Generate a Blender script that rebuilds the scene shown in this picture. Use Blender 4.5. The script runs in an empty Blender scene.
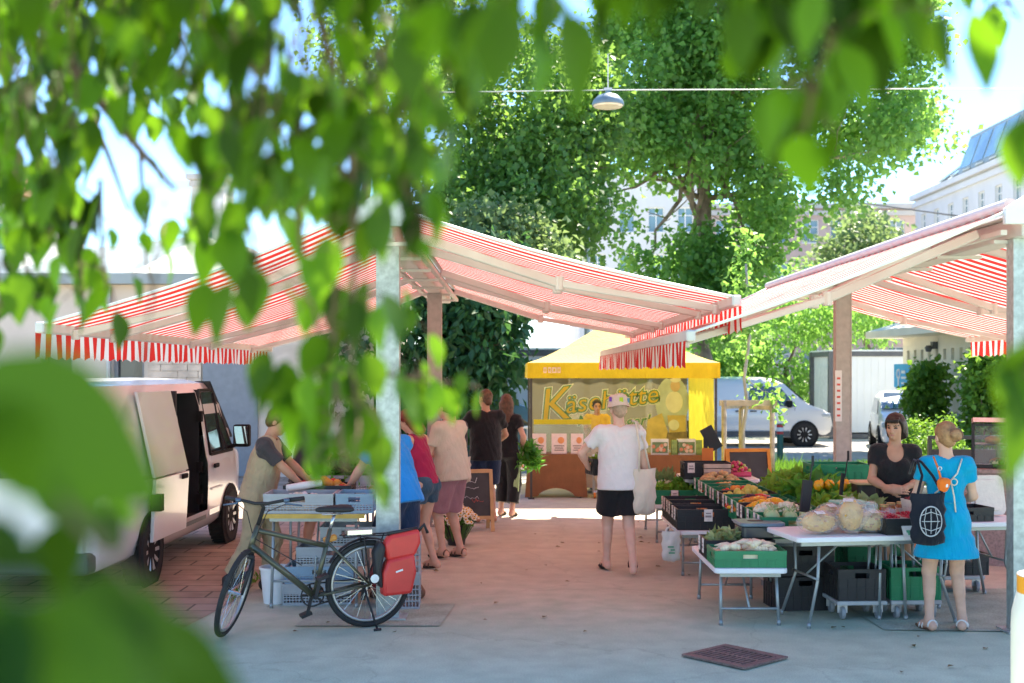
EXPOSURE = 2.28
import bpy, math, random
import numpy as np
from mathutils import Vector as V, Matrix as M
random.seed(7)
RNG = np.random.default_rng(11)
SC = bpy.context.scene
COL = SC.collection
CAM_H, FPX, HX, HY = 2.05, 1230.0, 512.0, 372.0
pi, sin, cos, rad = math.pi, math.sin, math.cos, math.radians


def P(x, y, d):
    """world point seen at photo position (x, y) at distance d along the view"""
    return V(((x - HX) * d / FPX, d, CAM_H - (y - HY) * d / FPX))


def G(x, y, z=0.0):
    return P(x, y, (CAM_H - z) * FPX / (y - HY))


# ------------------------------------------------------------------ object helpers
def tag(o, label=None, cat=None, group=None, kind=None):
    if label: o['label'] = label
    if cat: o['category'] = cat
    if group: o['group'] = group
    if kind: o['kind'] = kind
    return o


def thing(name, label, cat, loc=(0, 0, 0), rz=0.0, group=None):
    o = bpy.data.objects.new(name, None)
    COL.objects.link(o)
    o.location = loc
    o.rotation_euler = (0, 0, rz)
    o.empty_display_size = .1
    return tag(o, label, cat, group)


def copy_tree(o, parent=None):
    kids = list(o.children)
    c = o.copy()
    COL.objects.link(c)
    c.parent = parent
    for k in kids:
        copy_tree(k, c)
    return c


class MB:
    """collects simple shapes, then links them as ONE mesh object"""

    def __init__(s):
        s.v, s.f, s.m = [], [], []

    def add(s, vs, fs, mi=0):
        n = len(s.v)
        s.v.extend([tuple(p) for p in vs])
        s.f.extend([tuple(i + n for i in f) for f in fs])
        s.m.extend([mi] * len(fs))
        return s

    def box(s, c, sz, rot=None, mi=0):
        c = V(c)
        hx, hy, hz = sz[0] / 2, sz[1] / 2, sz[2] / 2
        vs = [V((x, y, z)) for z in (-hz, hz) for x, y in ((-hx, -hy), (hx, -hy), (hx, hy), (-hx, hy))]
        if rot is not None: vs = [rot @ p for p in vs]
        return s.add([p + c for p in vs], [(3, 2, 1, 0), (4, 5, 6, 7), (0, 1, 5, 4), (1, 2, 6, 5), (2, 3, 7, 6), (3, 0, 4, 7)], mi)

    def bb(s, x0, x1, y0, y1, z0, z1, mi=0):
        return s.box(((x0 + x1) / 2, (y0 + y1) / 2, (z0 + z1) / 2), (x1 - x0, y1 - y0, z1 - z0), None, mi)

    def bar(s, a, b, w, h, mi=0, up=(0, 0, 1)):
        a, b = V(a), V(b)
        d = (b - a)
        L = d.length
        y = d.normalized()
        u = V(up)
        if abs(y.dot(u)) > .98: u = V((1, 0, 0))
        x = y.cross(u).normalized()
        z = x.cross(y)
        R = M((x, y, z)).transposed()
        return s.box((a + b) / 2, (w, L, h), R, mi)

    def tube(s, pts, r, n=8, mi=0, cap=True):
        pts = [V(p) for p in pts]
        k = len(pts)
        rs = r if isinstance(r, (list, tuple)) else [r] * k
        vs, fs = [], []
        prev = None
        for i, p in enumerate(pts):
            t = (pts[min(i + 1, k - 1)] - pts[max(i - 1, 0)]).normalized()
            if prev is None:
                u = t.orthogonal().normalized()
            else:
                u = (prev - t * prev.dot(t))
                u = u.normalized() if u.length > 1e-6 else t.orthogonal().normalized()
            prev = u
            w = t.cross(u)
            for j in range(n):
                a = 2 * pi * j / n
                vs.append(p + (u * cos(a) + w * sin(a)) * rs[i])
        for i in range(k - 1):
            for j in range(n):
                a, b = i * n + j, i * n + (j + 1) % n
                fs.append((a, b, b + n, a + n))
        if cap:
            fs.append(tuple(range(n))[::-1])
            fs.append(tuple(range((k - 1) * n, k * n)))
        return s.add(vs, fs, mi)

    def ring(s, c, ax, R, r, n=24, m=6, mi=0, a0=0, a1=2 * pi):
        ax = V(ax).normalized()
        u = ax.orthogonal().normalized()
        w = ax.cross(u)
        c = V(c)
        full = a1 - a0 > 2 * pi - .01
        k = n if full else n + 1
        vs, fs = [], []
        for i in range(k):
            a = a0 + (a1 - a0) * i / n
            d = u * cos(a) + w * sin(a)
            for j in range(m):
                b = 2 * pi * j / m
                vs.append(c + d * (R + r * cos(b)) + ax * r * sin(b))
        for i in range(n):
            for j in range(m):
                a, b = i * m + j, i * m + (j + 1) % m
                c2 = ((i + 1) % k) * m
                fs.append((a, c2 + j, c2 + (j + 1) % m, b))
        return s.add(vs, fs, mi)

    def lathe(s, prof, n=16, o=(0, 0, 0), mi=0, ax=None, sx=1, sy=1, cap=True):
        o = V(o)
        R = V(ax).normalized().to_track_quat('Z', 'Y').to_matrix() if ax is not None else M.Identity(3)
        vs, fs = [], []
        for r, z in prof:
            for j in range(n):
                a = 2 * pi * j / n
                vs.append(o + R @ V((r * cos(a) * sx, r * sin(a) * sy, z)))
        k = len(prof)
        for i in range(k - 1):
            for j in range(n):
                a, b = i * n + j, i * n + (j + 1) % n
                fs.append((a, b, b + n, a + n))
        if cap:
            fs.append(tuple(range(n))[::-1])
            fs.append(tuple(range((k - 1) * n, k * n)))
        return s.add(vs, fs, mi)

    def sph(s, c, r, n=10, k=7, mi=0, rot=None, jit=0):
        r = (r, r, r) if not isinstance(r, (list, tuple)) else r
        c = V(c)
        vs = [V((0, 0, -1))]
        for i in range(1, k):
            t = pi * i / k
            for j in range(n):
                a = 2 * pi * j / n
                q = 1 + random.uniform(-jit, jit)
                vs.append(V((sin(t) * cos(a) * q, sin(t) * sin(a) * q, -cos(t) * q)))
        vs.append(V((0, 0, 1)))
        fs = [(0, 1 + (j + 1) % n, 1 + j) for j in range(n)]
        for i in range(k - 2):
            for j in range(n):
                a, b = 1 + i * n + j, 1 + i * n + (j + 1) % n
                fs.append((a, b, b + n, a + n))
        L = len(vs) - 1
        fs += [(L, L - n + j, L - n + (j + 1) % n) for j in range(n)]
        vs = [V((p.x * r[0], p.y * r[1], p.z * r[2])) for p in vs]
        if rot is not None: vs = [rot @ p for p in vs]
        return s.add([p + c for p in vs], fs, mi)

    def prism(s, poly, o, u, w, t, mi=0):
        """2D outline in the (u, w) plane from o, thickness t along u x w"""
        o, u, w = V(o), V(u), V(w)
        n = u.cross(w).normalized()
        k = len(poly)
        A = [o + u * p[0] + w * p[1] for p in poly]
        vs = A + [p + n * t for p in A]
        fs = [tuple(range(k))[::-1], tuple(range(k, 2 * k))]
        fs += [(i, (i + 1) % k, (i + 1) % k + k, i + k) for i in range(k)]
        return s.add(vs, fs, mi)

    def quad(s, a, b, c, d, mi=0):
        return s.add([a, b, c, d], [(0, 1, 2, 3)], mi)

    def build(s, name, mats, parent=None, smooth=False, bevel=0, loc=None, seg=1):
        me = bpy.data.meshes.new(name)
        me.from_pydata(s.v, [], s.f)
        if not isinstance(mats, (list, tuple)): mats = [mats]
        for m in mats: me.materials.append(m)
        if len(mats) > 1: me.polygons.foreach_set('material_index', s.m)
        if smooth:
            me.polygons.foreach_set('use_smooth', [True] * len(s.f))
            if smooth != 'all':
                try: me.set_sharp_from_angle(angle=rad(38))
                except Exception: pass
        me.update()
        o = bpy.data.objects.new(name, me)
        COL.objects.link(o)
        if parent is not None: o.parent = parent
        if loc is not None: o.location = loc
        if bevel:
            b = o.modifiers.new('edge', 'BEVEL')
            b.width = bevel
            b.segments = seg
            b.limit_method = 'ANGLE'
            b.angle_limit = rad(40)
        return o


def np_mesh(name, verts, faces, mats, parent=None, smooth=False, attr=None, mi=None):
    """verts (N,3), faces (K,4) or (K,3) int arrays"""
    me = bpy.data.meshes.new(name)
    n, k, w = len(verts), len(faces), faces.shape[1]
    me.vertices.add(n)
    me.vertices.foreach_set('co', np.ascontiguousarray(verts, dtype=np.float32).ravel())
    me.loops.add(k * w)
    me.loops.foreach_set('vertex_index', np.ascontiguousarray(faces, dtype=np.int32).ravel())
    me.polygons.add(k)
    me.polygons.foreach_set('loop_start', np.arange(0, k * w, w, dtype=np.int32))
    if not isinstance(mats, (list, tuple)): mats = [mats]
    for m in mats: me.materials.append(m)
    if mi is not None: me.polygons.foreach_set('material_index', np.ascontiguousarray(mi, dtype=np.int32))
    if attr is not None:
        a = me.attributes.new('rnd', 'FLOAT', 'POINT')
        a.data.foreach_set('value', np.ascontiguousarray(attr, dtype=np.float32))
    me.update(calc_edges=True)
    me.validate()
    if smooth: me.polygons.foreach_set('use_smooth', np.ones(len(me.polygons), dtype=bool))
    o = bpy.data.objects.new(name, me)
    COL.objects.link(o)
    if parent is not None: o.parent = parent
    return o


def rrect(w, h, r, n=4):
    """rounded rectangle outline centred on 0"""
    out = []
    for cx, cy, a in ((w / 2 - r, h / 2 - r, 0), (-w / 2 + r, h / 2 - r, 90), (-w / 2 + r, -h / 2 + r, 180), (w / 2 - r, -h / 2 + r, 270)):
        for i in range(n + 1):
            t = rad(a + 90 * i / n)
            out.append((cx + r * cos(t), cy + r * sin(t)))
    return out


# ------------------------------------------------------------------ materials
MATS = {}


def nt(name):
    m = bpy.data.materials.new(name)
    m.use_nodes = True
    t = m.node_tree
    return m, t, t.nodes['Principled BSDF'], t.nodes['Material Output']


def mat(name, col, rough=.6, metal=0, var=.12, scale=8, bump=0, bscale=60, spec=.4, col2=None, coat=0, trans=0, detail=4, emit=0):
    if name in MATS: return MATS[name]
    m, t, b, out = nt(name)
    N, L = t.nodes, t.links
    b.inputs['Roughness'].default_value = rough
    b.inputs['Metallic'].default_value = metal
    b.inputs['Specular IOR Level'].default_value = spec
    b.inputs['Coat Weight'].default_value = coat
    b.inputs['Transmission Weight'].default_value = trans
    tc = N.new('ShaderNodeTexCoord')
    if var or col2:
        no = N.new('ShaderNodeTexNoise')
        no.inputs['Scale'].default_value = scale
        no.inputs['Detail'].default_value = detail
        L.new(tc.outputs['Object'], no.inputs['Vector'])
        r = N.new('ShaderNodeValToRGB')
        a = col2 if col2 else [c * (1 - var) for c in col]
        z = col if col2 else [min(1, c * (1 + var)) for c in col]
        r.color_ramp.elements[0].position = .32
        r.color_ramp.elements[1].position = .68
        r.color_ramp.elements[0].color = (*a, 1)
        r.color_ramp.elements[1].color = (*z, 1)
        L.new(no.outputs['Fac'], r.inputs['Fac'])
        L.new(r.outputs['Color'], b.inputs['Base Color'])
    else:
        b.inputs['Base Color'].default_value = (*col, 1)
    if bump:
        n2 = N.new('ShaderNodeTexNoise')
        n2.inputs['Scale'].default_value = bscale
        n2.inputs['Detail'].default_value = 5
        L.new(tc.outputs['Object'], n2.inputs['Vector'])
        bp = N.new('ShaderNodeBump')
        bp.inputs['Strength'].default_value = bump
        bp.inputs['Distance'].default_value = .01
        L.new(n2.outputs['Fac'], bp.inputs['Height'])
        L.new(bp.outputs['Normal'], b.inputs['Normal'])
    if emit:
        b.inputs['Emission Color'].default_value = (*col, 1)
        b.inputs['Emission Strength'].default_value = emit
    MATS[name] = m
    return m


def leaf_mat(name, dark, light, tcol, tf=.45, rough=.45, spec=.4, tv=(.7, 1.05)):
    if name in MATS: return MATS[name]
    m, t, b, out = nt(name)
    N, L = t.nodes, t.links
    at = N.new('ShaderNodeAttribute')
    at.attribute_name = 'rnd'
    r = N.new('ShaderNodeValToRGB')
    r.color_ramp.elements[0].color = (*dark, 1)
    r.color_ramp.elements[1].color = (*light, 1)
    L.new(at.outputs['Fac'], r.inputs['Fac'])
    L.new(r.outputs['Color'], b.inputs['Base Color'])
    b.inputs['Roughness'].default_value = rough
    b.inputs['Specular IOR Level'].default_value = spec
    tr = N.new('ShaderNodeBsdfTranslucent')
    mx = N.new('ShaderNodeMix')
    mx.data_type = 'RGBA'
    mx.inputs[6].default_value = (*[c * tv[0] for c in tcol], 1)
    mx.inputs[7].default_value = (*[min(1, c * tv[1]) for c in tcol], 1)
    L.new(at.outputs['Fac'], mx.inputs[0])
    L.new(mx.outputs[2], tr.inputs['Color'])
    ms = N.new('ShaderNodeMixShader')
    ms.inputs[0].default_value = tf
    L.new(b.outputs[0], ms.inputs[1])
    L.new(tr.outputs[0], ms.inputs[2])
    L.new(ms.outputs[0], out.inputs['Surface'])
    MATS[name] = m
    return m


def cloth_mat(name, col, var=.12, tf=0.0, stripe=None, bump=.25):
    """matte cloth with soft folds; stripe=(colour2, scale, axis)"""
    if name in MATS: return MATS[name]
    m, t, b, out = nt(name)
    N, L = t.nodes, t.links
    b.inputs['Roughness'].default_value = .85
    b.inputs['Specular IOR Level'].default_value = .15
    b.inputs['Sheen Weight'].default_value = .15
    tc = N.new('ShaderNodeTexCoord')
    no = N.new('ShaderNodeTexNoise')
    no.inputs['Scale'].default_value = 6
    no.inputs['Detail'].default_value = 6
    L.new(tc.outputs['Object'], no.inputs['Vector'])
    r = N.new('ShaderNodeValToRGB')
    r.color_ramp.elements[0].position = .3
    r.color_ramp.elements[1].position = .7
    r.color_ramp.elements[0].color = (*[c * (1 - var) for c in col], 1)
    r.color_ramp.elements[1].color = (*[min(1, c * (1 + var)) for c in col], 1)
    L.new(no.outputs['Fac'], r.inputs['Fac'])
    L.new(r.outputs['Color'], b.inputs['Base Color'])
    wv = N.new('ShaderNodeTexNoise')
    wv.inputs['Scale'].default_value = 9
    wv.inputs['Detail'].default_value = 3
    wv.inputs['Distortion'].default_value = 1.5
    mp = N.new('ShaderNodeMapping')
    mp.inputs['Scale'].default_value = (1.4, 1.4, .6)
    L.new(tc.outputs['Object'], mp.inputs['Vector'])
    L.new(mp.outputs['Vector'], wv.inputs['Vector'])
    bp = N.new('ShaderNodeBump')
    bp.inputs['Strength'].default_value = bump * 2
    bp.inputs['Distance'].default_value = .03
    L.new(wv.outputs['Fac'], bp.inputs['Height'])
    L.new(bp.outputs['Normal'], b.inputs['Normal'])
    if tf:
        tr = N.new('ShaderNodeBsdfTranslucent')
        L.new(r.outputs['Color'], tr.inputs['Color'])
        ms = N.new('ShaderNodeMixShader')
        ms.inputs[0].default_value = tf
        L.new(b.outputs[0], ms.inputs[1])
        L.new(tr.outputs[0], ms.inputs[2])
        L.new(ms.outputs[0], out.inputs['Surface'])
    MATS[name] = m
    return m


def awning_mat(name, red, white, freq, axis=1, tf=.5, gain=1.0):
    """striped awning cloth: stripes across object axis with period 1/freq"""
    m, t, b, out = nt(name)
    N, L = t.nodes, t.links
    tc = N.new('ShaderNodeTexCoord')
    sx = N.new('ShaderNodeSeparateXYZ')
    L.new(tc.outputs['Object'], sx.inputs[0])
    mu = N.new('ShaderNodeMath'); mu.operation = 'MULTIPLY'; mu.inputs[1].default_value = freq
    L.new(sx.outputs[axis], mu.inputs[0])
    fr = N.new('ShaderNodeMath'); fr.operation = 'FRACT'
    L.new(mu.outputs[0], fr.inputs[0])
    gt = N.new('ShaderNodeMath'); gt.operation = 'GREATER_THAN'; gt.inputs[1].default_value = .56
    L.new(fr.outputs[0], gt.inputs[0])
    mx = N.new('ShaderNodeMix'); mx.data_type = 'RGBA'
    mx.inputs[6].default_value = (*red, 1)
    mx.inputs[7].default_value = (*white, 1)
    L.new(gt.outputs[0], mx.inputs[0])
    no = N.new('ShaderNodeTexNoise'); no.inputs['Scale'].default_value = 1.7; no.inputs['Detail'].default_value = 6
    L.new(tc.outputs['Object'], no.inputs['Vector'])
    mr = N.new('ShaderNodeMapRange'); mr.inputs[3].default_value = .86; mr.inputs[4].default_value = 1.06
    L.new(no.outputs['Fac'], mr.inputs[0])
    ml = N.new('ShaderNodeMix'); ml.data_type = 'RGBA'; ml.blend_type = 'MULTIPLY'; ml.inputs[0].default_value = 1
    L.new(mx.outputs[2], ml.inputs[6]); L.new(mr.outputs[0], ml.inputs[7])
    L.new(ml.outputs[2], b.inputs['Base Color'])
    b.inputs['Roughness'].default_value = .85
    b.inputs['Specular IOR Level'].default_value = .1
    tr = N.new('ShaderNodeBsdfTranslucent')
    L.new(ml.outputs[2], tr.inputs['Color'])
    ms = N.new('ShaderNodeMixShader'); ms.inputs[0].default_value = tf
    L.new(b.outputs[0], ms.inputs[1]); L.new(tr.outputs[0], ms.inputs[2])
    L.new(ms.outputs[0], out.inputs['Surface'])
    return m


def glass_mat(name, col=(.9, .95, .95), alpha=.25, rough=.03):
    """thin pane: mostly see-through with a mirror-like surface"""
    if name in MATS: return MATS[name]
    m, t, b, out = nt(name)
    N, L = t.nodes, t.links
    tr = N.new('ShaderNodeBsdfTransparent')
    tr.inputs['Color'].default_value = (*col, 1)
    b.inputs['Base Color'].default_value = (*[c * .8 for c in col], 1)
    b.inputs['Roughness'].default_value = rough
    b.inputs['Specular IOR Level'].default_value = .8
    ms = N.new('ShaderNodeMixShader')
    ms.inputs[0].default_value = alpha
    L.new(tr.outputs[0], ms.inputs[1])
    L.new(b.outputs[0], ms.inputs[2])
    L.new(ms.outputs[0], out.inputs['Surface'])
    MATS[name] = m
    return m


# ------------------------------------------------------------------ leaves
def unit(a):
    return a / np.maximum(np.linalg.norm(a, axis=-1, keepdims=True), 1e-9)


def leaves_lo(pos, dirs, nrm, L, W, fold=.25):
    """small folded rhombic leaves: 4 verts, 2 triangles each"""
    n = len(pos)
    d = unit(dirs)
    s = unit(np.cross(d, nrm))
    u = np.cross(s, d)
    L, W = L[:, None], W[:, None]
    v = np.stack([pos, pos + d * L * .45 + s * W * .5 + u * W * fold, pos + d * L, pos + d * L * .45 - s * W * .5 + u * W * fold], 1).reshape(-1, 3)
    i = np.arange(n)[:, None] * 4
    f = np.concatenate([i + np.array([[0, 1, 2]]), i + np.array([[0, 2, 3]])], 0)
    return v, f, 4


def leaves_hi(pos, dirs, nrm, L, W, fold=.18, curl=.35):
    """ovate pointed leaves with a crease and a drooping tip"""
    n = len(pos)
    d = unit(dirs)
    s = unit(np.cross(d, nrm))
    u = np.cross(s, d)
    ts = np.array([0, .1, .25, .42, .6, .78, .92, 1.0])
    ws = np.array([.02, .55, .92, 1.0, .84, .5, .2, .0])
    rows = []
    cu = curl * (RNG.random(n) * 1.4 - .3)
    for t, w in zip(ts, ws):
        c = pos + d * (L * t)[:, None] - u * (L * cu * t * t)[:, None]
        off = s * (W * w * .5)[:, None]
        lift = u * (W * w * fold)[:, None]
        rows += [c + off + lift, c, c - off + lift]
    v = np.stack(rows, 1).reshape(-1, 3)
    k = len(ts) * 3
    i = np.arange(n)[:, None] * k
    fs = []
    for r in range(len(ts) - 1):
        for c in (0, 1):
            a = r * 3 + c
            fs.append(i + np.array([[a, a + 1, a + 4, a + 3]]))
    return v, np.concatenate(fs, 0), k


def rand_dirs(n):
    a = RNG.normal(size=(n, 3))
    return unit(a)


def crown_points(clumps, n, shell=.55):
    c = np.array([q[:3] for q in clumps], float)
    r = np.array([q[3] if len(q) == 4 else q[3:6] for q in clumps], object)
    R = np.array([[x, x, x] if not isinstance(x, (tuple, list, np.ndarray)) else list(x) for x in r], float)
    w = R.prod(1) ** (2 / 3)
    k = RNG.choice(len(c), n, p=w / w.sum())
    dr = rand_dirs(n)
    rr = RNG.random(n) ** (1 / 3) * (1 - shell) + shell
    rr *= .8 + .4 * RNG.random(n)
    return c[k] + dr * rr[:, None] * R[k], dr


def crown(name, clumps, n, size, m, parent, droop=.5, asp=.8, shell=.5, sub=5, spread=.25):
    """foliage: n leaves in little sprays spread through the clumps' volume"""
    base, out = crown_points(clumps, max(1, n // sub), shell)
    pos = np.repeat(base, sub, 0) + RNG.normal(size=(len(base) * sub, 3)) * spread
    out = np.repeat(out, sub, 0)
    k = len(pos)
    d = rand_dirs(k) + out * .4 - np.array([[0, 0, droop]])
    nr = rand_dirs(k) * .9 + out * .3 + np.array([[0, 0, .7]])
    L = size * (.65 + .7 * RNG.random(k))
    v, f, q = leaves_lo(pos, d, nr, L, L * asp)
    a = np.repeat(np.clip(np.repeat(RNG.random(len(base)), sub) * .6 + RNG.random(k) * .4, 0, 1), q)
    return np_mesh(name, v, f, m, parent, attr=a)


def to_mesh_obj(o, name, mats, parent):
    """turn a font/modifier object into a plain mesh object"""
    dg = bpy.context.evaluated_depsgraph_get()
    me = bpy.data.meshes.new_from_object(o.evaluated_get(dg))
    bpy.data.objects.remove(o)
    me.materials.clear()
    for m in (mats if isinstance(mats, (list, tuple)) else [mats]): me.materials.append(m)
    r = bpy.data.objects.new(name, me)
    COL.objects.link(r)
    r.parent = parent
    return r


def text_obj(txt, name, size, m, parent, loc, rot=(pi / 2, 0, 0), extrude=.002, offset=0, shear=0, align='CENTER', space=1):
    c = bpy.data.curves.new(name, 'FONT')
    c.body = txt
    c.size = size
    c.extrude = extrude
    c.offset = offset
    c.shear = shear
    c.space_character = space
    c.align_x = align
    c.align_y = 'CENTER'
    c.resolution_u = 3
    o = bpy.data.objects.new(name, c)
    COL.objects.link(o)
    bpy.context.view_layer.update()
    r = to_mesh_obj(o, name, m, parent)
    r.location = loc
    r.rotation_euler = rot
    return r
# ------------------------------------------------------------------ people: one smooth skin grown round a posed skeleton
def nv(*a): return np.array(a, float)


def smin(a, b, k):
    h = np.maximum(k - np.abs(a - b), 0) / k
    return np.minimum(a, b) - h * h * k * .25


def prim_d(p, X, Y, Z):
    t = p[0]
    if t == 'ell':
        c, r, R = p[1], p[2], p[3]
        dx, dy, dz = X - c[0], Y - c[1], Z - c[2]
        if R is not None:
            q = [R[0, i] * dx + R[1, i] * dy + R[2, i] * dz for i in range(3)]
        else:
            q = [dx, dy, dz]
        k0 = np.sqrt(sum((q[i] / r[i]) ** 2 for i in range(3)))
        k1 = np.sqrt(sum((q[i] / r[i] ** 2) ** 2 for i in range(3)))
        return k0 * (k0 - 1) / np.maximum(k1, 1e-6)
    a, b, ra, rb = p[1], p[2], p[3], p[4]
    sq = p[6] if len(p) > 6 else None
    ab = b - a
    L = np.linalg.norm(ab)
    n = ab / L
    dx, dy, dz = X - a[0], Y - a[1], Z - a[2]
    s = dx * n[0] + dy * n[1] + dz * n[2]
    if t == 'cap':
        sc = np.clip(s, 0, L)
    else:
        sc = np.clip(s, -.1, L + .1)
    qx, qy, qz = dx - n[0] * sc, dy - n[1] * sc, dz - n[2] * sc
    if sq is not None:
        ax, f = sq
        m = qx * ax[0] + qy * ax[1] + qz * ax[2]
        qx, qy, qz = qx + ax[0] * m * (f - 1), qy + ax[1] * m * (f - 1), qz + ax[2] * m * (f - 1)
    d = np.sqrt(qx * qx + qy * qy + qz * qz) - (ra + (rb - ra) * np.clip(sc / L, 0, 1))
    if t == 'fcap':
        d = np.maximum(d, np.maximum(s - L, -s))
    return d


def prim_box(p):
    if p[0] == 'ell':
        r = max(p[2])
        return p[1] - r, p[1] + r
    r = max(p[3], p[4]) * 1.05
    return np.minimum(p[1], p[2]) - r, np.maximum(p[1], p[2]) + r


def sdf_mesh(prims, h, cuts=(), wrinkle=0, subs=()):
    """prims: (..., k at index 5 or 4) ; cuts: (point, normal) keep the side against the normal"""
    lo = np.min([prim_box(p)[0] for p in prims], 0) - 3 * h
    hi = np.max([prim_box(p)[1] for p in prims], 0) + 3 * h
    n = np.ceil((hi - lo) / h).astype(int) + 1
    F = np.full(n, .15, np.float32)
    ax = [lo[i] + h * np.arange(n[i]) for i in range(3)]

    def sub(p, pad):
        a, b = prim_box(p)
        i0 = np.maximum(((a - pad - lo) / h).astype(int), 0)
        i1 = np.minimum(((b + pad - lo) / h).astype(int) + 2, n)
        sl = tuple(slice(i0[i], i1[i]) for i in range(3))
        g = np.meshgrid(*[ax[i][sl[i]] for i in range(3)], indexing='ij', sparse=True)
        return sl, g
    for p in prims:
        k = p[4] if p[0] == 'ell' else p[5]
        sl, g = sub(p, .05)
        F[sl] = smin(F[sl], prim_d(p, *g), k)
    X, Y, Z = np.meshgrid(*ax, indexing='ij', sparse=True)
    if wrinkle:
        F += wrinkle * (np.sin(31 * Z + 9 * np.sin(11 * X) + 7 * Y) * np.sin(17 * X - 13 * Y + 5 * Z) + .6 * np.sin(53 * Z - 23 * X + 19 * Y))
    for c, m in cuts:
        m = m / np.linalg.norm(m)
        F = np.maximum(F, (X - c[0]) * m[0] + (Y - c[1]) * m[1] + (Z - c[2]) * m[2])
    for p in subs:
        F = np.maximum(F, -prim_d(p, X, Y, Z))
    F[[0, -1]] = .1; F[:, [0, -1]] = .1; F[:, :, [0, -1]] = .1
    # surface nets
    S = F < 0
    c = sum(S[i:n[0] - 1 + i, j:n[1] - 1 + j, k:n[2] - 1 + k].astype(np.int8) for i in (0, 1) for j in (0, 1) for k in (0, 1))
    I = np.argwhere((c > 0) & (c < 8))
    idx = np.full(np.array(F.shape) - 1, -1, np.int64)
    idx[I[:, 0], I[:, 1], I[:, 2]] = np.arange(len(I))
    cor = np.array([(i, j, k) for i in (0, 1) for j in (0, 1) for k in (0, 1)])
    val = np.stack([F[I[:, 0] + a, I[:, 1] + b, I[:, 2] + d] for a, b, d in cor], 1)
    acc = np.zeros((len(I), 3)); cnt = np.zeros(len(I))
    for a in range(8):
        for b in range(a + 1, 8):
            if abs(cor[a] - cor[b]).sum() != 1: continue
            va, vb = val[:, a], val[:, b]
            cr = (va < 0) != (vb < 0)
            t = np.where(cr, va / np.where(cr, va - vb, 1), 0)
            acc += np.where(cr[:, None], cor[a] + t[:, None] * (cor[b] - cor[a]), 0)
            cnt += cr
    vs = lo + h * (I + acc / np.maximum(cnt, 1)[:, None])
    fs = []
    for axn in range(3):
        o1, o2 = [(1, 2), (2, 0), (0, 1)][axn]
        A = np.take(S, range(0, n[axn] - 1), axn); B = np.take(S, range(1, n[axn]), axn)
        E = np.argwhere(A != B)
        E = E[(E[:, o1] > 0) & (E[:, o2] > 0) & (E[:, o1] < n[o1] - 1) & (E[:, o2] < n[o2] - 1)]
        def at(d1, d2):
            q = E.copy(); q[:, o1] += d1; q[:, o2] += d2
            return idx[q[:, 0], q[:, 1], q[:, 2]]
        f = np.stack([at(-1, -1), at(0, -1), at(0, 0), at(-1, 0)], 1)
        fl = S[E[:, 0], E[:, 1], E[:, 2]]
        f[~fl] = f[~fl][:, ::-1]
        fs.append(f[(f >= 0).all(1)])
    return vs, np.concatenate(fs, 0)


def sm_mesh(v, f, it=2):
    """light smoothing"""
    e = np.concatenate([f[:, [0, 1]], f[:, [1, 2]], f[:, [2, 3]], f[:, [3, 0]]])
    for _ in range(it):
        a = np.zeros_like(v); c = np.zeros(len(v))
        np.add.at(a, e[:, 0], v[e[:, 1]]); np.add.at(c, e[:, 0], 1)
        v = v * .5 + .5 * a / np.maximum(c, 1)[:, None]
    return v


def ik(a, b, l1, l2, hint):
    d = b - a
    L = min(np.linalg.norm(d), (l1 + l2) * .999)
    n = d / np.linalg.norm(d)
    x = (l1 * l1 - l2 * l2 + L * L) / (2 * L)
    y = math.sqrt(max(l1 * l1 - x * x, 0))
    h = hint - n * hint.dot(n)
    h = h / np.linalg.norm(h)
    return a + n * x + h * y, a + n * L


def rotm(ax, a):
    return np.array(M.Rotation(a, 3, ax))


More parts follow.
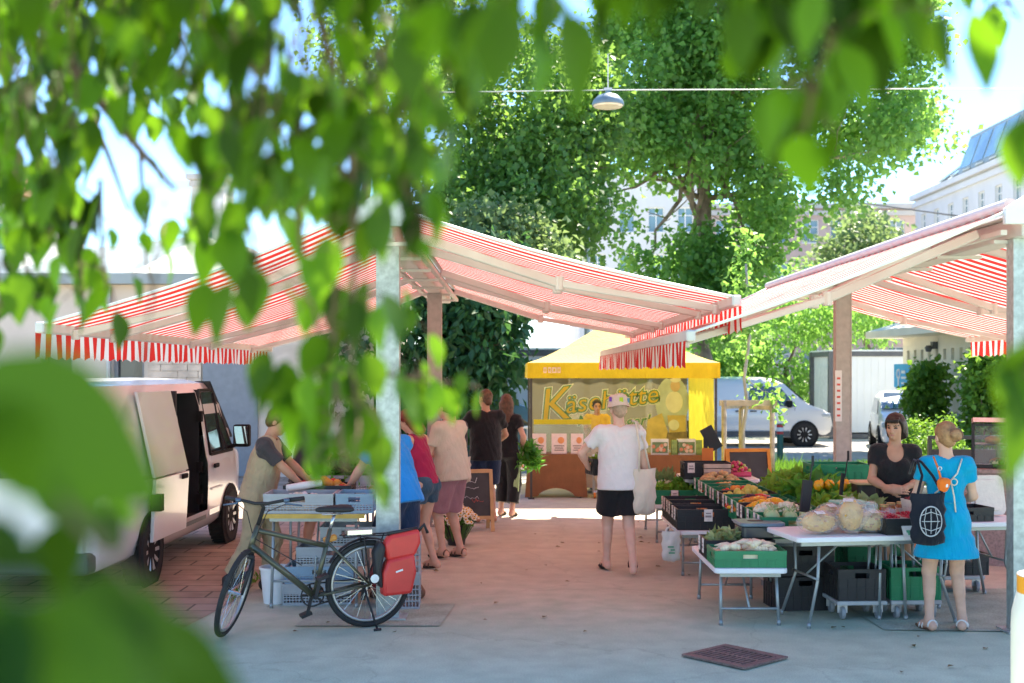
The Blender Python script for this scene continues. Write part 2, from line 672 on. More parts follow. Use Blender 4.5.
def person(label, loc, rz, H=1.75, sex='m', lean=0., tilt=0., sway=0., twist=0., ankL=(-.1, 0, .09), ankR=(.1, 0, .09), footL=0., footR=0., heelL=0., heelR=0.,
           wrL=None, wrR=None, hintL=(-.6, -.8, -.4), hintR=(.6, -.8, -.4), handL=None, handR=None, curl=.5,
           yaw=0., nod=0., skin=None, wear=(), hair=None, girth=1., hres=.0075, group=None, kneeL=(0, 1, 0), kneeR=(0, 1, 0)):
    """standing figure, local x = its right, y = forward; sizes for 1.75 m, scaled by H"""
    s = H / 1.75
    f = sex == 'f'
    root = thing('person', label, 'person', loc, rz, group)
    hipc = nv(0, 0, .93)
    R = rotm('Z', twist) @ rotm('Y', tilt) @ rotm('X', -lean)
    U = lambda *a: hipc + R @ (nv(*a) - hipc) + nv(sway, 0, 0)
    B = lambda *a: nv(*a) + nv(sway, 0, 0)
    sw = .165 if f else .19
    g = girth
    J = {}
    hw = .095 if f else .088
    P_ = []
    k = .035
    # trunk
    hipw = .17 if f else .16
    P_ += [('ell', B(0, 0, .95), nv(hipw * g, .115 * g, .125), None, k),
           ('ell', B(.075, -.05, .92), nv(.085, .085, .095) * g, None, k), ('ell', B(-.075, -.05, .92), nv(.085, .085, .095) * g, None, k),
           ('ell', U(0, .005, 1.1), nv((.125 if f else .14) * g, .095 * g, .17), R, k),
           ('ell', U(0, 0, 1.28), nv((.14 if f else .16) * g, .105 * g, .19), R, k),
           ('cap', U(-sw + .03, -.01, 1.415), U(sw - .03, -.01, 1.415), .058, .058, k, (R @ nv(0, 1, 0), 1.05)),
           ('cap', U(0, -.025, 1.4), U(0, .005, 1.55), .062, .052, .03)]
    if f:
        P_ += [('ell', U(x, .085, 1.27), nv(.068, .06, .07), R, .03) for x in (-.07, .07)]
    # head
    HR = R @ rotm('Z', yaw) @ rotm('X', -nod)
    hc0 = U(0, .012, 1.555)
    Hd = lambda *a: hc0 + HR @ (nv(*a) - nv(0, .012, 1.555))
    P_ += [('ell', Hd(0, -.008, 1.665), nv(.074, .092, .088), HR, .03), ('ell', Hd(0, .03, 1.6), nv(.056, .066, .072), HR, .03),
           ('cap', Hd(0, .083, 1.56), Hd(0, .078, 1.553), .022, .022, .02),
           ('cap', Hd(0, .094, 1.652), Hd(0, .112, 1.612), .009, .014, .014),
           ('cap', Hd(-.035, .08, 1.672), Hd(.035, .08, 1.672), .012, .012, .02),
           ('cap', Hd(-.018, .094, 1.584), Hd(.018, .094, 1.584), .008, .008, .012),
           ('cap', Hd(-.04, .062, 1.62), Hd(-.02, .075, 1.6), .018, .018, .03), ('cap', Hd(.04, .062, 1.62), Hd(.02, .075, 1.6), .018, .018, .03)]
    for x in (-1, 1):
        P_.append(('ell', Hd(x * .077, -.005, 1.63), nv(.012, .022, .034), HR, .01))
    # legs
    for sd, ank, ft, hl, kn in ((-1, ankL, footL, heelL, kneeL), (1, ankR, footR, heelR, kneeR)):
        hip = B(sd * hw, 0, .9)
        knee, an = ik(hip, nv(*ank), .425, .405, nv(*kn))
        tr = (.094 if f else .088) * g
        P_ += [('cap', hip, knee, tr, .056, k), ('cap', knee, an, .053, .036, .03),
               ('cap', knee + (an - knee) * .2 + nv(0, -.018, 0), knee + (an - knee) * .45 + nv(0, -.014, 0), .046, .04, .03)]
        Rf = rotm('Z', -ft) @ rotm('X', -hl)
        heel, ball, toe = an + Rf @ nv(0, -.045, -.05), an + Rf @ nv(0, .1, -.058), an + Rf @ nv(0, .165, -.066)
        P_ += [('cap', an, heel, .034, .032, .02), ('cap', heel, ball, .03, .03, .03), ('cap', an + Rf @ nv(0, .02, -.01), ball, .032, .03, .03), ('cap', ball, toe, .034, .02, .02, (nv(0, 0, 1), 1.3))]
        J['legL' if sd < 0 else 'legR'] = dict(hip=hip, knee=knee, ank=an, heel=heel, ball=ball, toe=toe, Rf=Rf)
    # arms and hands
    for sd, wr, hint, hd in ((-1, wrL, hintL, handL), (1, wrR, hintR, handR)):
        sh = U(sd * sw, -.01, 1.41)
        wt = nv(*wr) if wr is not None else U(sd * (sw + .09), .03, .88)
        el, w = ik(sh, wt, .285, .25, nv(*hint))
        P_ += [('cap', sh, el, .05 * g if not f else .046 * g, .037, k), ('cap', el, w, .039, .026, .02), ('cap', el + (w - el) * .15, el + (w - el) * .4, .041, .036, .02)]
        dn = (w - el) / np.linalg.norm(w - el)
        if hd is not None:
            dn = nv(*hd[0]); dn /= np.linalg.norm(dn)
        pn = nv(*hd[1]) if hd is not None else R @ nv(-sd, .15, 0)   # palm normal
        pn = pn - dn * pn.dot(dn); pn /= np.linalg.norm(pn)
        sx = np.cross(dn, pn) * (-sd)          # towards the thumb
        if hd is None and sx[1] < 0: sx = -sx
        for i, off in enumerate((.03, .01, -.01, -.029)):
            P_.append(('cap', w + dn * .012 + sx * off * .5, w + dn * .085 + sx * off, .017, .0135, .012))
            L1, L2, L3 = [(.04, .026, .02), (.045, .03, .021), (.042, .027, .02), (.033, .021, .018)][i]
            q0 = w + dn * (.088 - .004 * abs(i - 1)) + sx * off * 1.04
            d = dn
            for L_, c, r0, r1 in ((L1, curl * .6, .0095, .009), (L2, curl * 1.1, .009, .0085), (L3, curl * .8, .0085, .0075)):
                d = d * cos(c) + pn * sin(c)
                pn2 = pn
                q1 = q0 + d * L_
                P_.append(('cap', q0, q1, r0, r1, .004))
                q0 = q1
        t0 = w + dn * .025 + sx * .026
        t1 = t0 + (dn * .6 + sx * .6 + pn * .45) * .045
        t2 = t1 + (dn * .9 + sx * .1 + pn * .4) * .032
        P_ += [('cap', w + dn * .01 + sx * .012, t0, .015, .014, .01), ('cap', t0, t1, .0135, .0105, .006), ('cap', t1, t2, .0105, .0085, .004)]
        J['aL' if sd < 0 else 'aR'] = dict(sh=sh, el=el, wr=w, dn=dn, pn=pn, sx=sx, palm=w + dn * .06)
    J.update(U=U, B=B, R=R, Hd=Hd, HR=HR, s=s, hw=hw, sw=sw, f=f, g=g)
    v, fc = sdf_mesh(P_, hres)
    v = sm_mesh(v, fc, 1)
    # eyes, brows and lips are colour zones of the skin itself
    cen = v[fc].mean(1)
    loc_h = (cen - nv(0, .012, 1.555) * 0 - hc0) @ HR + nv(0, .012, 1.555)
    mi = np.zeros(len(fc), int)
    x, y, z = np.abs(loc_h[:, 0]), loc_h[:, 1], loc_h[:, 2]
    fr = y > .045
    mi[fr & (((x - .032) / .017) ** 2 + ((z - 1.647) / .0085) ** 2 < 1)] = 1
    mi[fr & (((x - .034) / .024) ** 2 + ((z - 1.669 + .1 * np.abs(x - .034)) / .0055) ** 2 < 1)] = 1
    mi[fr & (((x) / .024) ** 2 + ((z - 1.583) / .008) ** 2 < 1)] = 2
    sk = skin or MSKIN
    body = np_mesh('body', v * s, fc, [sk, MEYE, MLIP], root, smooth=True, mi=mi)
    for w in wear:
        w(root, J)
    if hair: hair(root, J)
    return root, J


def part_sdf(root, J, name, prims, m, cuts=(), h=.01, wr=0., smooth=2, subs=()):
    v, fc = sdf_mesh(prims, h, cuts, wr, subs)
    v = sm_mesh(v, fc, smooth)
    return np_mesh(name, v * J['s'], fc, m, root, smooth=True)


def torso_prims(J, inf):
    U, B, R, g, f = J['U'], J['B'], J['R'], J['g'], J['f']
    k = .06
    out = [('ell', U(0, 0, 1.28), nv(((.14 if f else .16) + inf) * g, (.105 + inf) * g, .19), R, k),
           ('ell', U(0, .005, 1.1), nv(((.128 if f else .152) + inf) * g, (.1 + inf) * g, .2), R, k),
           ('cap', U(-J['sw'] + .03, -.01, 1.41), U(J['sw'] - .03, -.01, 1.41), .06 + inf, .06 + inf, k)]
    if f: out += [('ell', U(x, .085, 1.27), nv(.07 + inf, .062 + inf, .072 + inf), R, .03) for x in (-.07, .07)]
    return out


def w_shirt(m, sleeve=.55, hem=.86, inf=.014, loose=.02, scoop=0, name='shirt', wr=.004, tank=False):
    def fn(root, J):
        U, R, g, f = J['U'], J['R'], J['g'], J['f']
        P_ = torso_prims(J, inf)
        wd = (.155 if f else .155) * g + loose
        P_.append(('cap', U(0, 0, 1.2), U(0, -.012, hem - .02), wd - .015, wd + .015, .06, (R @ nv(0, 1, 0), 1.22)))
        for a, sd in (('aL', -1), ('aR', 1)):
            A = J[a]
            if not tank:
                e = A['sh'] + (A['el'] - A['sh']) * sleeve if sleeve <= 1 else A['el'] + (A['wr'] - A['el']) * (sleeve - 1)
                if sleeve > 1:
                    P_.append(('cap', A['sh'], A['el'], .066 * g, .056, .04))
                    P_.append(('fcap', A['el'], e, .056, .042, .04))
                else:
                    P_.append(('fcap', A['sh'], e, .064 * g, .066 * g, .04))
                P_.append(('ell', A['sh'], nv(.066, .066, .066) * g, None, .04))
        cuts = [(U(0, 0, hem), R @ nv(0, 0, -1))]
        subs = [('cap', U(0, -.0, 1.485), U(0, .02, 1.6), .068, .085, .02)]
        if scoop: subs.append(('ell', U(0, .1, 1.46 - scoop * .3), nv(.085, .1, .05 + scoop), R, .02))
        if tank:
            subs += [('ell', U(sd * (J['sw'] + .015), 0, 1.42), nv(.07, .3, .14), R, .02) for sd in (-1, 1)]
        part_sdf(root, J, name, P_, m, cuts, wr=wr, subs=subs)
    return fn


def leg_prims(J, frac, r0, r1, flare=0):
    out = []
    for q in ('legL', 'legR'):
        A = J[q]
        if frac <= 1:
            out.append(('fcap', A['hip'] + nv(0, 0, .0), A['hip'] + (A['knee'] - A['hip']) * frac, r0, r1, .03))
        else:
            out.append(('cap', A['hip'], A['knee'], r0, r1 + .012, .03))
            out.append(('fcap', A['knee'], A['knee'] + (A['ank'] - A['knee']) * (frac - 1), r1 + .01, r1, .03))
    return out


def w_pants(m, frac=.6, waist=1.0, r0=.1, r1=.1, name='shorts', wr=.0025):
    def fn(root, J):
        B, g = J['B'], J['g']
        P_ = [('ell', B(0, 0, .95), nv(.175 * g, .128 * g, .14), None, .04), ('ell', B(.075, -.05, .91), nv(.092, .092, .095) * g, None, .04), ('ell', B(-.075, -.05, .91), nv(.092, .092, .095) * g, None, .04)]
        P_ += leg_prims(J, frac, r0 * g, r1 * g)
        part_sdf(root, J, name, P_, m, [(B(0, 0, waist), nv(0, 0, 1))], wr=wr)
    return fn


def w_dress(m, hem=.5, flare=.235, sleeve=.4, name='dress'):
    def fn(root, J):
        U, B, R, g = J['U'], J['B'], J['R'], J['g']
        P_ = torso_prims(J, .014)
        P_.append(('cap', U(0, 0, 1.06), B(0, 0, hem - .06), .142 * g, flare, .05, (nv(0, 1, 0), 1.3)))
        P_.append(('ell', B(0, -.02, .95), nv(.185 * g, .15 * g, .16), None, .05))
        for a in ('aL', 'aR'):
            A = J[a]
            P_.append(('fcap', A['sh'], A['sh'] + (A['el'] - A['sh']) * sleeve, .066, .07, .04))
            P_.append(('ell', A['sh'], nv(.066, .066, .066), None, .04))
        subs = [('cap', U(0, -.0, 1.485), U(0, .02, 1.6), .066, .085, .02)]
        part_sdf(root, J, name, P_, m, [(B(0, 0, hem), nv(0, 0, -1))], wr=.0042, subs=subs)
    return fn


def w_shoes(m, msole, high=.02):
    def fn(root, J):
        for q in ('legL', 'legR'):
            A = J[q]; Rf = A['Rf']; o = Rf @ nv(0, 0, 1)
            P_ = [('cap', A['heel'], A['ball'], .041, .042, .03), ('cap', A['ball'], A['toe'], .045, .034, .03), ('cap', A['heel'] + o * .02, A['ank'] + o * high, .043, .045, .03), ('cap', A['ank'], A['ball'] + o * .01, .042, .036, .03)]
            b = A['heel'] - o * .036
            part_sdf(root, J, 'shoe', P_, m, [(b, -o), (A['ank'] + o * (high + .02), o)], h=.008)
            P2 = [('cap', A['heel'], A['ball'], .042, .044, .03), ('cap', A['ball'], A['toe'], .047, .038, .03)]
            part_sdf(root, J, 'shoe_sole', P2, msole, [(b - o * .014, -o), (b + o * .008, o)], h=.007, smooth=1)
    return fn


def w_sandals(m, msole, straps=2, name='sandal'):
    def fn(root, J):
        for q in ('legL', 'legR'):
            A = J[q]; Rf = A['Rf']; o = Rf @ nv(0, 0, 1); sx = Rf @ nv(1, 0, 0)
            b = A['heel'] - o * .03
            P2 = [('cap', A['heel'], A['ball'], .037, .043, .03), ('cap', A['ball'], A['toe'], .044, .036, .03)]
            so = part_sdf(root, J, name, P2, msole, [(b - o * .016, -o), (b + o * .012, o)], h=.007, smooth=1)
            mb = MB()
            spots = [(A['ball'] - (A['ball'] - A['heel']) * .05, .041), (A['ball'] - (A['ball'] - A['heel']) * .35, .041), (A['heel'] + o * .02, .04)][:straps]
            for c, r in spots:
                pts = [(c + sx * r * 1.05 * cos(t) + o * (r * sin(t) - .012)) * J['s'] for t in np.linspace(-.3, pi + .3, 9)]
                mb.tube(pts, .008 * J['s'], 6)
            mb.build('strap', m, so, smooth='all')
    return fn


def h_cap(m, back=.0, bun=None, tail=None, long=0, name='hair', inf=.014, top=1.0):
    """hair over the skull: cut away from the face"""
    def fn(root, J):
        Hd, HR = J['Hd'], J['HR']
        P_ = [('ell', Hd(0, -.014, 1.672), nv(.076 + inf, .092 + inf, .088 + inf), HR, .02)]
        if long:
            P_.append(('cap', Hd(-.05, -.05, 1.62), Hd(-.055, -.06, 1.62 - long), .055, .045, .04))
            P_.append(('cap', Hd(.05, -.05, 1.62), Hd(.055, -.06, 1.62 - long), .055, .045, .04))
            P_.append(('cap', Hd(0, -.06, 1.62), Hd(0, -.075, 1.62 - long), .06, .05, .04))
        else:
            P_.append(('ell', Hd(0, -.05, 1.6), nv(.06, .055, .055), HR, .03))
        if bun: P_.append(('ell', Hd(*bun[:3]), nv(bun[3], bun[3] * .8, bun[3]), HR, .015))
        if tail: P_.append(('cap', Hd(0, -.1, 1.66), Hd(0, -.14, 1.66 - tail), .03, .018, .02))
        n = HR @ nv(0, 1, -.42)
        cuts = [(Hd(0, .062, 1.72 - .0), n)]
        part_sdf(root, J, name, P_, m, cuts, h=.007, wr=.0025, smooth=1)
    return fn


def bag_sdf(name, label, cat, c, sz, m, rz=0, strap=None, sm=None, wr=.006, group=None):
    """soft shopping bag with its strap, hanging from the point c; sz = (w, d, h)"""
    root = thing(name, label, cat, c, rz, group)
    w, d, h = sz
    k = 9
    L_ = [(-w / 2 * (.92 + .08 * sin(i * 1.9)) - .02 * w * sin(pi * i / k), -h * .06 - h * .9 * i / k) for i in range(k + 1)]
    R_ = [(w / 2 * (.92 + .08 * sin(i * 2.3 + 1)) + .03 * w * sin(pi * i / k), -h * .06 - h * .9 * i / k) for i in range(k + 1)]
    B_ = [(-w * .32, -h * .985), (w * .05, -h), (w * .34, -h * .98)]
    nx, vs, fs = 13, [], []
    for s_ in (-1, 1):
        for i in range(k + 1):
            for j in range(nx):
                t = j / (nx - 1)
                x = L_[i][0] + (R_[i][0] - L_[i][0]) * t
                z = L_[i][1] - (.05 * h * sin(pi * t) if i == k else 0) - .02 * h * sin(pi * t) * (i == 0)
                b = (sin(pi * t) ** .5) * (sin(pi * min(1, (i + .6) / (k + .9))) ** .6) * d * .5 * (.55 + .45 * i / k)
                b += wr * (sin(9 * t + i * .9) + sin(17 * t - i * 1.7) * .5) * sin(pi * t)
                vs.append((x, s_ * max(b, .004), z))
    N_ = (k + 1) * nx
    for q in (0, 1):
        for i in range(k):
            for j in range(nx - 1):
                a = q * N_ + i * nx + j
                f = (a, a + 1, a + nx + 1, a + nx)
                fs.append(f[::-1] if q else f)
    for i in range(k):
        a, b = i * nx, (i + 1) * nx
        fs += [(a, b, b + N_, a + N_), (a + nx - 1, a + N_ + nx - 1, b + N_ + nx - 1, b + nx - 1)]
    for j in range(nx - 1):
        a = k * nx + j
        fs.append((a, a + 1, a + 1 + N_, a + N_))
    MB().add(vs, fs).build('bag_body', m, root, smooth='all')
    if strap:
        mb = MB()
        for pts in strap:
            mb.tube(pts, .011, 6)
        mb.build('strap', sm or m, root, smooth='all')
    return root


MSKIN = mat('skin', (.62, .36, .25), .5, var=.08, scale=14, spec=.35)
MSKIN2 = mat('tanned_skin', (.50, .27, .17), .5, var=.08, scale=14, spec=.35)
MEYE = mat('dark_eye', (.05, .035, .03), .35, var=0)
MLIP = mat('lips', (.50, .20, .17), .45, var=0)
# ------------------------------------------------------------------ camera, light, air
cam = bpy.data.cameras.new('camera')
co = bpy.data.objects.new('camera', cam)
COL.objects.link(co)
co.location = (0, 0, CAM_H)
co.rotation_euler = (pi / 2, 0, 0)
cam.sensor_width = 36
cam.lens = FPX * 36 / 1024
cam.shift_y = (HY - 341.5) / 1024
cam.clip_start = .05
cam.clip_end = 2000
cam.dof.use_dof = True
cam.dof.focus_distance = 11.5
cam.dof.aperture_fstop = 2.3
SC.camera = co
SUN = V((.34, .62, 1.0)).normalized()
w = bpy.data.worlds.new('World')
SC.world = w
w.use_nodes = True
wt = w.node_tree
sk = wt.nodes.new('ShaderNodeTexSky')
sk.sky_type = 'NISHITA'
sk.sun_disc = False
sk.sun_elevation = math.asin(SUN.z)
sk.sun_rotation = math.atan2(SUN.x, SUN.y)
sk.air_density = 1.0
sk.dust_density = 0.0
sk.ozone_density = 8.0
wt.links.new(sk.outputs[0], wt.nodes['Background'].inputs['Color'])
wt.nodes['Background'].inputs['Strength'].default_value = .085
sl = bpy.data.lights.new('sun', 'SUN')
sl.energy = 3.9
sl.angle = rad(.53)
sl.color = (1, .90, .75)
so = bpy.data.objects.new('sun', sl)
COL.objects.link(so)
so.rotation_euler = SUN.to_track_quat('Z', 'Y').to_euler()
so.location = (20, 30, 60)
SC.view_settings.view_transform = 'Standard'
SC.view_settings.look = 'None'
SC.view_settings.gamma = 1
SC.view_settings.exposure = EXPOSURE
SC.cycles.max_bounces = 7
SC.cycles.diffuse_bounces = 4
SC.cycles.transmission_bounces = 4
SC.cycles.transparent_max_bounces = 12
SC.cycles.sample_clamp_indirect = 6
SC.cycles.use_denoising = True

# ------------------------------------------------------------------ ground
def ground_mat(name, c1, c2, speck=.5, stain=.25, bump=.25, crack=False, blend=None):
    m, t, b, out = nt(name)
    N, L = t.nodes, t.links
    tc = N.new('ShaderNodeTexCoord')
    def noise(sc, det=5):
        n = N.new('ShaderNodeTexNoise'); n.inputs['Scale'].default_value = sc; n.inputs['Detail'].default_value = det
        L.new(tc.outputs['Object'], n.inputs['Vector']); return n
    a, s2, s3 = noise(.55, 8), noise(90, 2), noise(4, 6)
    r = N.new('ShaderNodeValToRGB')
    r.color_ramp.elements[0].position = .3; r.color_ramp.elements[1].position = .72
    r.color_ramp.elements[0].color = (*c1, 1); r.color_ramp.elements[1].color = (*c2, 1)
    L.new(a.outputs['Fac'], r.inputs['Fac'])
    base = r.outputs['Color']
    if blend:      # cool tint in front, warm behind: sky and awning light painted into the colour
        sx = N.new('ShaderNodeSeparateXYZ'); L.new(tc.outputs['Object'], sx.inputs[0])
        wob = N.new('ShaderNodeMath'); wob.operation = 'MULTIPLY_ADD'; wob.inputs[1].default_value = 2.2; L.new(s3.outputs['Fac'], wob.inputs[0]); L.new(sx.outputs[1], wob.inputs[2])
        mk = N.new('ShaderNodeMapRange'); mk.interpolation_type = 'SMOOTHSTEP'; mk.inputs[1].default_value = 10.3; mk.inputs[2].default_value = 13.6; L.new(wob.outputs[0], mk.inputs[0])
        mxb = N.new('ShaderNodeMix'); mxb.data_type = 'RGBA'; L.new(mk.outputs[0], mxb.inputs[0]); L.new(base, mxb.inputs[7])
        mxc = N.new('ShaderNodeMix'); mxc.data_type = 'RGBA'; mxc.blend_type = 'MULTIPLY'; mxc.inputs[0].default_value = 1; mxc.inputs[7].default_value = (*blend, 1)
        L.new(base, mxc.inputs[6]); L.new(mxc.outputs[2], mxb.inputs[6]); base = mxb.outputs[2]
    def mul(col, src, lo, hi):
        mr = N.new('ShaderNodeMapRange'); mr.inputs[1].default_value = .3; mr.inputs[2].default_value = .7
        mr.inputs[3].default_value = lo; mr.inputs[4].default_value = hi
        L.new(src.outputs['Fac'], mr.inputs[0])
        ml = N.new('ShaderNodeMix'); ml.data_type = 'RGBA'; ml.blend_type = 'MULTIPLY'; ml.inputs[0].default_value = 1
        L.new(col, ml.inputs[6]); L.new(mr.outputs[0], ml.inputs[7])
        return ml.outputs[2]
    c = mul(base, s2, 1 - speck * .5, 1 + speck * .5)
    c = mul(c, s3, 1 - stain, 1 + stain * .5)
    if crack:
        nd = N.new('ShaderNodeMix'); nd.data_type = 'RGBA'; nd.blend_type = 'ADD'; nd.inputs[0].default_value = .35
        L.new(tc.outputs['Object'], nd.inputs[6]); L.new(s3.outputs['Color'], nd.inputs[7])
        vo = N.new('ShaderNodeTexVoronoi'); vo.feature = 'DISTANCE_TO_EDGE'; vo.inputs['Scale'].default_value = .42
        L.new(nd.outputs[2], vo.inputs['Vector'])
        lt = N.new('ShaderNodeMapRange'); lt.inputs[1].default_value = .0; lt.inputs[2].default_value = .006; lt.inputs[3].default_value = .86; lt.inputs[4].default_value = 1
        L.new(vo.outputs['Distance'], lt.inputs[0])
        sp = N.new('ShaderNodeTexVoronoi'); sp.inputs['Scale'].default_value = 2.6; L.new(tc.outputs['Object'], sp.inputs['Vector'])
        l2 = N.new('ShaderNodeMapRange'); l2.inputs[1].default_value = .03; l2.inputs[2].default_value = .055; l2.inputs[3].default_value = .82; l2.inputs[4].default_value = 1
        L.new(sp.outputs['Distance'], l2.inputs[0])
        mn = N.new('ShaderNodeMath'); mn.operation = 'MULTIPLY'; L.new(lt.outputs[0], mn.inputs[0]); L.new(l2.outputs[0], mn.inputs[1])
        m3 = N.new('ShaderNodeMix'); m3.data_type = 'RGBA'; m3.blend_type = 'MULTIPLY'; m3.inputs[0].default_value = 1
        L.new(c, m3.inputs[6]); L.new(mn.outputs[0], m3.inputs[7]); c = m3.outputs[2]
    L.new(c, b.inputs['Base Color'])
    b.inputs['Roughness'].default_value = .85
    b.inputs['Specular IOR Level'].default_value = .3
    bp = N.new('ShaderNodeBump'); bp.inputs['Strength'].default_value = bump; bp.inputs['Distance'].default_value = .006
    L.new(s2.outputs['Fac'], bp.inputs['Height']); L.new(bp.outputs['Normal'], b.inputs['Normal'])
    return m


def brick_ground(name, c1, c2, mortar, scale, bw=.5, rh=.25, ms=.02):
    m, t, b, out = nt(name)
    N, L = t.nodes, t.links
    tc = N.new('ShaderNodeTexCoord')
    br = N.new('ShaderNodeTexBrick')
    br.inputs['Scale'].default_value = scale
    br.inputs['Color1'].default_value = (*c1, 1); br.inputs['Color2'].default_value = (*c2, 1); br.inputs['Mortar'].default_value = (*mortar, 1)
    br.inputs['Mortar Size'].default_value = ms
    br.inputs['Brick Width'].default_value = bw; br.inputs['Row Height'].default_value = rh
    L.new(tc.outputs['Object'], br.inputs['Vector'])
    n = N.new('ShaderNodeTexNoise'); n.inputs['Scale'].default_value = 3; n.inputs['Detail'].default_value = 8
    L.new(tc.outputs['Object'], n.inputs['Vector'])
    mr = N.new('ShaderNodeMapRange'); mr.inputs[1].default_value = .3; mr.inputs[2].default_value = .7; mr.inputs[3].default_value = .72; mr.inputs[4].default_value = 1.15
    L.new(n.outputs['Fac'], mr.inputs[0])
    ml = N.new('ShaderNodeMix'); ml.data_type = 'RGBA'; ml.blend_type = 'MULTIPLY'; ml.inputs[0].default_value = 1
    L.new(br.outputs['Color'], ml.inputs[6]); L.new(mr.outputs[0], ml.inputs[7])
    L.new(ml.outputs[2], b.inputs['Base Color'])
    b.inputs['Roughness'].default_value = .8
    bp = N.new('ShaderNodeBump'); bp.inputs['Strength'].default_value = .4; bp.inputs['Distance'].default_value = .01; bp.invert = True
    L.new(br.outputs['Fac'], bp.inputs['Height']); L.new(bp.outputs['Normal'], b.inputs['Normal'])
    return m


def sheet(name, pts, z, m, thick=0):
    mb = MB()
    if thick:
        mb.prism([(p[0], p[1]) for p in pts], (0, 0, z - thick), (1, 0, 0), (0, 1, 0), thick)
    else:
        mb.add([(p[0], p[1], z) for p in pts], [tuple(range(len(pts)))])
    return tag(mb.build(name, m), kind='structure')


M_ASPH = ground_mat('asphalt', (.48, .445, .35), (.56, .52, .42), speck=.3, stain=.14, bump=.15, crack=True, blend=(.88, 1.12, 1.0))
M_MARK = ground_mat('market_paving', (.42, .385, .345), (.50, .46, .42), speck=.2, stain=.2, bump=.1)
M_ROAD = ground_mat('road_concrete', (.36, .34, .31), (.44, .42, .38), speck=.25)
M_PAVE = brick_ground('paver_stones', (.42, .31, .24), (.33, .26, .20), (.13, .11, .085), 1.0, .62, .31, .012)
M_KERB = ground_mat('kerb_stone', (.34, .35, .36), (.44, .45, .46), speck=.3)
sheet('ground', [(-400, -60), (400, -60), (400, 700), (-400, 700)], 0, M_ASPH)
sheet('paver_area', [(-14, 7.2), (-2.95, 7.2), (-2.48, 11.0), (-2.48, 24), (-14, 24)], .004, M_PAVE)
sheet('road', [(-60, 26.4), (60, 26.4), (60, 37.0), (-60, 37.0)], .004, M_ROAD)
sheet('kerb_strip', [(-1.6, 26.0), (60, 26.0), (60, 26.4), (-1.6, 26.4)], .13, M_KERB, .13)
sheet('kerb_strip', [(2.9, 20.62), (9, 20.62), (9, 20.85), (2.9, 20.85)], .12, M_KERB, .12)
sheet('lawn_soil', [(2.9, 20.85), (9, 20.85), (9, 26.0), (2.9, 26.0)], .05, ground_mat('soil', (.05, .06, .03), (.07, .09, .035)), .05)
# metal edge and dark slabs round the posts
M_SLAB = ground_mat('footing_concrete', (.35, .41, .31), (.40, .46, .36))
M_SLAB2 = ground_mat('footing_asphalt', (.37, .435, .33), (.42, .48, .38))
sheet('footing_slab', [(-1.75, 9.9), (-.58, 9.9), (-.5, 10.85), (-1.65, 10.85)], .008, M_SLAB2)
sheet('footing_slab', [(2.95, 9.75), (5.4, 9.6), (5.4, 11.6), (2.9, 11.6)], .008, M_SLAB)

# grass
def blades(name, n, region, z, h, m):
    x0, x1, y0, y1 = region
    p = np.stack([RNG.uniform(x0, x1, n), RNG.uniform(y0, y1, n), np.full(n, z)], 1)
    d = rand_dirs(n) * .45 + np.array([[0, 0, 1]])
    v, f, q = leaves_lo(p, d, rand_dirs(n), h * (.5 + RNG.random(n)), np.full(n, .02), .1)
    return np_mesh(name, v, f, m, attr=np.repeat(RNG.random(n), q))


M_GRASS = leaf_mat('grass_blade', (.045, .11, .015), (.12, .24, .03), (.25, .5, .05), .4)
tag(blades('grass', 16000, (2.95, 8.9, 20.9, 25.9), .05, .16, M_GRASS), 'green grass strip behind the vegetable tables', 'grass', kind='stuff')
wd = blades('weed_tuft', 120, (4.5, 4.95, 21.0, 22.0), .05, .5, M_GRASS)
tag(wd, 'tall wild weeds growing at the foot of the staked young tree', 'weeds', kind='stuff')
wd = blades('grass', 120, (-2.56, -2.48, 10.9, 12.6), .006, .05, M_GRASS)
tag(wd, 'thin grass growing in the joint of the pavers', 'grass', kind='stuff')

# drain grate: rotated square with slots
M_RUST = mat('rusty_iron', (.20, .14, .12), .6, .3, var=.25, scale=30, bump=.3)
M_BLACK = mat('black_void', (.012, .012, .012), .9, var=0)
c = [G(682, 657.5), G(745, 671.5), G(786, 658), G(726, 647)]
cen = sum(c, V()) / 4
gr = thing('drain_grate', 'rusty square iron drain grate set in the asphalt', 'drain', (cen.x, cen.y, 0))
u = (c[1] - c[0]); w2 = (c[3] - c[0])
L1, L2 = u.length, w2.length
u.normalize(); w2.normalize()
mb = MB()
def gp(a, b, z): return u * ((a - .5) * L1) + w2 * ((b - .5) * L2) + V((0, 0, z))
def gbar(mb, a0, b0, a1, b1, z0, z1):
    q = [gp(a0, b0, z0), gp(a1, b0, z0), gp(a1, b1, z0), gp(a0, b1, z0)]
    t = [p + V((0, 0, z1 - z0)) for p in q]
    mb.add(q + t, [(3, 2, 1, 0), (4, 5, 6, 7), (0, 1, 5, 4), (1, 2, 6, 5), (2, 3, 7, 6), (3, 0, 4, 7)])
gbar(mb, 0, 0, 1, .13, .008, .022); gbar(mb, 0, .87, 1, 1, .008, .022); gbar(mb, 0, .13, .08, .87, .008, .022); gbar(mb, .92, .13, 1, .87, .008, .022); gbar(mb, .08, .47, .92, .53, .008, .021)
for i in range(11):
    a = .08 + (i + .5) * .84 / 11
    gbar(mb, a - .018, .13, a + .018, .47, .008, .0195); gbar(mb, a - .018, .53, a + .018, .87, .008, .0195)
mb.build('grate_bars', M_RUST, gr)
mb = MB(); gbar(mb, .02, .02, .98, .98, .004, .006); mb.build('drain_pit', M_BLACK, gr)

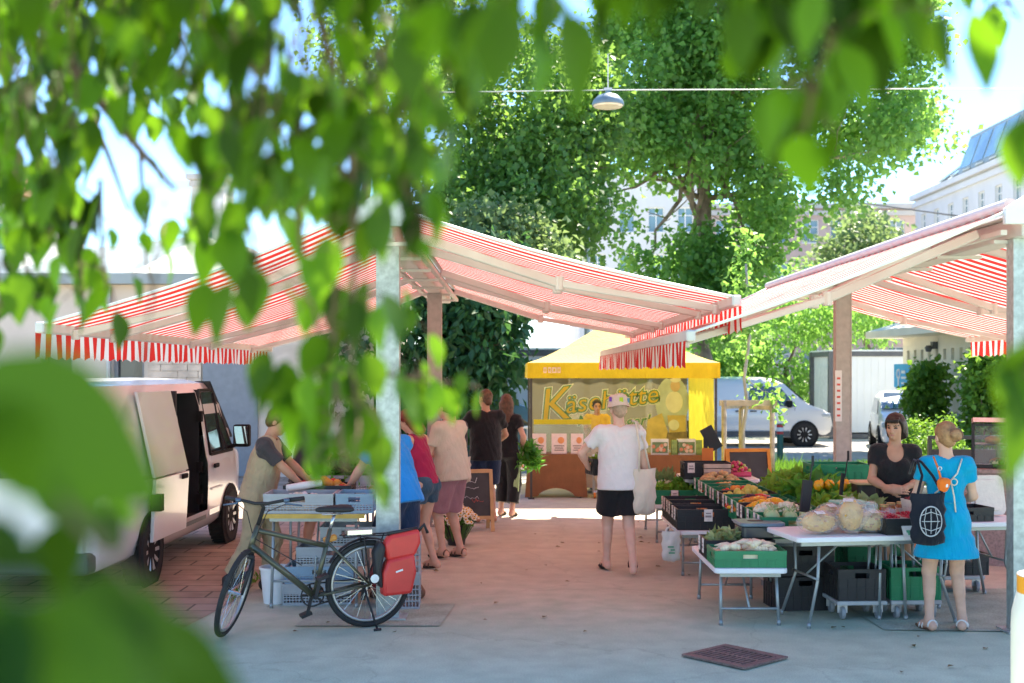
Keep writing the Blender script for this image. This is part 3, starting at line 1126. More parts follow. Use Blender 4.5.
# ------------------------------------------------------------------ buildings
M_PANE = mat('window_pane', (.16, .27, .31), .08, var=.3, scale=.6, spec=.9)
M_WFRAME = mat('white_window_frame', (.78, .78, .76), .5, var=.05)
M_DARKG = mat('dark_glazing', (.05, .06, .065), .12, var=.2, scale=.7, spec=.7)


def building(name, label, loc, rz, w, d, h, wall, cols, rows, ww, wh, x0, dx, z0, dz, roof=None, roof_h=0, roof_m=None, frame=None, pane=None, cornice=None, mull=1, group=None, trans=True):
    """front facade along local x, recessed windows between real bands and piers"""
    t = thing(name, label, 'building', loc, rz, group)
    mb = MB()
    mb.bb(0, w, .3, d, 0, h)
    zs = [z0 + i * dz for i in range(rows)]
    xs = [x0 + i * dx for i in range(cols)]
    edges = [0] + [q for z in zs for q in (z, z + wh)] + [h]
    for i in range(0, len(edges), 2):
        mb.bb(0, w, 0, .298, edges[i], edges[i + 1])
    xe = [0] + [q for x in xs for q in (x, x + ww)] + [w]
    for z in zs:
        for i in range(0, len(xe), 2):
            mb.bb(xe[i], xe[i + 1], .001, .298, z, z + wh)
    if cornice:
        mb.bb(-.3, w + .3, -.35, d + .3, h, h + .35, 1)
        mb.bb(-.15, w + .15, -.18, -.001, h - .5, h - .15, 1)
    mb.build('wall', [wall, cornice or wall], t)
    fr = frame or M_WFRAME
    proto = None
    for z in zs:
        for x in xs:
            if proto is None:
                b = MB()
                q = .07
                b.bb(0, ww, .12, .2, 0, q); b.bb(0, ww, .12, .2, wh - q, wh); b.bb(0, q, .12, .2, q, wh - q); b.bb(ww - q, ww, .12, .2, q, wh - q)
                for k in range(mull):
                    xm = ww * (k + 1) / (mull + 1)
                    b.bb(xm - .035, xm + .035, .12, .2, q, wh - q)
                b.bb(q, ww - q, .13, .19, wh * .68 - .03, wh * .68 + .03) if trans else None
                b.bb(-.05, ww + .05, -.06, .11, -.06, -.002)
                proto = b.build('window', fr, t, loc=(x, 0, z))
                b = MB(); b.bb(.02, ww - .02, .21, .26, .02, wh - .02); b.build('pane', pane or M_PANE, proto)
            else:
                copy_tree(proto, t).location = (x, 0, z)
    if roof == 'hip':
        mb = MB()
        o = .4
        z = h + (.352 if cornice else .001)
        a = [(-o, -o, z), (w + o, -o, z), (w + o, d + o, z), (-o, d + o, z), (roof_h, d / 2, z + roof_h), (w - roof_h, d / 2, z + roof_h)]
        mb.add(a, [(0, 1, 5, 4), (1, 2, 5), (2, 3, 4, 5), (3, 0, 4), (3, 2, 1, 0)])
        mb.build('roof', roof_m, t)
    return t


M_PINK = mat('pink_plaster', (.52, .40, .36), .85, var=.06, scale=.5)
M_WPL = mat('white_plaster', (.66, .66, .64), .85, var=.06, scale=.6)
M_GREYPL = mat('grey_plaster', (.50, .49, .47), .85, var=.08, scale=.6)
M_CREAM = mat('cream_plaster', (.66, .58, .48), .85, var=.07, scale=1.2, bump=.1)
M_ROOFG = mat('grey_roof', (.30, .35, .34), .6, var=.12, scale=1.5)
M_BRICK = mat('red_brick', (.45, .20, .14), .85, var=.2, scale=6)
M_TILE = mat('brown_roof_tiles', (.32, .20, .15), .8, var=.2, scale=5)

building('apartment_building', 'pale pink apartment building behind the plane tree with blue grey windows', (14.0, 90, 0), 0, 19.5, 14, 14.0, M_PINK, 9, 4, 1.25, 1.7, .9, 2.1, 2.2, 3.1, cornice=M_GREYPL)
building('office_building', 'white building with blue windows seen through the gap in the trees', (4.6, 84, 0), 0, 8.2, 14, 15.5, M_WPL, 4, 4, 1.1, 1.7, .7, 2.0, 2.0, 3.2)
t = building('town_house', 'white corner building with a glazed mansard roof above the awning', (28.2, 86, 0), -pi / 2, 32, 14, 14.0, M_WPL, 12, 4, 1.0, 1.5, 1.2, 2.6, 1.8, 3.2, cornice=M_WPL)
# mansard with skylights and a big glazed dormer, in local coords (x along facade, y into the house)
mb = MB()
mb.prism([(0.2, 14.36), (13.8, 14.36), (11.2, 16.3), (2.8, 16.3)], (-.1, 0, 0), (0, 1, 0), (0, 0, 1), 32.2)
rf = mb.build('roof', M_ROOFG, t)
for i in range(9):
    x = 2.0 + i * 2.2
    q = MB()
    nrm = V((0, -1.94, 2.6)).normalized()
    a = V((x, .2 + .8, 14.36 + .6)) + nrm * .05
    s_ = V((0, 2.6, 1.94)).normalized()
    q.prism([(0, 0), (1.2, 0), (1.2, 2.2), (0, 2.2)], a, (1, 0, 0), s_, .08)
    q.prism([(.12, .12), (1.08, .12), (1.08, 2.08), (.12, 2.08)], a + nrm * .085, (1, 0, 0), s_, .012, 1)
    q.build('skylight', [M_ROOFG, M_PANE], rf)
mb = MB()
mb.prism([(1.0, 15.0), (1.9, 17.5), (8, 18.0), (8, 15.0)], (5.3, 0, 0), (0, 1, 0), (0, 0, 1), 8.5)
dm = mb.build('dormer', M_ROOFG, t)
q = MB()
for i in range(4):
    a = V((5.6 + i * 2.05, 1.15 - .03, 15.3))
    q.prism([(0, 0), (1.75, 0), (1.75, 2.05), (0, 2.05)], a, (1, 0, 0), V((0, .9, 2.5)).normalized(), .05)
q.build('dormer_glazing', M_PANE, dm)
mb = MB(); mb.bb(.2, 1.4, 4, 6, 15.5, 17.2); mb.build('chimney', M_BRICK, rf)

building('market_hall', 'cream single storey building behind the white van', (-19, 24, 0), 0, 16.3, 9, 3.75, M_CREAM, 2, 1, .62, .55, 9.8, 1.4, 1.88, 3, frame=mat('grey_frame', (.25, .27, .28), .5), pane=M_DARKG, mull=0, trans=False)
t = SC.objects['market_hall']
mb = MB(); mb.bb(-.3, 16.6, -.35, 9.3, 3.752, 3.95); mb.build('roof', M_ROOFG, t)
mb = MB(); mb.bb(12.98, 14.05, -.06, -.004, 0.02, 2.32); dr = mb.build('door', mat('blue_grey_door', (.22, .25, .27), .5, var=.08), t)
mb = MB(); mb.tube([(11.15, -.06, 0), (11.15, -.06, 3.7)], .05, 8); mb.build('downpipe', mat('zinc', (.42, .43, .43), .45, .6), t)
# sand coloured stone cladding in real courses
mb = MB()
for r in range(14):
    x = 11.9
    while x < 12.9:
        L = min(random.uniform(.25, .6), 12.95 - x)
        mb.bb(x + .006, x + L - .006, -.05 - random.uniform(0, .02), -.003, .9 + r * .13 + .004, .9 + (r + 1) * .13 - .004)
        x += L
mb.build('stone_cladding', mat('sand_stone', (.62, .52, .40), .85, var=.2, scale=4, bump=.3), t)

building('old_house', 'grey old house with a sloping roof beyond the striped awning', (-27.5, 62, 0), rad(-40), 15, 10, 5.9, M_GREYPL, 5, 1, 1.0, 1.5, 1.2, 2.7, 2.7, 3.2, roof='hip', roof_h=2.2, roof_m=M_ROOFG, cornice=M_WPL)
building('brick_house', 'red brick attic house with small windows seen in the leaf gap', (-29, 92, 0), 0, 9, 10, 11.0, M_BRICK, 4, 3, 1.3, 1.4, .8, 2.1, 2.2, 2.9, cornice=M_GREYPL)
building('stair_tower', 'narrow white tower beside the red brick house', (-21.9, 84, 0), 0, 2.2, 3, 15.2, M_WPL, 1, 3, .7, 1.1, .75, 1, 3.0, 4, cornice=M_GREYPL)
building('corner_house', 'white and brick house at the far edge beyond the leaves', (-37, 66, 0), 0, 10.5, 10, 11.5, M_WPL, 5, 3, 1.1, 1.5, .8, 2.0, 2.4, 3.1, roof='hip', roof_h=3.0, roof_m=M_BRICK)

# ------------------------------------------------------------------ site cabins, kiosk
M_CAB = mat('white_sheet_metal', (.70, .73, .72), .5, var=.05, scale=.8)
M_CABF = mat('dark_grey_frame', (.10, .105, .11), .5)


def cabin(label, loc, rz, w, d, h, panels=14):
    t = thing('site_cabin', label, 'cabin', loc, rz, 'site cabins')
    mb = MB()
    mb.bb(.12, w - .12, .1, d - .1, .2, h - .14)
    for i in range(panels):           # corrugated cladding as real ribs
        x = .16 + (w - .32) * (i + .5) / panels
        mb.bb(x - .04, x + .04, .092, .099, .22, h - .16)
    for i in range(6):
        y = .16 + (d - .32) * (i + .5) / 6
        mb.bb(.112, .119, y - .04, y + .04, .22, h - .16)
    mb.build('wall', M_CAB, t)
    mb = MB()
    for x in (0, w - .16):
        for y in (0, d - .16):
            mb.bb(x, x + .16, y, y + .16, 0, h)
    for z in (.02, h - .15):
        mb.bb(.162, w - .162, .03, .15, z, z + .14); mb.bb(.162, w - .162, d - .15, d - .03, z, z + .14)
        mb.bb(.03, .15, .162, d - .162, z, z + .14); mb.bb(w - .15, w - .03, .162, d - .162, z, z + .14)
    mb.build('steel_frame', M_CABF, t)
    mb = MB(); mb.bb(.02, w - .02, .02, d - .02, h + .002, h + .05); mb.build('roof', M_CAB, t)
    return t


a = P(829, 439, 37.6)
cb = cabin('white site cabin with dark grey edges beside the creamy kiosk', (a.x, 37.6, 0), 0, 6, 2.5, 2.68, 26)
mb = MB(); mb.bb(.07, .0939, .5, 1.4, .15, 2.2); mb.build('door', mat('pale_door', (.62, .64, .63), .5), cb)
cabin('white site cabin half hidden behind the far white van', (3.5, 43, 0), 0, 5.45, 2.5, 2.6, 20)

# kiosk with slots, canopy and a door
A, Bp = P(903, 372, 33), P(1010, 372, 26)
A.z = Bp.z = 0
dv = (Bp - A); wk = dv.length
rz = math.atan2(dv.y, dv.x)
kt = thing('kiosk', 'creamy kiosk with a row of small slots and a pale door between ivy', 'kiosk', A, rz)
M_KIO = mat('cream_render', (.84, .78, .60), .85, var=.06, scale=1.5)
mb = MB()
hk = 2.95
sl0, sl1 = 2.35, 2.62
mb.bb(0, wk, 0, 3, 0, sl0); mb.bb(0, wk, 0, 3, sl1, hk)
n = 13
pitch = wk / n
for i in range(n):
    mb.bb(i * pitch, i * pitch + pitch * .62, .001, 3, sl0, sl1)
mb.bb(.01, wk, .25, 2.99, sl0 + .001, sl1 - .001, 1)
mb.build('wall', [M_KIO, M_DARKG], kt)
mb = MB(); mb.prism([(-.9, hk + .002), (3.3, hk + .002), (3.3, hk + .5), (.2, hk + .5), (-.9, hk + .18)], (-.35, 0, 0), (0, 1, 0), (0, 0, 1), wk + .9); mb.build('canopy', M_KIO, kt)
xd = wk * .46
mb = MB(); mb.bb(xd, xd + 1.0, -.05, -.003, .05, 2.13); dr = mb.build('door', mat('white_door', (.74, .74, .70), .5, var=.04), kt)
mb = MB(); mb.box((xd + .12, -.075, 1.05), (.05, .045, .16)); mb.build('handle', M_CABF, dr)
mb = MB(); mb.bb(xd - .75, xd - .55, -.12, -.003, 2.62, 2.8); mb.lathe([(.06, 0), (.09, .1), (.05, .16)], 10, (xd - .65, -.2, 2.55)); mb.build('wall_lamp', M_CABF, kt)
sgp = V((wk * .13, -.3, 1.95))
sg = thing('sign_board', 'light blue sign with white marks half overgrown by ivy', 'sign', A + M.Rotation(rz, 3, 'Z') @ sgp, rz)
mb = MB(); mb.prism(rrect(1.2, .62, .04), (0, 0, 0), (1, 0, 0), (0, 0, 1), .04); mb.build('board', mat('sign_blue', (.05, .42, .72), .4, var=.05), sg)
mb = MB()
mb.ring((-.2, -.045, .05), (0, 1, 0), .11, .03, 14, 5); mb.box((-.2, -.05, -.17), (.09, .012, .2)); mb.box((.2, -.05, .1), (.3, .012, .07)); mb.box((.22, -.05, -.05), (.36, .012, .06)); mb.box((.2, -.05, -.19), (.3, .012, .05))
mb.build('white_marks', M_WFRAME, sg)

# ------------------------------------------------------------------ trees
M_BARK = mat('bark', (.17, .125, .09), .9, var=.3, scale=6, bump=.5, bscale=18)
M_BARKL = mat('plane_bark', (.26, .20, .15), .9, var=.35, scale=4, bump=.4, bscale=14)
M_PLANE = leaf_mat('plane_leaf', (.06, .17, .045), (.15, .31, .075), (.36, .66, .11), .54)
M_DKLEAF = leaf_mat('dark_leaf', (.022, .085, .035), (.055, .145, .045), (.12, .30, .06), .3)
M_MIDLEAF = leaf_mat('mid_leaf', (.045, .13, .04), (.11, .23, .06), (.32, .56, .09), .5)
M_PALELEAF = leaf_mat('pale_leaf', (.09, .16, .06), (.20, .28, .12), (.35, .5, .16), .4)
M_IVY = leaf_mat('ivy_leaf', (.04, .13, .015), (.14, .27, .03), (.32, .56, .06), .42)


def limb(mb, a, b, r0, r1, wob=.08, n=6):
    a, b = V(a), V(b)
    L = (b - a).length
    pts = []
    for i in range(n + 1):
        t = i / n
        p = a.lerp(b, t)
        if 0 < i < n: p += V((random.uniform(-1, 1), random.uniform(-1, 1), random.uniform(-.5, .5))) * L * wob
        pts.append(p)
    mb.tube(pts, [r0 + (r1 - r0) * i / n for i in range(n + 1)], 8)
    return pts


def tree(name, label, base, trunk_h, r, limbs, clumps, n, size, leaf, bark=None, droop=.5, sub=6, spread=.25, asp=.85, shell=.45, group=None, twigs=3, lean=(0, 0)):
    """clumps and limb ends in world space"""
    base = V(base)
    t = thing(name, label, 'tree', base, 0, group)
    mb = MB()
    top = V((lean[0], lean[1], trunk_h))
    pts = limb(mb, (0, 0, -.05), top, r, r * .62, .02, 8)
    for e in limbs:
        e = V(e) - base
        st = pts[random.randint(4, 8)]
        lp = limb(mb, st, e, r * .34, r * .08, .05, 7)
        for _ in range(twigs):
            k = random.randint(3, 6)
            limb(mb, lp[k], lp[k] + V((random.uniform(-1, 1), random.uniform(-1, 1), random.uniform(-.2, 1))) * (e - st).length * .35, r * .1, r * .025, .05, 4)
    mb.build('trunk', bark or M_BARK, t, smooth='all')
    cl = [tuple(V(c[:3]) - base) + tuple(c[3:]) for c in clumps]
    crown('crown', cl, n, size, leaf, t, droop, asp, shell, sub, spread)
    return t


def region_clumps(poly, n, d0, d1, r0, r1, holes=(), flat=1.0):
    """clump centres inside a region of the view, each with its own distance"""
    xs, ys = [p[0] for p in poly], [p[1] for p in poly]
    out = []
    while len(out) < n:
        x, y = random.uniform(min(xs), max(xs)), random.uniform(min(ys), max(ys))
        ins = False
        for i in range(len(poly)):
            (x1, y1), (x2, y2) = poly[i], poly[i - 1]
            if (y1 > y) != (y2 > y) and x < (x2 - x1) * (y - y1) / (y2 - y1) + x1: ins = not ins
        if not ins: continue
        if any(((x - h[0]) / h[2]) ** 2 + ((y - h[1]) / h[3]) ** 2 < 1 for h in holes): continue
        r = random.uniform(r0, r1)
        p = P(x, y, random.uniform(d0, d1))
        out.append((p.x, p.y, p.z, r, r, r * flat))
    return out


# the big plane tree
pc = region_clumps([(585, -60), (905, -60), (925, 40), (915, 120), (888, 185), (838, 192), (800, 200), (778, 262), (755, 335), (690, 330), (640, 300), (655, 200), (600, 150)], 128, 33, 36.8, .45, .85,
                   holes=[(648, 215, 20, 34), (668, 285, 10, 20), (870, 110, 10, 12), (605, 120, 14, 30)])
for x, y, r in ((918, 128, .4), (938, 136, .28), (900, 150, .45), (640, 260, .5), (625, 215, .4), (660, 300, .6), (692, 262, .42), (714, 292, .45), (698, 318, .45), (716, 246, .4), (684, 300, .4)):
    q = P(x, y, 34); pc.append((q.x, q.y, q.z, r, r, r * .7))
lim = [P(x, y, d) for x, y, d in ((640, 170, 35), (650, 60, 36), (720, 0, 35), (790, 60, 34), (860, 60, 35), (900, 140, 34), (830, 180, 34), (770, 280, 35), (690, 40, 34), (622, 190, 34), (740, -60, 36), (645, 262, 34.5))]
tree('plane_tree', 'big plane tree with a pale trunk rising behind the yellow tent', (5.35, 35.2, 0), 9.5, .27, lim, pc, 56000, .185, M_PLANE, M_BARKL, spread=.28, shell=.2)
# darker tree to its left
pc = region_clumps([(470, 60), (520, 40), (590, 60), (612, 130), (605, 220), (570, 262), (520, 300), (470, 250), (430, 200)], 60, 28, 32, .5, .9, holes=[(600, 200, 16, 40)])
tree('leafy_tree', 'dense dark green tree standing next to the tall lamp pole', (-.4, 30.5, 0), 7, .25, [P(500, 120, 30), P(560, 90, 30), P(590, 180, 30), P(480, 200, 30), P(540, 240, 29)], pc, 24000, .17, M_MIDLEAF, spread=.2)
pc = region_clumps([(440, 215), (520, 225), (560, 250), (560, 300), (470, 280)], 16, 25, 27, .35, .6)
tree('bushy_tree', 'grey green bushy tree peeking over the striped awning', (-.2, 26, 0), 3.4, .09, [P(500, 240, 26), P(545, 250, 26)], pc, 4200, .15, M_PALELEAF, spread=.16)
# low chestnut in the shade behind the stall
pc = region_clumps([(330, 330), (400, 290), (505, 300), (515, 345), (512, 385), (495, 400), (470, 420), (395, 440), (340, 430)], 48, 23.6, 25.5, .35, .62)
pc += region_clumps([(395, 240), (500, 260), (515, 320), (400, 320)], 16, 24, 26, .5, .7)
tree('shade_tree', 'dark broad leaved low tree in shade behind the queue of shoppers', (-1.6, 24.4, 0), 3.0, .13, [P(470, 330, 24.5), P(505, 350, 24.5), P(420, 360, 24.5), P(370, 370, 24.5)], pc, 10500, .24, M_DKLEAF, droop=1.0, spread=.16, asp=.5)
# distant pale tree, wisteria hedge, trees at the back
pc = region_clumps([(815, 285), (830, 240), (860, 222), (890, 230), (912, 262), (912, 300)], 26, 56, 62, .7, 1.3)
tree('rounded_tree', 'pale green rounded tree in front of the pink building', (17.0, 59, 0), 5, .2, [P(850, 250, 59), P(880, 250, 59)], pc, 6500, .26, M_PALELEAF, spread=.3)
pc = region_clumps([(745, 300), (800, 285), (905, 300), (905, 350), (860, 352), (835, 345), (820, 400), (790, 420), (765, 395), (640, 400), (700, 330)], 60, 40.5, 44, .5, 1.0)
tree('climbing_plant', 'thick climbing greenery hanging over the white site cabins', (9.5, 42.6, 0), 2.2, .16, [P(800, 320, 42), P(860, 330, 42), P(740, 360, 42)], pc, 13000, .22, M_PLANE, droop=.9, spread=.22, asp=.5)
pc = region_clumps([(330, 20), (360, -20), (470, -40), (480, 60), (400, 110), (340, 100)], 40, 44, 52, .8, 1.4)
tree('distant_tree', 'light tree crown far off above the striped awning', (-5.6, 48, 0), 11, .3, [P(350, 60, 48), P(420, 20, 48), P(400, 90, 48)], pc, 5000, .24, M_MIDLEAF, spread=.4)

# young staked tree
yb = V((P(746, 372, 21.6).x, 21.6, 0.05))
pc = [tuple(P(x, y, 21.6 + random.uniform(-.3, .3))) + (r,) for x, y, r in ((740, 280, .3), (742, 345, .22), (762, 390, .22), (772, 392, .22), (775, 408, .18), (757, 300, .25), (743, 250, .25), (752, 325, .2))]
tree('young_tree', 'slender young street tree tied between wooden stakes', yb, 3.9, .035, [P(742, 335, 21.6), P(770, 395, 21.6), P(755, 305, 21.6)], pc, 520, .11, M_PLANE, mat('grey_bark', (.36, .34, .31), .9), spread=.12, twigs=1)
M_STAKE = mat('weathered_wood', (.42, .35, .27), .85, var=.2, scale=10, bump=.2)
st = thing('tree_stake', 'three weathered wooden stakes with cross bars holding the young tree', 'tree stakes', yb)
for dx, dy in ((-.42, -.2), (.42, -.2), (0, .45)):
    mb = MB(); mb.tube([(dx, dy, 0), (dx, dy, 1.5)], .045, 8); mb.build('stake', M_STAKE, st, smooth='all')
mb = MB(); mb.bar((-.5, -.2, 1.46), (.5, -.2, 1.46), .05, .1); mb.bar((-.42, -.17, 1.4), (0, .45, 1.4), .05, .09); mb.bar((.42, -.17, 1.38), (0, .45, 1.38), .05, .09); mb.build('cross_bar', M_STAKE, st)

# ivy and shrubs by the kiosk
def bush(name, label, cat, base, clumps, n, size, leaf, group=None, droop=.6, asp=.9, spread=.1, stems=5):
    base = V(base)
    t = thing(name, label, cat, base, 0, group)
    mb = MB()
    for i in range(stems):
        c = V(random.choice(clumps)[:3]) - base
        limb(mb, (random.uniform(-.15, .15), random.uniform(-.1, .1), 0), c, .018, .006, .04, 5)
    mb.build('stem', M_BARK, t, smooth='all')
    crown('foliage', [tuple(V(c[:3]) - base) + tuple(c[3:]) for c in clumps], n, size, leaf, t, droop, asp, .4, 5, spread)
    return t


cl = region_clumps([(912, 375), (926, 350), (938, 368), (943, 400), (942, 460), (912, 462), (911, 400)], 30, 28.6, 29.3, .15, .24)
bush('ivy_column', 'tall ivy clad column beside the pale kiosk door', 'ivy', (P(927, 372, 29.2).x, 29.2, 0), cl, 4200, .14, M_IVY)
cl = region_clumps([(980, 356), (1008, 354), (1010, 440), (978, 440)], 24, 25.0, 25.8, .22, .34)
bush('ivy_column', 'dark wide ivy growing below the far red valance', 'ivy', (P(985, 372, 25.4).x, 25.4, 0), cl, 4200, .13, M_IVY)
cl = region_clumps([(905, 425), (945, 425), (950, 470), (900, 470)], 14, 22.5, 23.2, .18, .28)
bush('box_shrub', 'rounded light green shrub behind the two women', 'shrub', (P(925, 372, 22.9).x, 22.9, 0), cl, 2600, .07, M_IVY, spread=.06)
cl = region_clumps([(905, 445), (960, 440), (962, 475), (905, 475)], 10, 19.5, 20.2, .15, .22)
bush('box_shrub', 'low clipped green shrub near the dark fence panel', 'shrub', (P(932, 372, 19.9).x, 19.9, 0), cl, 2000, .06, M_IVY, spread=.05)

# ------------------------------------------------------------------ lamp on its cable, pole, wires
M_STEEL = mat('galvanised_steel', (.42, .47, .46), .5, .5, var=.18, scale=22, spec=.5)
M_WHITEP = mat('white_paint', (.74, .74, .72), .45, var=.05)
M_GREYP = mat('light_grey_paint', (.55, .57, .57), .5, var=.06)
lp = P(608, 104, 24)
cab0, cab1 = P(380, 93, 24), P(1120, 88, 24)
ct = MB(); ct.tube([cab0, V((lp.x, 24, P(0, 90, 24).z)), cab1], .012, 6)
tag(ct.build('span_cable', M_GREYP), 'thin steel cable strung across carrying the hanging lamp', 'cable')
ct = MB(); ct.tube([P(840, 200, 50), P(950, 215, 44), P(1100, 232, 40)], .03, 6)
tag(ct.build('power_line', M_CABF), 'dark sagging cable in front of the white corner building', 'cable')
st = thing('street_lamp', 'round bell shaped street lamp hanging from the cable', 'lamp', lp)
mb = MB(); mb.lathe([(.31, -.03), (.315, 0), (.29, .07), (.2, .16), (.09, .2), (.05, .22), (.05, .26)], 24); mb.build('lamp_shade', mat('lamp_grey', (.16, .22, .26), .45, .2), st, smooth=True)
mb = MB(); mb.lathe([(.27, -.06), (.295, -.032), (.29, -.031), (.1, -.031)], 24); mb.build('diffuser', mat('milky_glass', (.75, .68, .58), .3), st, smooth=True)
mb = MB(); mb.tube([(0, 0, .26), (0, 0, .98)], .012, 6); mb.box((0, 0, .29), (.16, .05, .05)); mb.build('hanger', M_GREYP, st)
pp = P(587, 372, 30.4); pp.z = 0
st = thing('lamp_pole', 'tall pale steel pole carrying a small white box among the trees', 'pole', pp)
mb = MB(); mb.tube([(0, 0, 0), (0, 0, 4), (0, 0, 8.7)], [.08, .07, .05], 12); mb.build('pole', M_STEEL, st, smooth='all')
mb = MB(); mb.prism([(-.19, .06), (-.02, -.16), (.02, -.16), (.19, .06), (.19, .24), (-.19, .24)], (0, -.12, P(0, 188, 30.4).z), (1, 0, 0), (0, 0, 1), -.3); mb.build('switch_box', M_WHITEP, st)

# ------------------------------------------------------------------ awning frames
RED, WHITE = (.58, .030, .025), (.70, .67, .62)
M_AWN = awning_mat('awning_cloth', RED, WHITE, 1 / .22, 1, .29)
M_VAL = awning_mat('valance_cloth', RED, WHITE, 1 / .22, 1, .5)
M_BEIGE = mat('beige_lacquer', (.60, .58, .55), .45, var=.06, scale=3)
M_CONC = mat('beige_post', (.42, .40, .37), .7, var=.1, scale=14, bump=.1)


def post(mb, w, z, d=.14):
    """an H profile"""
    mb.bb(-w / 2, -w / 2 + .016, -d / 2, d / 2, 0, z); mb.bb(w / 2 - .016, w / 2, -d / 2, d / 2, 0, z)
    mb.bb(-w / 2 + .0165, w / 2 - .0165, -d / 2 + .004, -d / 2 + .02, 0, z); mb.bb(-w / 2 + .0165, w / 2 - .0165, d / 2 - .02, d / 2 - .004, 0, z)
    mb.box((0, 0, .011), (w + .12, d + .12, .016))


def awning_stand(label, xb, y0, y1, posts, zb=3.1):
    t = thing('awning_stand', label, 'awning frame', (xb, y0, 0))
    for i, (yp, mm) in enumerate(posts):
        mb = MB(); post(mb, .19, zb - .002)
        mb.build('post', mm, t, loc=(0, yp - y0, 0))
    mb = MB(); mb.bb(-.09, .09, 0, y1 - y0, zb, zb + .16)
    mb.bb(-.13, .13, .05, y1 - y0 - .05, zb + .162, zb + .18)
    mb.build('beam', M_BEIGE, t, bevel=.01)
    mb = MB()
    for s_ in (-1, 1):
        mb.tube([(s_ * .14, .1, zb + .26), (s_ * .14, y1 - y0 - .1, zb + .26)], .05, 10)
        mb.bb(s_ * .19 - .025, s_ * .19 + .025, .1, y1 - y0 - .1, zb + .02, zb + .06)
    y = .3
    while y < y1 - y0:
        mb.bb(-.2, .2, y - .03, y + .03, zb - .03, zb - .002); y += 1.3
    mb.build('roller', M_BEIGE, t, smooth=True)
    mb = MB(); mb.prism([(-.24, 0), (.24, 0), (.24, .12), (.04, .3), (-.24, .12)], (0, .0, zb + .09), (1, 0, 0), (0, 0, 1), .06); mb.build('end_cap', M_WHITEP, t)
    return t


def awning(label, xb, zb, xe, ze, y0, y1, val=.21, sag=.06, arms=(), group=None):
    L = y1 - y0
    t = thing('striped_awning', label, 'awning', (xb, y0, 0), 0, 'red and white awnings')
    sg = 1 if xe > xb else -1
    X = xe - xb
    nx, ny = 14, 40
    mb = MB()
    vs, fs = [], []
    for j in range(ny + 1):
        for i in range(nx + 1):
            u_, v_ = i / nx, j / ny
            z = zb + (ze - zb) * u_ - sag * sin(pi * u_) - .02 * sin(pi * u_) * sin(v_ * 21)
            vs.append((X * u_, L * v_, z))
    for j in range(ny):
        for i in range(nx):
            a = j * (nx + 1) + i
            fs.append((a, a + 1, a + nx + 2, a + nx + 1))
    mb.add(vs, fs)
    mb.build('canopy', M_AWN, t, smooth='all')
    # hem and front bar
    mb = MB(); mb.bar((X + sg * .02, -.03, ze - .03), (X + sg * .02, L + .03, ze - .03), .07, .09); mb.build('front_bar', M_BEIGE, t, bevel=.012)
    for yy, nm in ((0, 'hem'), (L, 'hem')):
        mb = MB()
        pts = [(X * i / 10, yy, zb + (ze - zb) * i / 10 - sag * sin(pi * i / 10)) for i in range(11)]
        mb.tube(pts, .012, 6); mb.build(nm, M_WHITEP, t, smooth='all')
    # hanging valance with a wavy lower edge
    mb = MB(); vs, fs = [], []
    n = 220
    for j in range(n + 1):
        y = L * j / n
        wv = .012 * sin(y * 9) + .008 * sin(y * 23)
        dp = val * (1 + .06 * cos(2 * pi * y / .22))
        for k in range(4):
            vs.append((X + sg * (.06 + wv * k / 3), y, ze - .07 - dp * k / 3))
    for j in range(n):
        for k in range(3):
            a = j * 4 + k
            fs.append((a, a + 1, a + 5, a + 4))
    mb.add(vs, fs); mb.build('valance', M_VAL, t, smooth='all')
    for y, e in arms:
        mb = MB()
        el = V((X * .5, y + e, (zb + ze) / 2 - .13 - sag))
        s0, s1 = V((sg * .12, y, zb - .16)), V((X - sg * .03, y + e * .25, ze - .06))
        mb.bar(s0, el, .055, .075); mb.bar(el + V((0, 0, -.0)), s1, .05, .06)
        mb.tube([el + V((0, 0, -.06)), el + V((0, 0, .06))], .045, 10)
        mb.tube([s1 + V((0, 0, -.05)), s1 + V((0, 0, .03))], .035, 10)
        mb.build('folding_arm', M_BEIGE, t, bevel=.008)
    return t


YA, YB = 9.65, 18.8
awning_stand('galvanised post and beam frame standing behind the bicycle', -1.03, YA, YB, ((10.25, M_STEEL), (16.4, M_CONC)))
awning_stand('galvanised post and beam frame by the woman in blue', 4.03, 9.5, YB, ((9.72, M_STEEL), (15.0, M_CONC)))
ARMS = ((.55, .35), (1.7, -.35), (4.3, .35), (5.4, -.35), (7.6, .3))
awning('striped awning sloping over the aisle towards the yellow tent', -.93, 3.34, 1.74, 2.64, YA, YB, .2, .05, ARMS)
awning('striped awning sloping down over the white van and flower stall', -1.13, 3.34, -3.68, 2.43, YA, YB, .2, .07, ARMS)
awning('striped awning sloping from the far post over the vegetable crates', 3.93, 3.34, 1.40, 2.36, 9.5, YB, .2, .05, ARMS)
awning('striped awning over the deli counter sloping away to the kiosk', 4.13, 3.34, 6.95, 2.58, 9.5, YB, .22, .05, ARMS)
# notice strip on the far post
nb = thing('notice_strip', 'narrow white and red notice fixed to the far beige post', 'notice', (4.03 - .06, 14.922, 1.45))
mb = MB(); mb.bb(-.05, .03, -.008, 0, 0, .62); mb.build('paper', M_WHITEP, nb)
mb = MB()
for k in range(7): mb.bb(-.03, .01, -.0105, -.0085, .06 + k * .075, .085 + k * .075)
mb.build('lettering', mat('red_print', (.62, .10, .08), .6, var=0), nb)
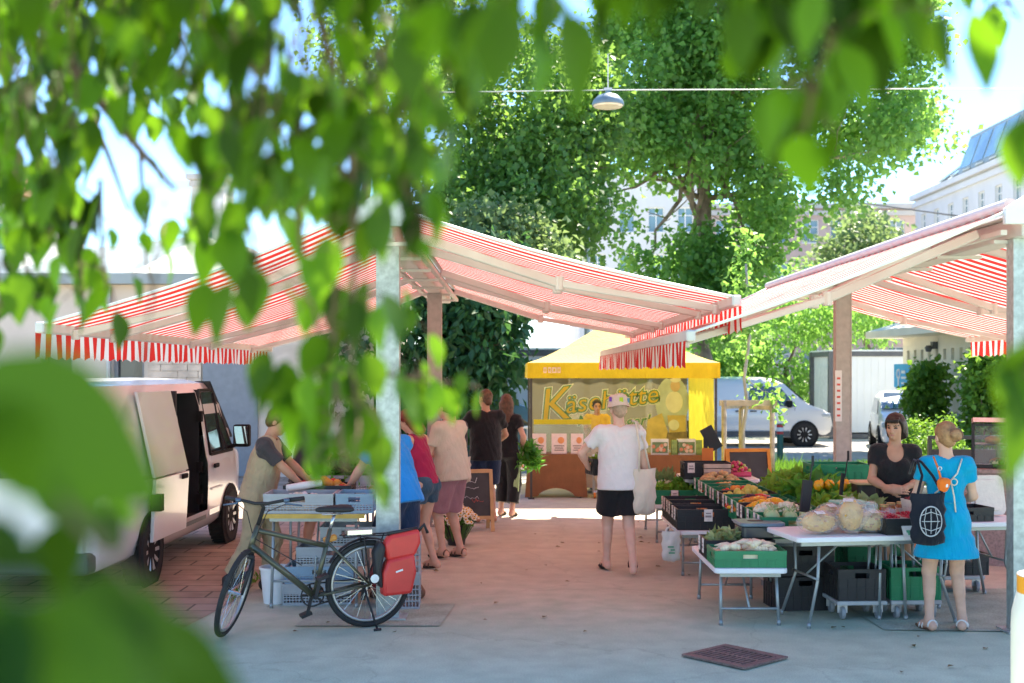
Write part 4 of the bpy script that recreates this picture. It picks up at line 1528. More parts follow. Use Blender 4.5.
# ------------------------------------------------------------------ vehicles
M_VAN = mat('white_car_paint', (.78, .77, .75), .22, var=.03, scale=1, spec=.5, coat=.5)
M_BUMP = mat('grey_plastic', (.10, .105, .11), .55, var=.1)
M_TYRE = mat('tyre_rubber', (.025, .025, .025), .85, var=.2, scale=20)
M_RIM = mat('alloy_rim', (.55, .56, .57), .35, .7, var=.05)
M_CARGL = mat('car_glass', (.045, .06, .065), .04, var=.1, scale=.5, spec=.9, coat=.3)
M_REDL = mat('red_lens', (.42, .03, .02), .2, var=.1)
M_LENS = mat('lamp_lens', (.62, .66, .68), .1, .2, var=.1)
M_INT = mat('dark_interior', (.03, .03, .032), .8, var=.1)

TPL = [(.80, .26), (.90, .34), (.945, .50), (.955, .85), (.95, 1.02), (.925, 1.12), (.885, 1.40), (.845, 1.66), (.80, 1.82), (.72, 1.92), (.52, 1.965), (.26, 1.98), (0, 1.985)]


def side_x(z, W):
    for (w0, z0), (w1, z1) in zip(TPL, TPL[1:]):
        if z0 <= z <= z1: return (w0 + (w1 - w0) * (z - z0) / (z1 - z0)) * W
    return TPL[-1][0]


def wheel_parts(root, x, y, r, sgn):
    wh = MB()
    wh.lathe([(r * .63, .03), (r * .63, -.11), (r * .9, -.11), (r, -.075), (r, .075), (r * .9, .11), (r * .63, .11), (r * .63, .03)], 28, (0, 0, 0), 0, (1, 0, 0), cap=False)
    for i in range(28):
        a = 2 * pi * i / 28
        wh.box((0, cos(a) * r * .995, sin(a) * r * .995), (.19, .02, .02), M.Rotation(a, 3, 'X'))
    w_ = wh.build('wheel', M_TYRE, root, smooth=True, loc=(x, y, r))
    rm = MB()
    rm.lathe([(.03, .02), (r * .22, .02), (r * .22, .07), (.03, .075)], 16, (0, 0, 0), 0, (sgn, 0, 0))
    rm.ring((sgn * .07, 0, 0), (1, 0, 0), r * .6, .025, 28, 6)
    for i in range(10):
        a = 2 * pi * i / 10
        rm.bar((sgn * .06, cos(a) * r * .15, sin(a) * r * .15), (sgn * .08, cos(a) * r * .6, sin(a) * r * .6), .05, .035)
    rm.build('rim', M_RIM, w_, smooth=True)
    b = MB(); b.lathe([(.01, 0), (r * .6, 0), (r * .6, .02), (.01, .02)], 20, (sgn * .0, 0, 0), 0, (sgn, 0, 0)); b.build('brake_disc', M_BLACK, w_)


def van(name, label, cat, loc, rz, stations, axles, W=1.0, ZS=1.0, wheel_r=.33, paint=None, hole=None, group=None, glass=(), cab=None, door_y=None, rear=True, front_y=None):
    """stations: (y, ztop, width factor, zbottom); hole: (y0, y1) opening in the right side"""
    t = thing(name, label, cat, loc, rz, group)
    pm = paint or M_VAN
    mb = MB()
    n = len(TPL)
    vs = []
    for (y, zt, wf, zb) in stations:
        row = []
        for (w_, z) in TPL:
            z = z * ZS
            zz = max(zb, min(z, zt))
            over = max(0, z - zt)
            ww = w_ * W * wf
            row.append((ww, zz + (0.02 * (1 - w_) if over > 0 else 0)))
        vs += [(x, y, z) for x, z in row] + [(-x, y, z) for x, z in row[-2::-1]]
    m_ = 2 * n - 1
    fs, mi = [], []
    for i in range(len(stations) - 1):
        ym = (stations[i][0] + stations[i + 1][0]) / 2
        for j in range(m_ - 1):
            if hole and hole[0] < ym < hole[1] and 2 <= j <= 7: continue
            a = i * m_ + j
            fs.append((a, a + m_, a + m_ + 1, a + 1))
    k = len(stations) - 1
    fs.append(tuple(range(m_)))
    fs.append(tuple(range(k * m_, (k + 1) * m_))[::-1])
    # floor
    fs += [(i * m_, i * m_ + m_ - 1, (i + 1) * m_ + m_ - 1, (i + 1) * m_) for i in range(k)]
    mb.add(vs, fs)
    mb.build('body', pm, t, smooth=True)
    for y in axles:
        for sg in (-1, 1):
            x = (.955 * W - .12) * sg
            b = MB()
            b.lathe([(wheel_r * .2, 0), (wheel_r * 1.16, 0), (wheel_r * 1.16, .02), (wheel_r * .2, .02)], 28, (sg * (.955 * W - .012), y, wheel_r), 0, (sg, 0, 0))
            b.build('wheel_arch', M_BLACK, t)
            wheel_parts(t, (.955 * W - .085) * sg, y, wheel_r, sg)
    return t


def side_panel(t, name, poly, m, W, out=.006, ZS=1.0, sgn=1, parent=None, th=.012):
    """panel that follows the body side: poly of (y, z)"""
    zs = [p[1] for p in poly]
    z0, z1 = min(zs), max(zs)
    x0, x1 = side_x(z0 / ZS, W), side_x(z1 / ZS, W)
    vs = []
    f_ = lambda z: x0 + (x1 - x0) * (z - z0) / (z1 - z0)
    mb = MB()
    q = poly if sgn > 0 else poly[::-1]
    A = [(sgn * (f_(z) + out), y, z) for y, z in q]
    Bv = [(sgn * (f_(z) + out + th), y, z) for y, z in q]
    k = len(q)
    mb.add(A + Bv, [tuple(range(k))[::-1], tuple(range(k, 2 * k))] + [(i, (i + 1) % k, (i + 1) % k + k, i + k) for i in range(k)])
    return mb.build(name, m, parent or t, bevel=.004)


# left van: rear towards the camera, side door slid open
VL = 5.3
ST = [(0, 1.80, .93, .40), (.04, 1.95, .97, .36), (.15, 2.0, 1, .3), (1.4, 2, 1, .26), (2.62, 2, 1, .26), (2.7, 2, 1, .26), (3.48, 2, 1, .26), (3.56, 2, 1, .26), (3.9, 2, 1, .26), (4.12, 1.95, 1, .26), (4.35, 1.72, 1, .26), (4.65, 1.36, .99, .26), (4.78, 1.2, .985, .26), (5.05, 1.08, .95, .26), (5.22, .95, .88, .28), (5.3, .70, .80, .34)]
lv = van('delivery_van', 'white delivery van with its sliding side door pushed open', 'van', (-4.47, 10.42, 0), rad(-1.5), ST, (1.45, 4.45), W=1.0, hole=(2.65, 3.5))
# cargo interior seen through the opening
mb = MB()
mb.bb(-.7, .86, 2.55, 2.6, .4, 1.85); mb.bb(-.72, -.68, 2.6, 3.5, .4, 1.85); mb.bb(-.7, .84, 3.5, 3.54, .4, 1.85); mb.bb(-.7, .86, 2.6, 3.5, .42, .46); mb.bb(-.6, .7, 2.6, 3.5, 1.82, 1.86)
mb.build('cargo_lining', M_INT, lv)
mb = MB(); mb.bb(.88, .93, 2.66, 3.48, .40, .46); mb.build('door_sill', M_BUMP, lv)
for z in (.62, .98, 1.55):
    mb = MB(); mb.box((.86, 3.47, z), (.06, .06, .12)); mb.build('door_latch', M_BLACK, lv)
DY = -1.28
dd = side_panel(lv, 'sliding_door', [(2.64 + DY, .42), (3.72 + DY, .42), (3.74 + DY, 1.02), (2.64 + DY, 1.02)], M_VAN, 1.0, .05, th=.035)
side_panel(lv, 'door_panel', [(2.64 + DY, 1.035), (3.74 + DY, 1.035), (3.70 + DY, 1.86), (2.64 + DY, 1.86)], M_VAN, 1.0, .052, th=.03, parent=dd)
mb = MB(); mb.box((1.045, 3.55 + DY, .98), (.03, .16, .05)); mb.build('handle', M_BLACK, dd, bevel=.008)
mb = MB(); mb.box((1.04, 2.66 + DY, .80), (.1, .1, .16)); mb.build('hinge', M_BLACK, dd)
mb = MB(); mb.bar((.965, .3, 1.045), (.965, 2.4, 1.045), .03, .035); mb.build('door_rail', M_BUMP, lv)
fd = side_panel(lv, 'front_door', [(3.58, .42), (4.02, .42), (4.18, .75), (4.60, .95), (4.62, 1.1), (3.58, 1.1)], M_VAN, 1.0, .004, th=.014)
side_panel(lv, 'side_window', [(3.64, 1.13), (4.58, 1.13), (4.12, 1.82), (3.66, 1.82)], M_CARGL, 1.0, .006, th=.008)
mb = MB()
for a, b in (((3.62, 1.11), (4.6, 1.11)), ((4.6, 1.11), (4.13, 1.84)), ((4.13, 1.84), (3.63, 1.84)), ((3.63, 1.84), (3.62, 1.11)), ((4.14, 1.12), (4.14, 1.8))):
    mb.bar((side_x(a[1], 1) + .012, a[0], a[1]), (side_x(b[1], 1) + .012, b[0], b[1]), .02, .035)
mb.build('window_seal', M_BLACK, lv)
mb = MB(); mb.box((.985, 3.72, .98), (.03, .16, .05)); mb.build('handle', M_BLACK, fd, bevel=.008)
for sg in (-1, 1):
    mb = MB(); mb.box((sg * 1.08, 4.52, 1.28), (.2, .12, .27)); mb.bar((sg * .93, 4.5, 1.14), (sg * 1.03, 4.5, 1.18), .06, .05)
    o = mb.build('wing_mirror', M_BLACK, lv, bevel=.03, seg=2)
    mb = MB(); mb.box((sg * 1.08, 4.456, 1.29), (.16, .006, .21)); mb.build('mirror_glass', mat('mirror_glass', (.6, .72, .74), .03, .9, var=0), o)
mb = MB(); mb.quad((-.80, 4.11, 1.93), (.80, 4.11, 1.93), (.90, 4.75, 1.25), (-.90, 4.75, 1.25))
mb.add([(x, y + .015, z + .012) for x, y, z in mb.v], [(3, 2, 1, 0)]); mb.build('windscreen', M_CARGL, lv)
# rear: two doors, brake light, lamps, bumper
mb = MB(); mb.bb(-.86, -.012, -.03, -.004, .5, 1.85); mb.bb(.012, .86, -.03, -.004, .5, 1.85); rd = mb.build('rear_door', M_VAN, lv, bevel=.012)
mb = MB(); mb.bb(-.74, -.12, -.037, -.031, 1.15, 1.70); mb.bb(.12, .74, -.037, -.031, 1.15, 1.70); mb.build('rear_window', M_CARGL, lv)
mb = MB(); mb.box((-.10, -.01, 1.93), (.62, .05, .03)); mb.build('brake_light', M_REDL, lv)
for sg in (-1, 1):
    mb = MB(); mb.box((sg * .875, -.02, 1.15), (.11, .06, .55)); mb.build('tail_light', M_REDL, lv, bevel=.015)
mb = MB(); mb.bb(-.92, .92, -.1, .12, .34, .52); mb.build('rear_bumper', M_BUMP, lv, bevel=.03, seg=2)
mb = MB(); mb.box((0, -.105, .62), (.52, .012, .11)); mb.build('number_plate', M_WHITEP, rd)
mb = MB()   # pressed line and fuel cap seen along the side
mb.bar((.964, .12, .86), (.964, 1.3, .86), .012, .018); mb.bar((.962, 3.6, .72), (.962, 4.05, .72), .012, .018)
mb.build('trim', M_VAN, lv)

# far van, driving side facing the square
pv = P(835, 446, 33.6)
ST2 = [(0, 1.7, .93, .40), (.04, 1.83, .97, .34), (.2, 1.88, 1, .27), (1.5, 1.9, 1, .24), (3.0, 1.9, 1, .24), (3.35, 1.86, 1, .24), (3.62, 1.72, 1, .24), (3.98, 1.40, .99, .24), (4.28, 1.16, .985, .24), (4.68, 1.02, .96, .24), (4.9, .86, .86, .26), (4.97, .62, .76, .34)]
fv = van('parked_van', 'white parked van with multi spoke wheels beyond the grass strip', 'van', (pv.x - 4.97, 34.6, 0), -pi / 2, ST2, (.98, 4.15), W=.98, ZS=.96, wheel_r=.335)
side_panel(fv, 'side_window', [(2.62, 1.14), (3.95, 1.1), (3.55, 1.58), (3.2, 1.66), (2.66, 1.68)], M_CARGL, .98, .008, ZS=.96, th=.01)
mb = MB()
for a, b in (((2.55, .40), (2.55, 1.75)), ((3.78, .42), (3.9, 1.06)), ((1.35, .4), (1.35, 1.75))):
    mb.bar((side_x(a[1] / .96, .98) + .004, a[0], a[1]), (side_x(b[1] / .96, .98) + .004, b[0], b[1]), .008, .016)
mb.build('door_gap', M_BLACK, fv)
mb = MB(); mb.box((.955, 2.75, .98), (.03, .18, .04)); mb.box((.955, 2.35, .98), (.03, .18, .04)); mb.build('handle', M_BUMP, fv)
for sg in (-1, 1):
    mb = MB(); mb.box((sg * 1.03, 3.72, 1.18), (.2, .13, .2)); mb.build('wing_mirror', M_BLACK, fv, bevel=.03, seg=2)
    mb = MB(); mb.box((sg * .81, 4.72, .86), (.18, .32, .13)); mb.build('headlight', M_LENS, fv, bevel=.03, seg=2)
mb = MB(); mb.bb(-.76, .76, 4.80, 5.0, .28, .56); mb.bar((.86, 4.45, .42), (.74, 4.93, .42), .06, .3); mb.bar((-.86, 4.45, .42), (-.74, 4.93, .42), .06, .3); mb.build('front_bumper', M_BUMP, fv, bevel=.04, seg=2)
mb = MB(); mb.bar((.952, 1.4, .36), (.952, 3.75, .36), .02, .14); mb.build('sill_trim', M_BUMP, fv)
mb = MB(); mb.quad((-.74, 3.64, 1.715), (.74, 3.64, 1.715), (.84, 4.2, 1.235), (-.84, 4.2, 1.235)); mb.v = [(x, y + .012, z + .015) for x, y, z in mb.v]; mb.build('windscreen', M_CARGL, fv)

# white car half hidden behind the ivy
pc_ = P(872, 372, 34.6)
ST3 = [(0, .72, .80, .42), (.05, .95, .9, .3), (.5, 1.05, .97, .22), (.95, 1.38, 1, .2), (1.6, 1.52, 1, .2), (2.4, 1.5, 1, .2), (2.9, 1.30, 1, .2), (3.35, 1.02, .99, .2), (3.9, .92, .96, .2), (4.2, .78, .88, .24), (4.28, .55, .78, .3)]
cv = van('parked_car', 'white car parked behind the ivy column by the site cabin', 'car', (pc_.x + .95, 35.2, 0), rad(168), ST3[::-1] and ST3, (.75, 3.45), W=.9, ZS=.8, wheel_r=.31)
mb = MB(); mb.quad((-.62, 2.45, 1.47), (.62, 2.45, 1.47), (.76, 3.28, 1.07), (-.76, 3.28, 1.07)); mb.v = [(x, y + .02, z + .03) for x, y, z in mb.v]; mb.build('windscreen', M_CARGL, cv)
side_panel(cv, 'side_window', [(1.0, .95), (3.0, .93), (2.5, 1.30), (1.3, 1.34)], M_CARGL, .9, .01, ZS=.8, th=.01)
for sg in (-1, 1):
    mb = MB(); mb.box((sg * .68, 4.14, .70), (.3, .16, .13)); mb.build('headlight', M_LENS, cv, bevel=.03, seg=2)
mb = MB(); mb.bb(-.6, .6, 4.18, 4.30, .32, .58); mb.build('radiator_grille', M_BUMP, cv, bevel=.02)

# teal car behind the railing left of the tent
dk = van('parked_car', 'blue green car parked behind the railing beside the cheese tent', 'car', (-2.6, 26.8, 0), -pi / 2, ST3, (.75, 3.45), W=.9, ZS=.8, wheel_r=.31, paint=mat('teal_paint', (.10, .20, .22), .22, var=.05, coat=.5))
side_panel(dk, 'side_window', [(1.0, .95), (3.0, .93), (2.5, 1.30), (1.3, 1.34)], M_CARGL, .9, .01, ZS=.8, th=.01)
ra = thing('street_railing', 'pale metal railing along the pavement beside the cheese tent', 'railing', (-2.4, 24.4, 0))
mb = MB()
for z in (.95, .25): mb.tube([(0, 0, z), (3.3, 0, z)], .025, 8)
mb.build('rail', M_WHITEP, ra, smooth='all')
mb = MB()
for i in range(34): mb.tube([(i * .1, 0, .26), (i * .1, 0, .93)], .009, 6)
mb.build('baluster', M_GREYP, ra)
for x in (0, 1.65, 3.3):
    mb = MB(); mb.tube([(x, .0, 0), (x, .0, 1.0)], .035, 8); mb.build('railing_post', M_GREYP, ra)
cabin('pale site cabin at the back between the dark tree and the cheese tent', (-3.2, 30.5, 0), 0, 4.6, 2.4, 2.6, 18)

# bollard
pb = G(780, 461, 0); pb.z = 0
bo = thing('bollard', 'dark green bollard with red and white bands by the road', 'bollard', pb)
mb = MB(); mb.lathe([(.075, 0), (.075, .84), (.06, .86), (.001, .87)], 16); mb.build('post_body', mat('bollard_green', (.025, .11, .075), .4, var=.1), bo, smooth=True)
mb = MB(); mb.lathe([(.0775, .78), (.0775, .84)], 16); mb.lathe([(.0775, .62), (.0775, .68)], 16); mb.build('red_band', mat('signal_red', (.60, .04, .035), .4, var=0), bo, smooth=True)
mb = MB(); mb.lathe([(.0775, .685), (.0775, .775)], 16); mb.build('white_band', M_WHITEP, bo, smooth=True)
# ------------------------------------------------------------------ cheese tent
TX, TY = .31, 19.85
M_YEL = cloth_mat('yellow_canvas', (.82, .60, .03), .06, .35)
M_YELL = cloth_mat('lemon_canvas', (.78, .66, .05), .06, .4)
M_POLE = mat('dark_pole', (.06, .055, .05), .5, .3)
tent = thing('market_tent', 'yellow canopy tent with a printed see-through back wall at the end of the aisle', 'tent', (TX, TY, 0))
W_, D_ = 2.98, 2.9
mb = MB()
ap = (W_ / 2, D_ / 2, 3.02)
zt = 2.2
N_ = 10
def roofpt(a, b, t):   # concave slope from the eaves to the peak
    p = V(a).lerp(V(b), t)
    return p
cs = [(-.06, -.06, zt), (W_ + .06, -.06, zt), (W_ + .06, D_ + .06, zt), (-.06, D_ + .06, zt)]
for i in range(4):
    a, b = V(cs[i]), V(cs[(i + 1) % 4])
    rows = []
    for k in range(N_ + 1):
        t = k / N_
        row = []
        for j in range(9):
            q = a.lerp(b, j / 8).lerp(V(ap), t)
            q.z = zt + (ap[2] - zt) * (t ** 1.25) - .03 * sin(pi * j / 8) * (1 - t) * sin(pi * min(t * 2, 1))
            row.append(q)
        rows.append(row)
    vs = [p for r in rows for p in r]
    fs = [(k * 9 + j, k * 9 + j + 1, (k + 1) * 9 + j + 1, (k + 1) * 9 + j) for k in range(N_) for j in range(8)]
    mb.add(vs, fs)
mb.build('roof_canvas', cloth_mat('sunlit_yellow_canvas', (.84, .68, .22), .05, .3), tent, smooth='all')  # same yellow cloth, paled here to imitate sun glare on the roof
mb = MB()
for i in range(4):
    a, b = V(cs[i]), V(cs[(i + 1) % 4])
    n_ = 40
    vs, fs = [], []
    nr = (b - a).normalized().cross(V((0, 0, 1)))
    for j in range(n_ + 1):
        q = a.lerp(b, j / n_)
        for k in range(3):
            vs.append(q + V((0, 0, -.25 * k / 2)) + nr * (.008 * sin(j * 1.1) * k))
    for j in range(n_):
        for k in range(2):
            c_ = j * 3 + k
            fs.append((c_, c_ + 1, c_ + 4, c_ + 3))
    mb.add(vs, fs)
mb.build('valance', M_YEL, tent, smooth='all')
for x in (0, W_):
    for y in (0, D_):
        mb = MB(); mb.box((x, y, 1.09), (.035, .035, 2.18)); mb.box((x, y, .01), (.1, .1, .02)); mb.build('tent_leg', M_POLE, tent)
mb = MB()
for y in (.03, D_ - .03):
    for i in range(4):
        a, b = i * W_ / 4, (i + 1) * W_ / 4
        mb.bar((a, y, 1.95 if i % 2 else 2.1), (b, y, 2.1 if i % 2 else 1.95), .02, .025); mb.bar((a, y + .02, 2.1 if i % 2 else 1.95), (b, y + .02, 1.95 if i % 2 else 2.1), .02, .025)
mb.build('truss', M_POLE, tent)
# small pale print on the front valance
mb = MB()
for i, wv in enumerate((.05, .05, .07, .05)):
    mb.box((.22 + i * .075, -.085, 2.08), (wv, .006, .09)); mb.box((.22 + i * .075, -.089, 2.08), (wv * .45, .004, .045), None, 1)
mb.build('valance_print', [mat('pale_print', (.85, .62, .40), .7, var=0), M_YEL], tent)
# side wall
mb = MB(); vs, fs = [], []
for j in range(25):
    y = D_ * j / 24
    for k in range(9):
        z = 1.96 - 1.9 * k / 8
        vs.append((W_ - .03 + .02 * sin(j * 1.3 + k * .3) * (k / 8), y, z))
for j in range(24):
    for k in range(8):
        a = j * 9 + k; fs.append((a, a + 1, a + 10, a + 9))
mb.add(vs, fs); mb.build('side_wall', M_YELL, tent, smooth='all')
# printed back wall
m, t, b, out = nt('printed_film')
N, L = t.nodes, t.links
b.inputs['Base Color'].default_value = (.20, .18, .13, 1); b.inputs['Roughness'].default_value = .35
tr = N.new('ShaderNodeBsdfTransparent'); tr.inputs['Color'].default_value = (.85, .82, .68, 1)
tl = N.new('ShaderNodeBsdfTranslucent'); tl.inputs['Color'].default_value = (.30, .27, .18, 1)
m1 = N.new('ShaderNodeMixShader'); m1.inputs[0].default_value = .5
L.new(b.outputs[0], m1.inputs[1]); L.new(tl.outputs[0], m1.inputs[2])
m2 = N.new('ShaderNodeMixShader'); m2.inputs[0].default_value = .3
L.new(m1.outputs[0], m2.inputs[1]); L.new(tr.outputs[0], m2.inputs[2])
L.new(m2.outputs[0], out.inputs['Surface'])
M_FILM = m
bw = MB(); bw.bb(.02, W_ - .05, D_ - .012, D_ - .006, .1, 1.95); back = bw.build('back_wall', M_FILM, tent)
YB_ = D_ - .02
M_TY = cloth_mat('letter_yellow', (.80, .56, .10), .05, .35); M_TG = mat('letter_green', (.10, .24, .12), .6, var=0); M_TW = mat('letter_cream', (.74, .72, .58), .6, var=0)
def lettering(txt, x, z, size, sh, rot, yel, layers):
    for i, (mm, off) in enumerate(layers):
        text_obj(txt, 'lettering', size, mm, back, (x, YB_ - .004 - i * .005, z), (pi / 2, -rot, 0), .002, off, sh, space=1.0 + .06)
def pxz(px, py):      # position on the back wall
    d = TY + D_
    return (px - HX) * d / FPX - TX, CAM_H - (py - HY) * d / FPX
for txt, px, py, sz in (('K', 553, 406, .86), ('äsehütte', 611, 400, .475)):
    x, z = pxz(px, py)
    lettering(txt, x, z, sz, .22, rad(7), None, ((M_TW, .035), (M_TG, .02), (M_TY, 0)))
for txt, px, py, sz in (('M', 582, 421, .27), ('gerl', 637, 421, .27)):
    x, z = pxz(px, py)
    lettering(txt, x, z, sz, .3, rad(4), None, ((M_TW, .012), (M_TG, .004)))
# picture area: pale oval with a white clad figure, cheeses below
M_PB = mat('print_pale_blue', (.46, .52, .47), .6, var=.15, scale=4); M_PC = mat('print_cheese', (.58, .44, .16), .6, var=.15, scale=6); M_PW = mat('print_white', (.66, .64, .55), .6, var=.1, scale=6); M_PS = mat('print_skin', (.56, .40, .26), .6, var=.1)
M_PBR = mat('print_brown', (.24, .18, .11), .6, var=.3, scale=10)
def oval(mb, cx, cz, rx, rz_, y, mi, n=28):
    mb.prism([(rx * cos(2 * pi * i / n), rz_ * sin(2 * pi * i / n)) for i in range(n)], (cx, y, cz), (1, 0, 0), (0, 0, 1), .002, mi)
mb = MB()
x, z = pxz(672, 402); oval(mb, x, z, .31, .47, YB_ - .002, 0)
x, z = pxz(674, 402); oval(mb, x, z, .16, .2, YB_ - .008, 1); oval(mb, x + .02, z + .3, .09, .11, YB_ - .008, 2); oval(mb, x + .02, z + .42, .1, .06, YB_ - .014, 1)
x, z = pxz(667, 426); mb.prism([(-.42, -.36), (-.36, .12), (-.1, .24), (.08, -.34)], (x, YB_ - .02, z), (1, 0, 0), (0, 0, 1), .002, 3)
mb.prism([(.06, -.3), (.0, .2), (.34, .2), (.36, -.3)], (x, YB_ - .014, z), (1, 0, 0), (0, 0, 1), .002, 3)
mb.prism([(-.05, -.42), (.0, -.12), (.36, -.1), (.38, -.42)], (x, YB_ - .026, z), (1, 0, 0), (0, 0, 1), .002, 4)
oval(mb, x + .12, z + .02, .1, .1, YB_ - .03, 1)
mb.build('wall_picture', [M_PB, M_PW, M_PS, M_PC, M_PBR], back)

# tables under brown cloth
M_BRC = cloth_mat('brown_cloth', (.23, .095, .04), .1, 0)
def cloth_table(label, x0, x1, y0, y1, h, arch):
    t = thing('draped_table', label, 'table', ((x0 + x1) / 2, y0, 0), 0, 'cheese stand tables')
    w, d = x1 - x0, y1 - y0
    mb = MB()
    n = 24
    poly = [(-w / 2 - .05, 0.0)]
    for i in range(n + 1):
        a = i / n
        if arch: poly.append((-w / 2 + .16 + (w - .32) * a, .02 + .13 * sin(pi * a) ** .6))
    poly += [(w / 2 + .05, 0.0), (w / 2, h - .01), (-w / 2, h - .01)]
    mb.prism(poly, (0, .0, 0.01), (1, 0, 0), (0, 0, 1), -.012)
    mb.bb(-w / 2, w / 2, -.0, d, h, h + .014)
    for s_ in (-1, 1):
        mb.prism([(.02, 0), (d, 0), (d, h - .01), (.02, h - .01)], (s_ * w / 2 - .006, 0, .01), (0, 1, 0), (0, 0, 1), .012)
    mb.build('cloth', M_BRC, t)
    for x in (-w / 2 + .06, w / 2 - .06):
        for y in (.06, d - .06):
            mb = MB(); mb.tube([(x, y, 0), (x, y, h - .01)], .015, 8); mb.build('leg', M_POLE, t)
    return t
cloth_table('table draped in brown cloth with an arched front below pink posters', TX - .05, 1.18, 20.0, 20.65, .70, True)
cloth_table('table draped in brown cloth behind the leeks, carrying picture boxes', 2.22, 3.15, 20.2, 20.85, .67, False)
M_CARD = mat('pink_card', (.72, .54, .47), .7, var=.08, scale=20); M_INK = mat('ink_dark', (.12, .08, .07), .7, var=0); M_ORP = mat('orange_print', (.68, .26, .09), .7, var=.1)
for i, (px, pw) in enumerate(((539, 15), (559, 16), (577, 13))):
    x = (px - 512) * 20.1 / FPX; w = pw * 20.1 / FPX * .95
    t = thing('poster_card', ('pale pink poster card nearest the dark tent pole', 'pale pink poster card between the two other cards on the brown table', 'pale pink poster card next to the man in the hat')[i], 'poster', (x, 20.05, .716), 0, 'poster cards on the brown table')
    mb = MB(); mb.bb(-w / 2, w / 2, 0, .012, 0, .33); mb.bb(-w / 2, w / 2, .012, .1, 0, .01); mb.build('card', M_CARD, t)
    mb = MB(); oval(mb, .03, .22, w * .22, .055, -.002, 0, 14)
    for k in range(3): mb.box((-.0, -.003, .13 - k * .035), (w * (.7, .55, .65)[k], .002, .014), None, 1)
    mb.build('print', [M_ORP, M_INK], t)
# glass counter top and goods
M_CLEAR = glass_mat('clear_acrylic', (.9, .95, .93), .14)
sg = thing('sneeze_guard', 'clear acrylic guard standing over the cheese counter', 'screen', (TX + .05, 20.35, .716))
mb = MB(); mb.bb(0, .95, 0, .008, 0, .52); mb.bb(0, .95, 0, .4, .522, .53); mb.build('acrylic_panel', M_CLEAR, sg)
mb = MB(); mb.bb(.0, .95, -.012, -.002, .47, .55); mb.build('yellow_strip', M_YELL, sg)
ct = thing('cheese_counter', 'low glazed cheese counter with trays in front of the seller', 'counter', (1.15, 20.7, 0))
mb = MB(); mb.bb(0, 1.05, 0, .6, .1, .78); mb.build('base', mat('pale_counter', (.55, .46, .36), .6, var=.15, scale=5), ct)
mb = MB(); mb.bb(.0, 1.05, -.02, -.01, .78, 1.08); mb.bb(0, 1.05, -.02, .4, 1.081, 1.09); mb.build('counter_glass', M_CLEAR, ct)
M_CHEESE = mat('cheese', (.66, .47, .16), .6, var=.15, scale=9)
for i, (x, y, r, h) in enumerate(((.18, .2, .1, .09), (.42, .22, .11, .11), (.68, .18, .09, .08), (.9, .22, .1, .1))):
    mb = MB(); mb.lathe([(.0, 0), (r, 0), (r * 1.03, h * .5), (r, h), (0, h)], 18)
    o = mb.build('cheese', M_CHEESE, None, smooth=True, loc=(1.15 + x, 20.7 + y, .781))
    tag(o, 'round yellow cheese on the counter of the tent', 'cheese', 'cheeses on the counter')
# picture boxes on the second table
for i, (px, pw, bh, cm) in enumerate(((660, 18, .26, 'tomato'), (675, 7, .24, 'green'), (686.5, 19, .26, 'egg'), (699, 7, .24, 'green'))):
    x = (px - 512) * 20.3 / FPX; w = pw * 20.3 / FPX * .96
    t = thing('picture_box', ('flat box with a framed photo of vegetables, at the end near the man in white', 'narrow green and cream carton between the two framed boxes', 'flat box with a framed photo of round eggs', 'narrow green carton next to the yellow side wall')[i], 'box', (x, 20.3, .684), 0, 'boxes on the brown table')
    mb = MB(); mb.bb(-w / 2, w / 2, 0, .1, 0, bh); mb.build('carton', M_PW if cm != 'green' else mat('green_carton', (.22, .30, .08), .6, var=.3, scale=14), t)
    if cm != 'green':
        mb = MB(); mb.bb(-w / 2 + .015, w / 2 - .015, -.006, -.002, .03, bh - .05)
        for k in range(9):
            oval(mb, random.uniform(-w * .38, w * .38), random.uniform(.06, bh - .09), .03, .03, -.008 - k * .0007, 1 + k % 2, 10)
        mb.build('photo_print', [mat('print_dark_green', (.13, .19, .08), .6, var=.3, scale=14), mat('print_tomato', (.55, .20, .10), .6, var=.2), mat('print_egg', (.60, .42, .30), .6, var=.1)], t)
# folded price card leaning out at the pole, gas bottle trolley
t = thing('price_card', 'white price card with orange print hung beside the tent pole', 'card', (TX - .33, 19.7, .42))
mb = MB(); mb.prism([(0, 0), (.2, .04), (.28, .26), (.06, .24)], (0, 0, 0), (1, .1, 0), (0, 0, 1), .008); mb.build('card', M_WHITEP, t)
mb = MB(); mb.bar((.07, -.004, .15), (.15, -.002, .18), .012, .02); mb.bar((.15, -.002, .18), (.2, .0, .1), .012, .03); mb.build('print', M_ORP, t)
t = thing('folding_trolley', 'small trolley with orange wheels under the cheese counter', 'trolley', (1.32, 20.15, 0))
mb = MB(); mb.bb(0, .04, 0, .04, .06, .7); mb.bb(.3, .34, 0, .04, .06, .7); mb.bb(0.041, .299, 0, .04, .3, .33); mb.bb(0, .34, -.25, -.002, .1, .12); mb.build('trolley_body', M_GREYP, t)
for x in (.02, .32):
    mb = MB(); mb.lathe([(.01, -.015), (.06, -.015), (.06, .015), (.01, .015)], 14, (x, -.2, .06), 0, (1, 0, 0)); mb.build('wheel', mat('signal_orange', (.70, .20, .03), .5, var=0), t)
t = thing('paper_bag', 'crumpled brown paper bag on the trolley under the counter', 'bag', (1.5, 20.02, .122))
mb = MB(); mb.sph((0, 0, .19), (.16, .08, .19), 12, 8, 0, None, .12); mb.build('bag_body', mat('kraft_paper', (.45, .33, .2), .8, var=.15, scale=7), t, smooth='all')

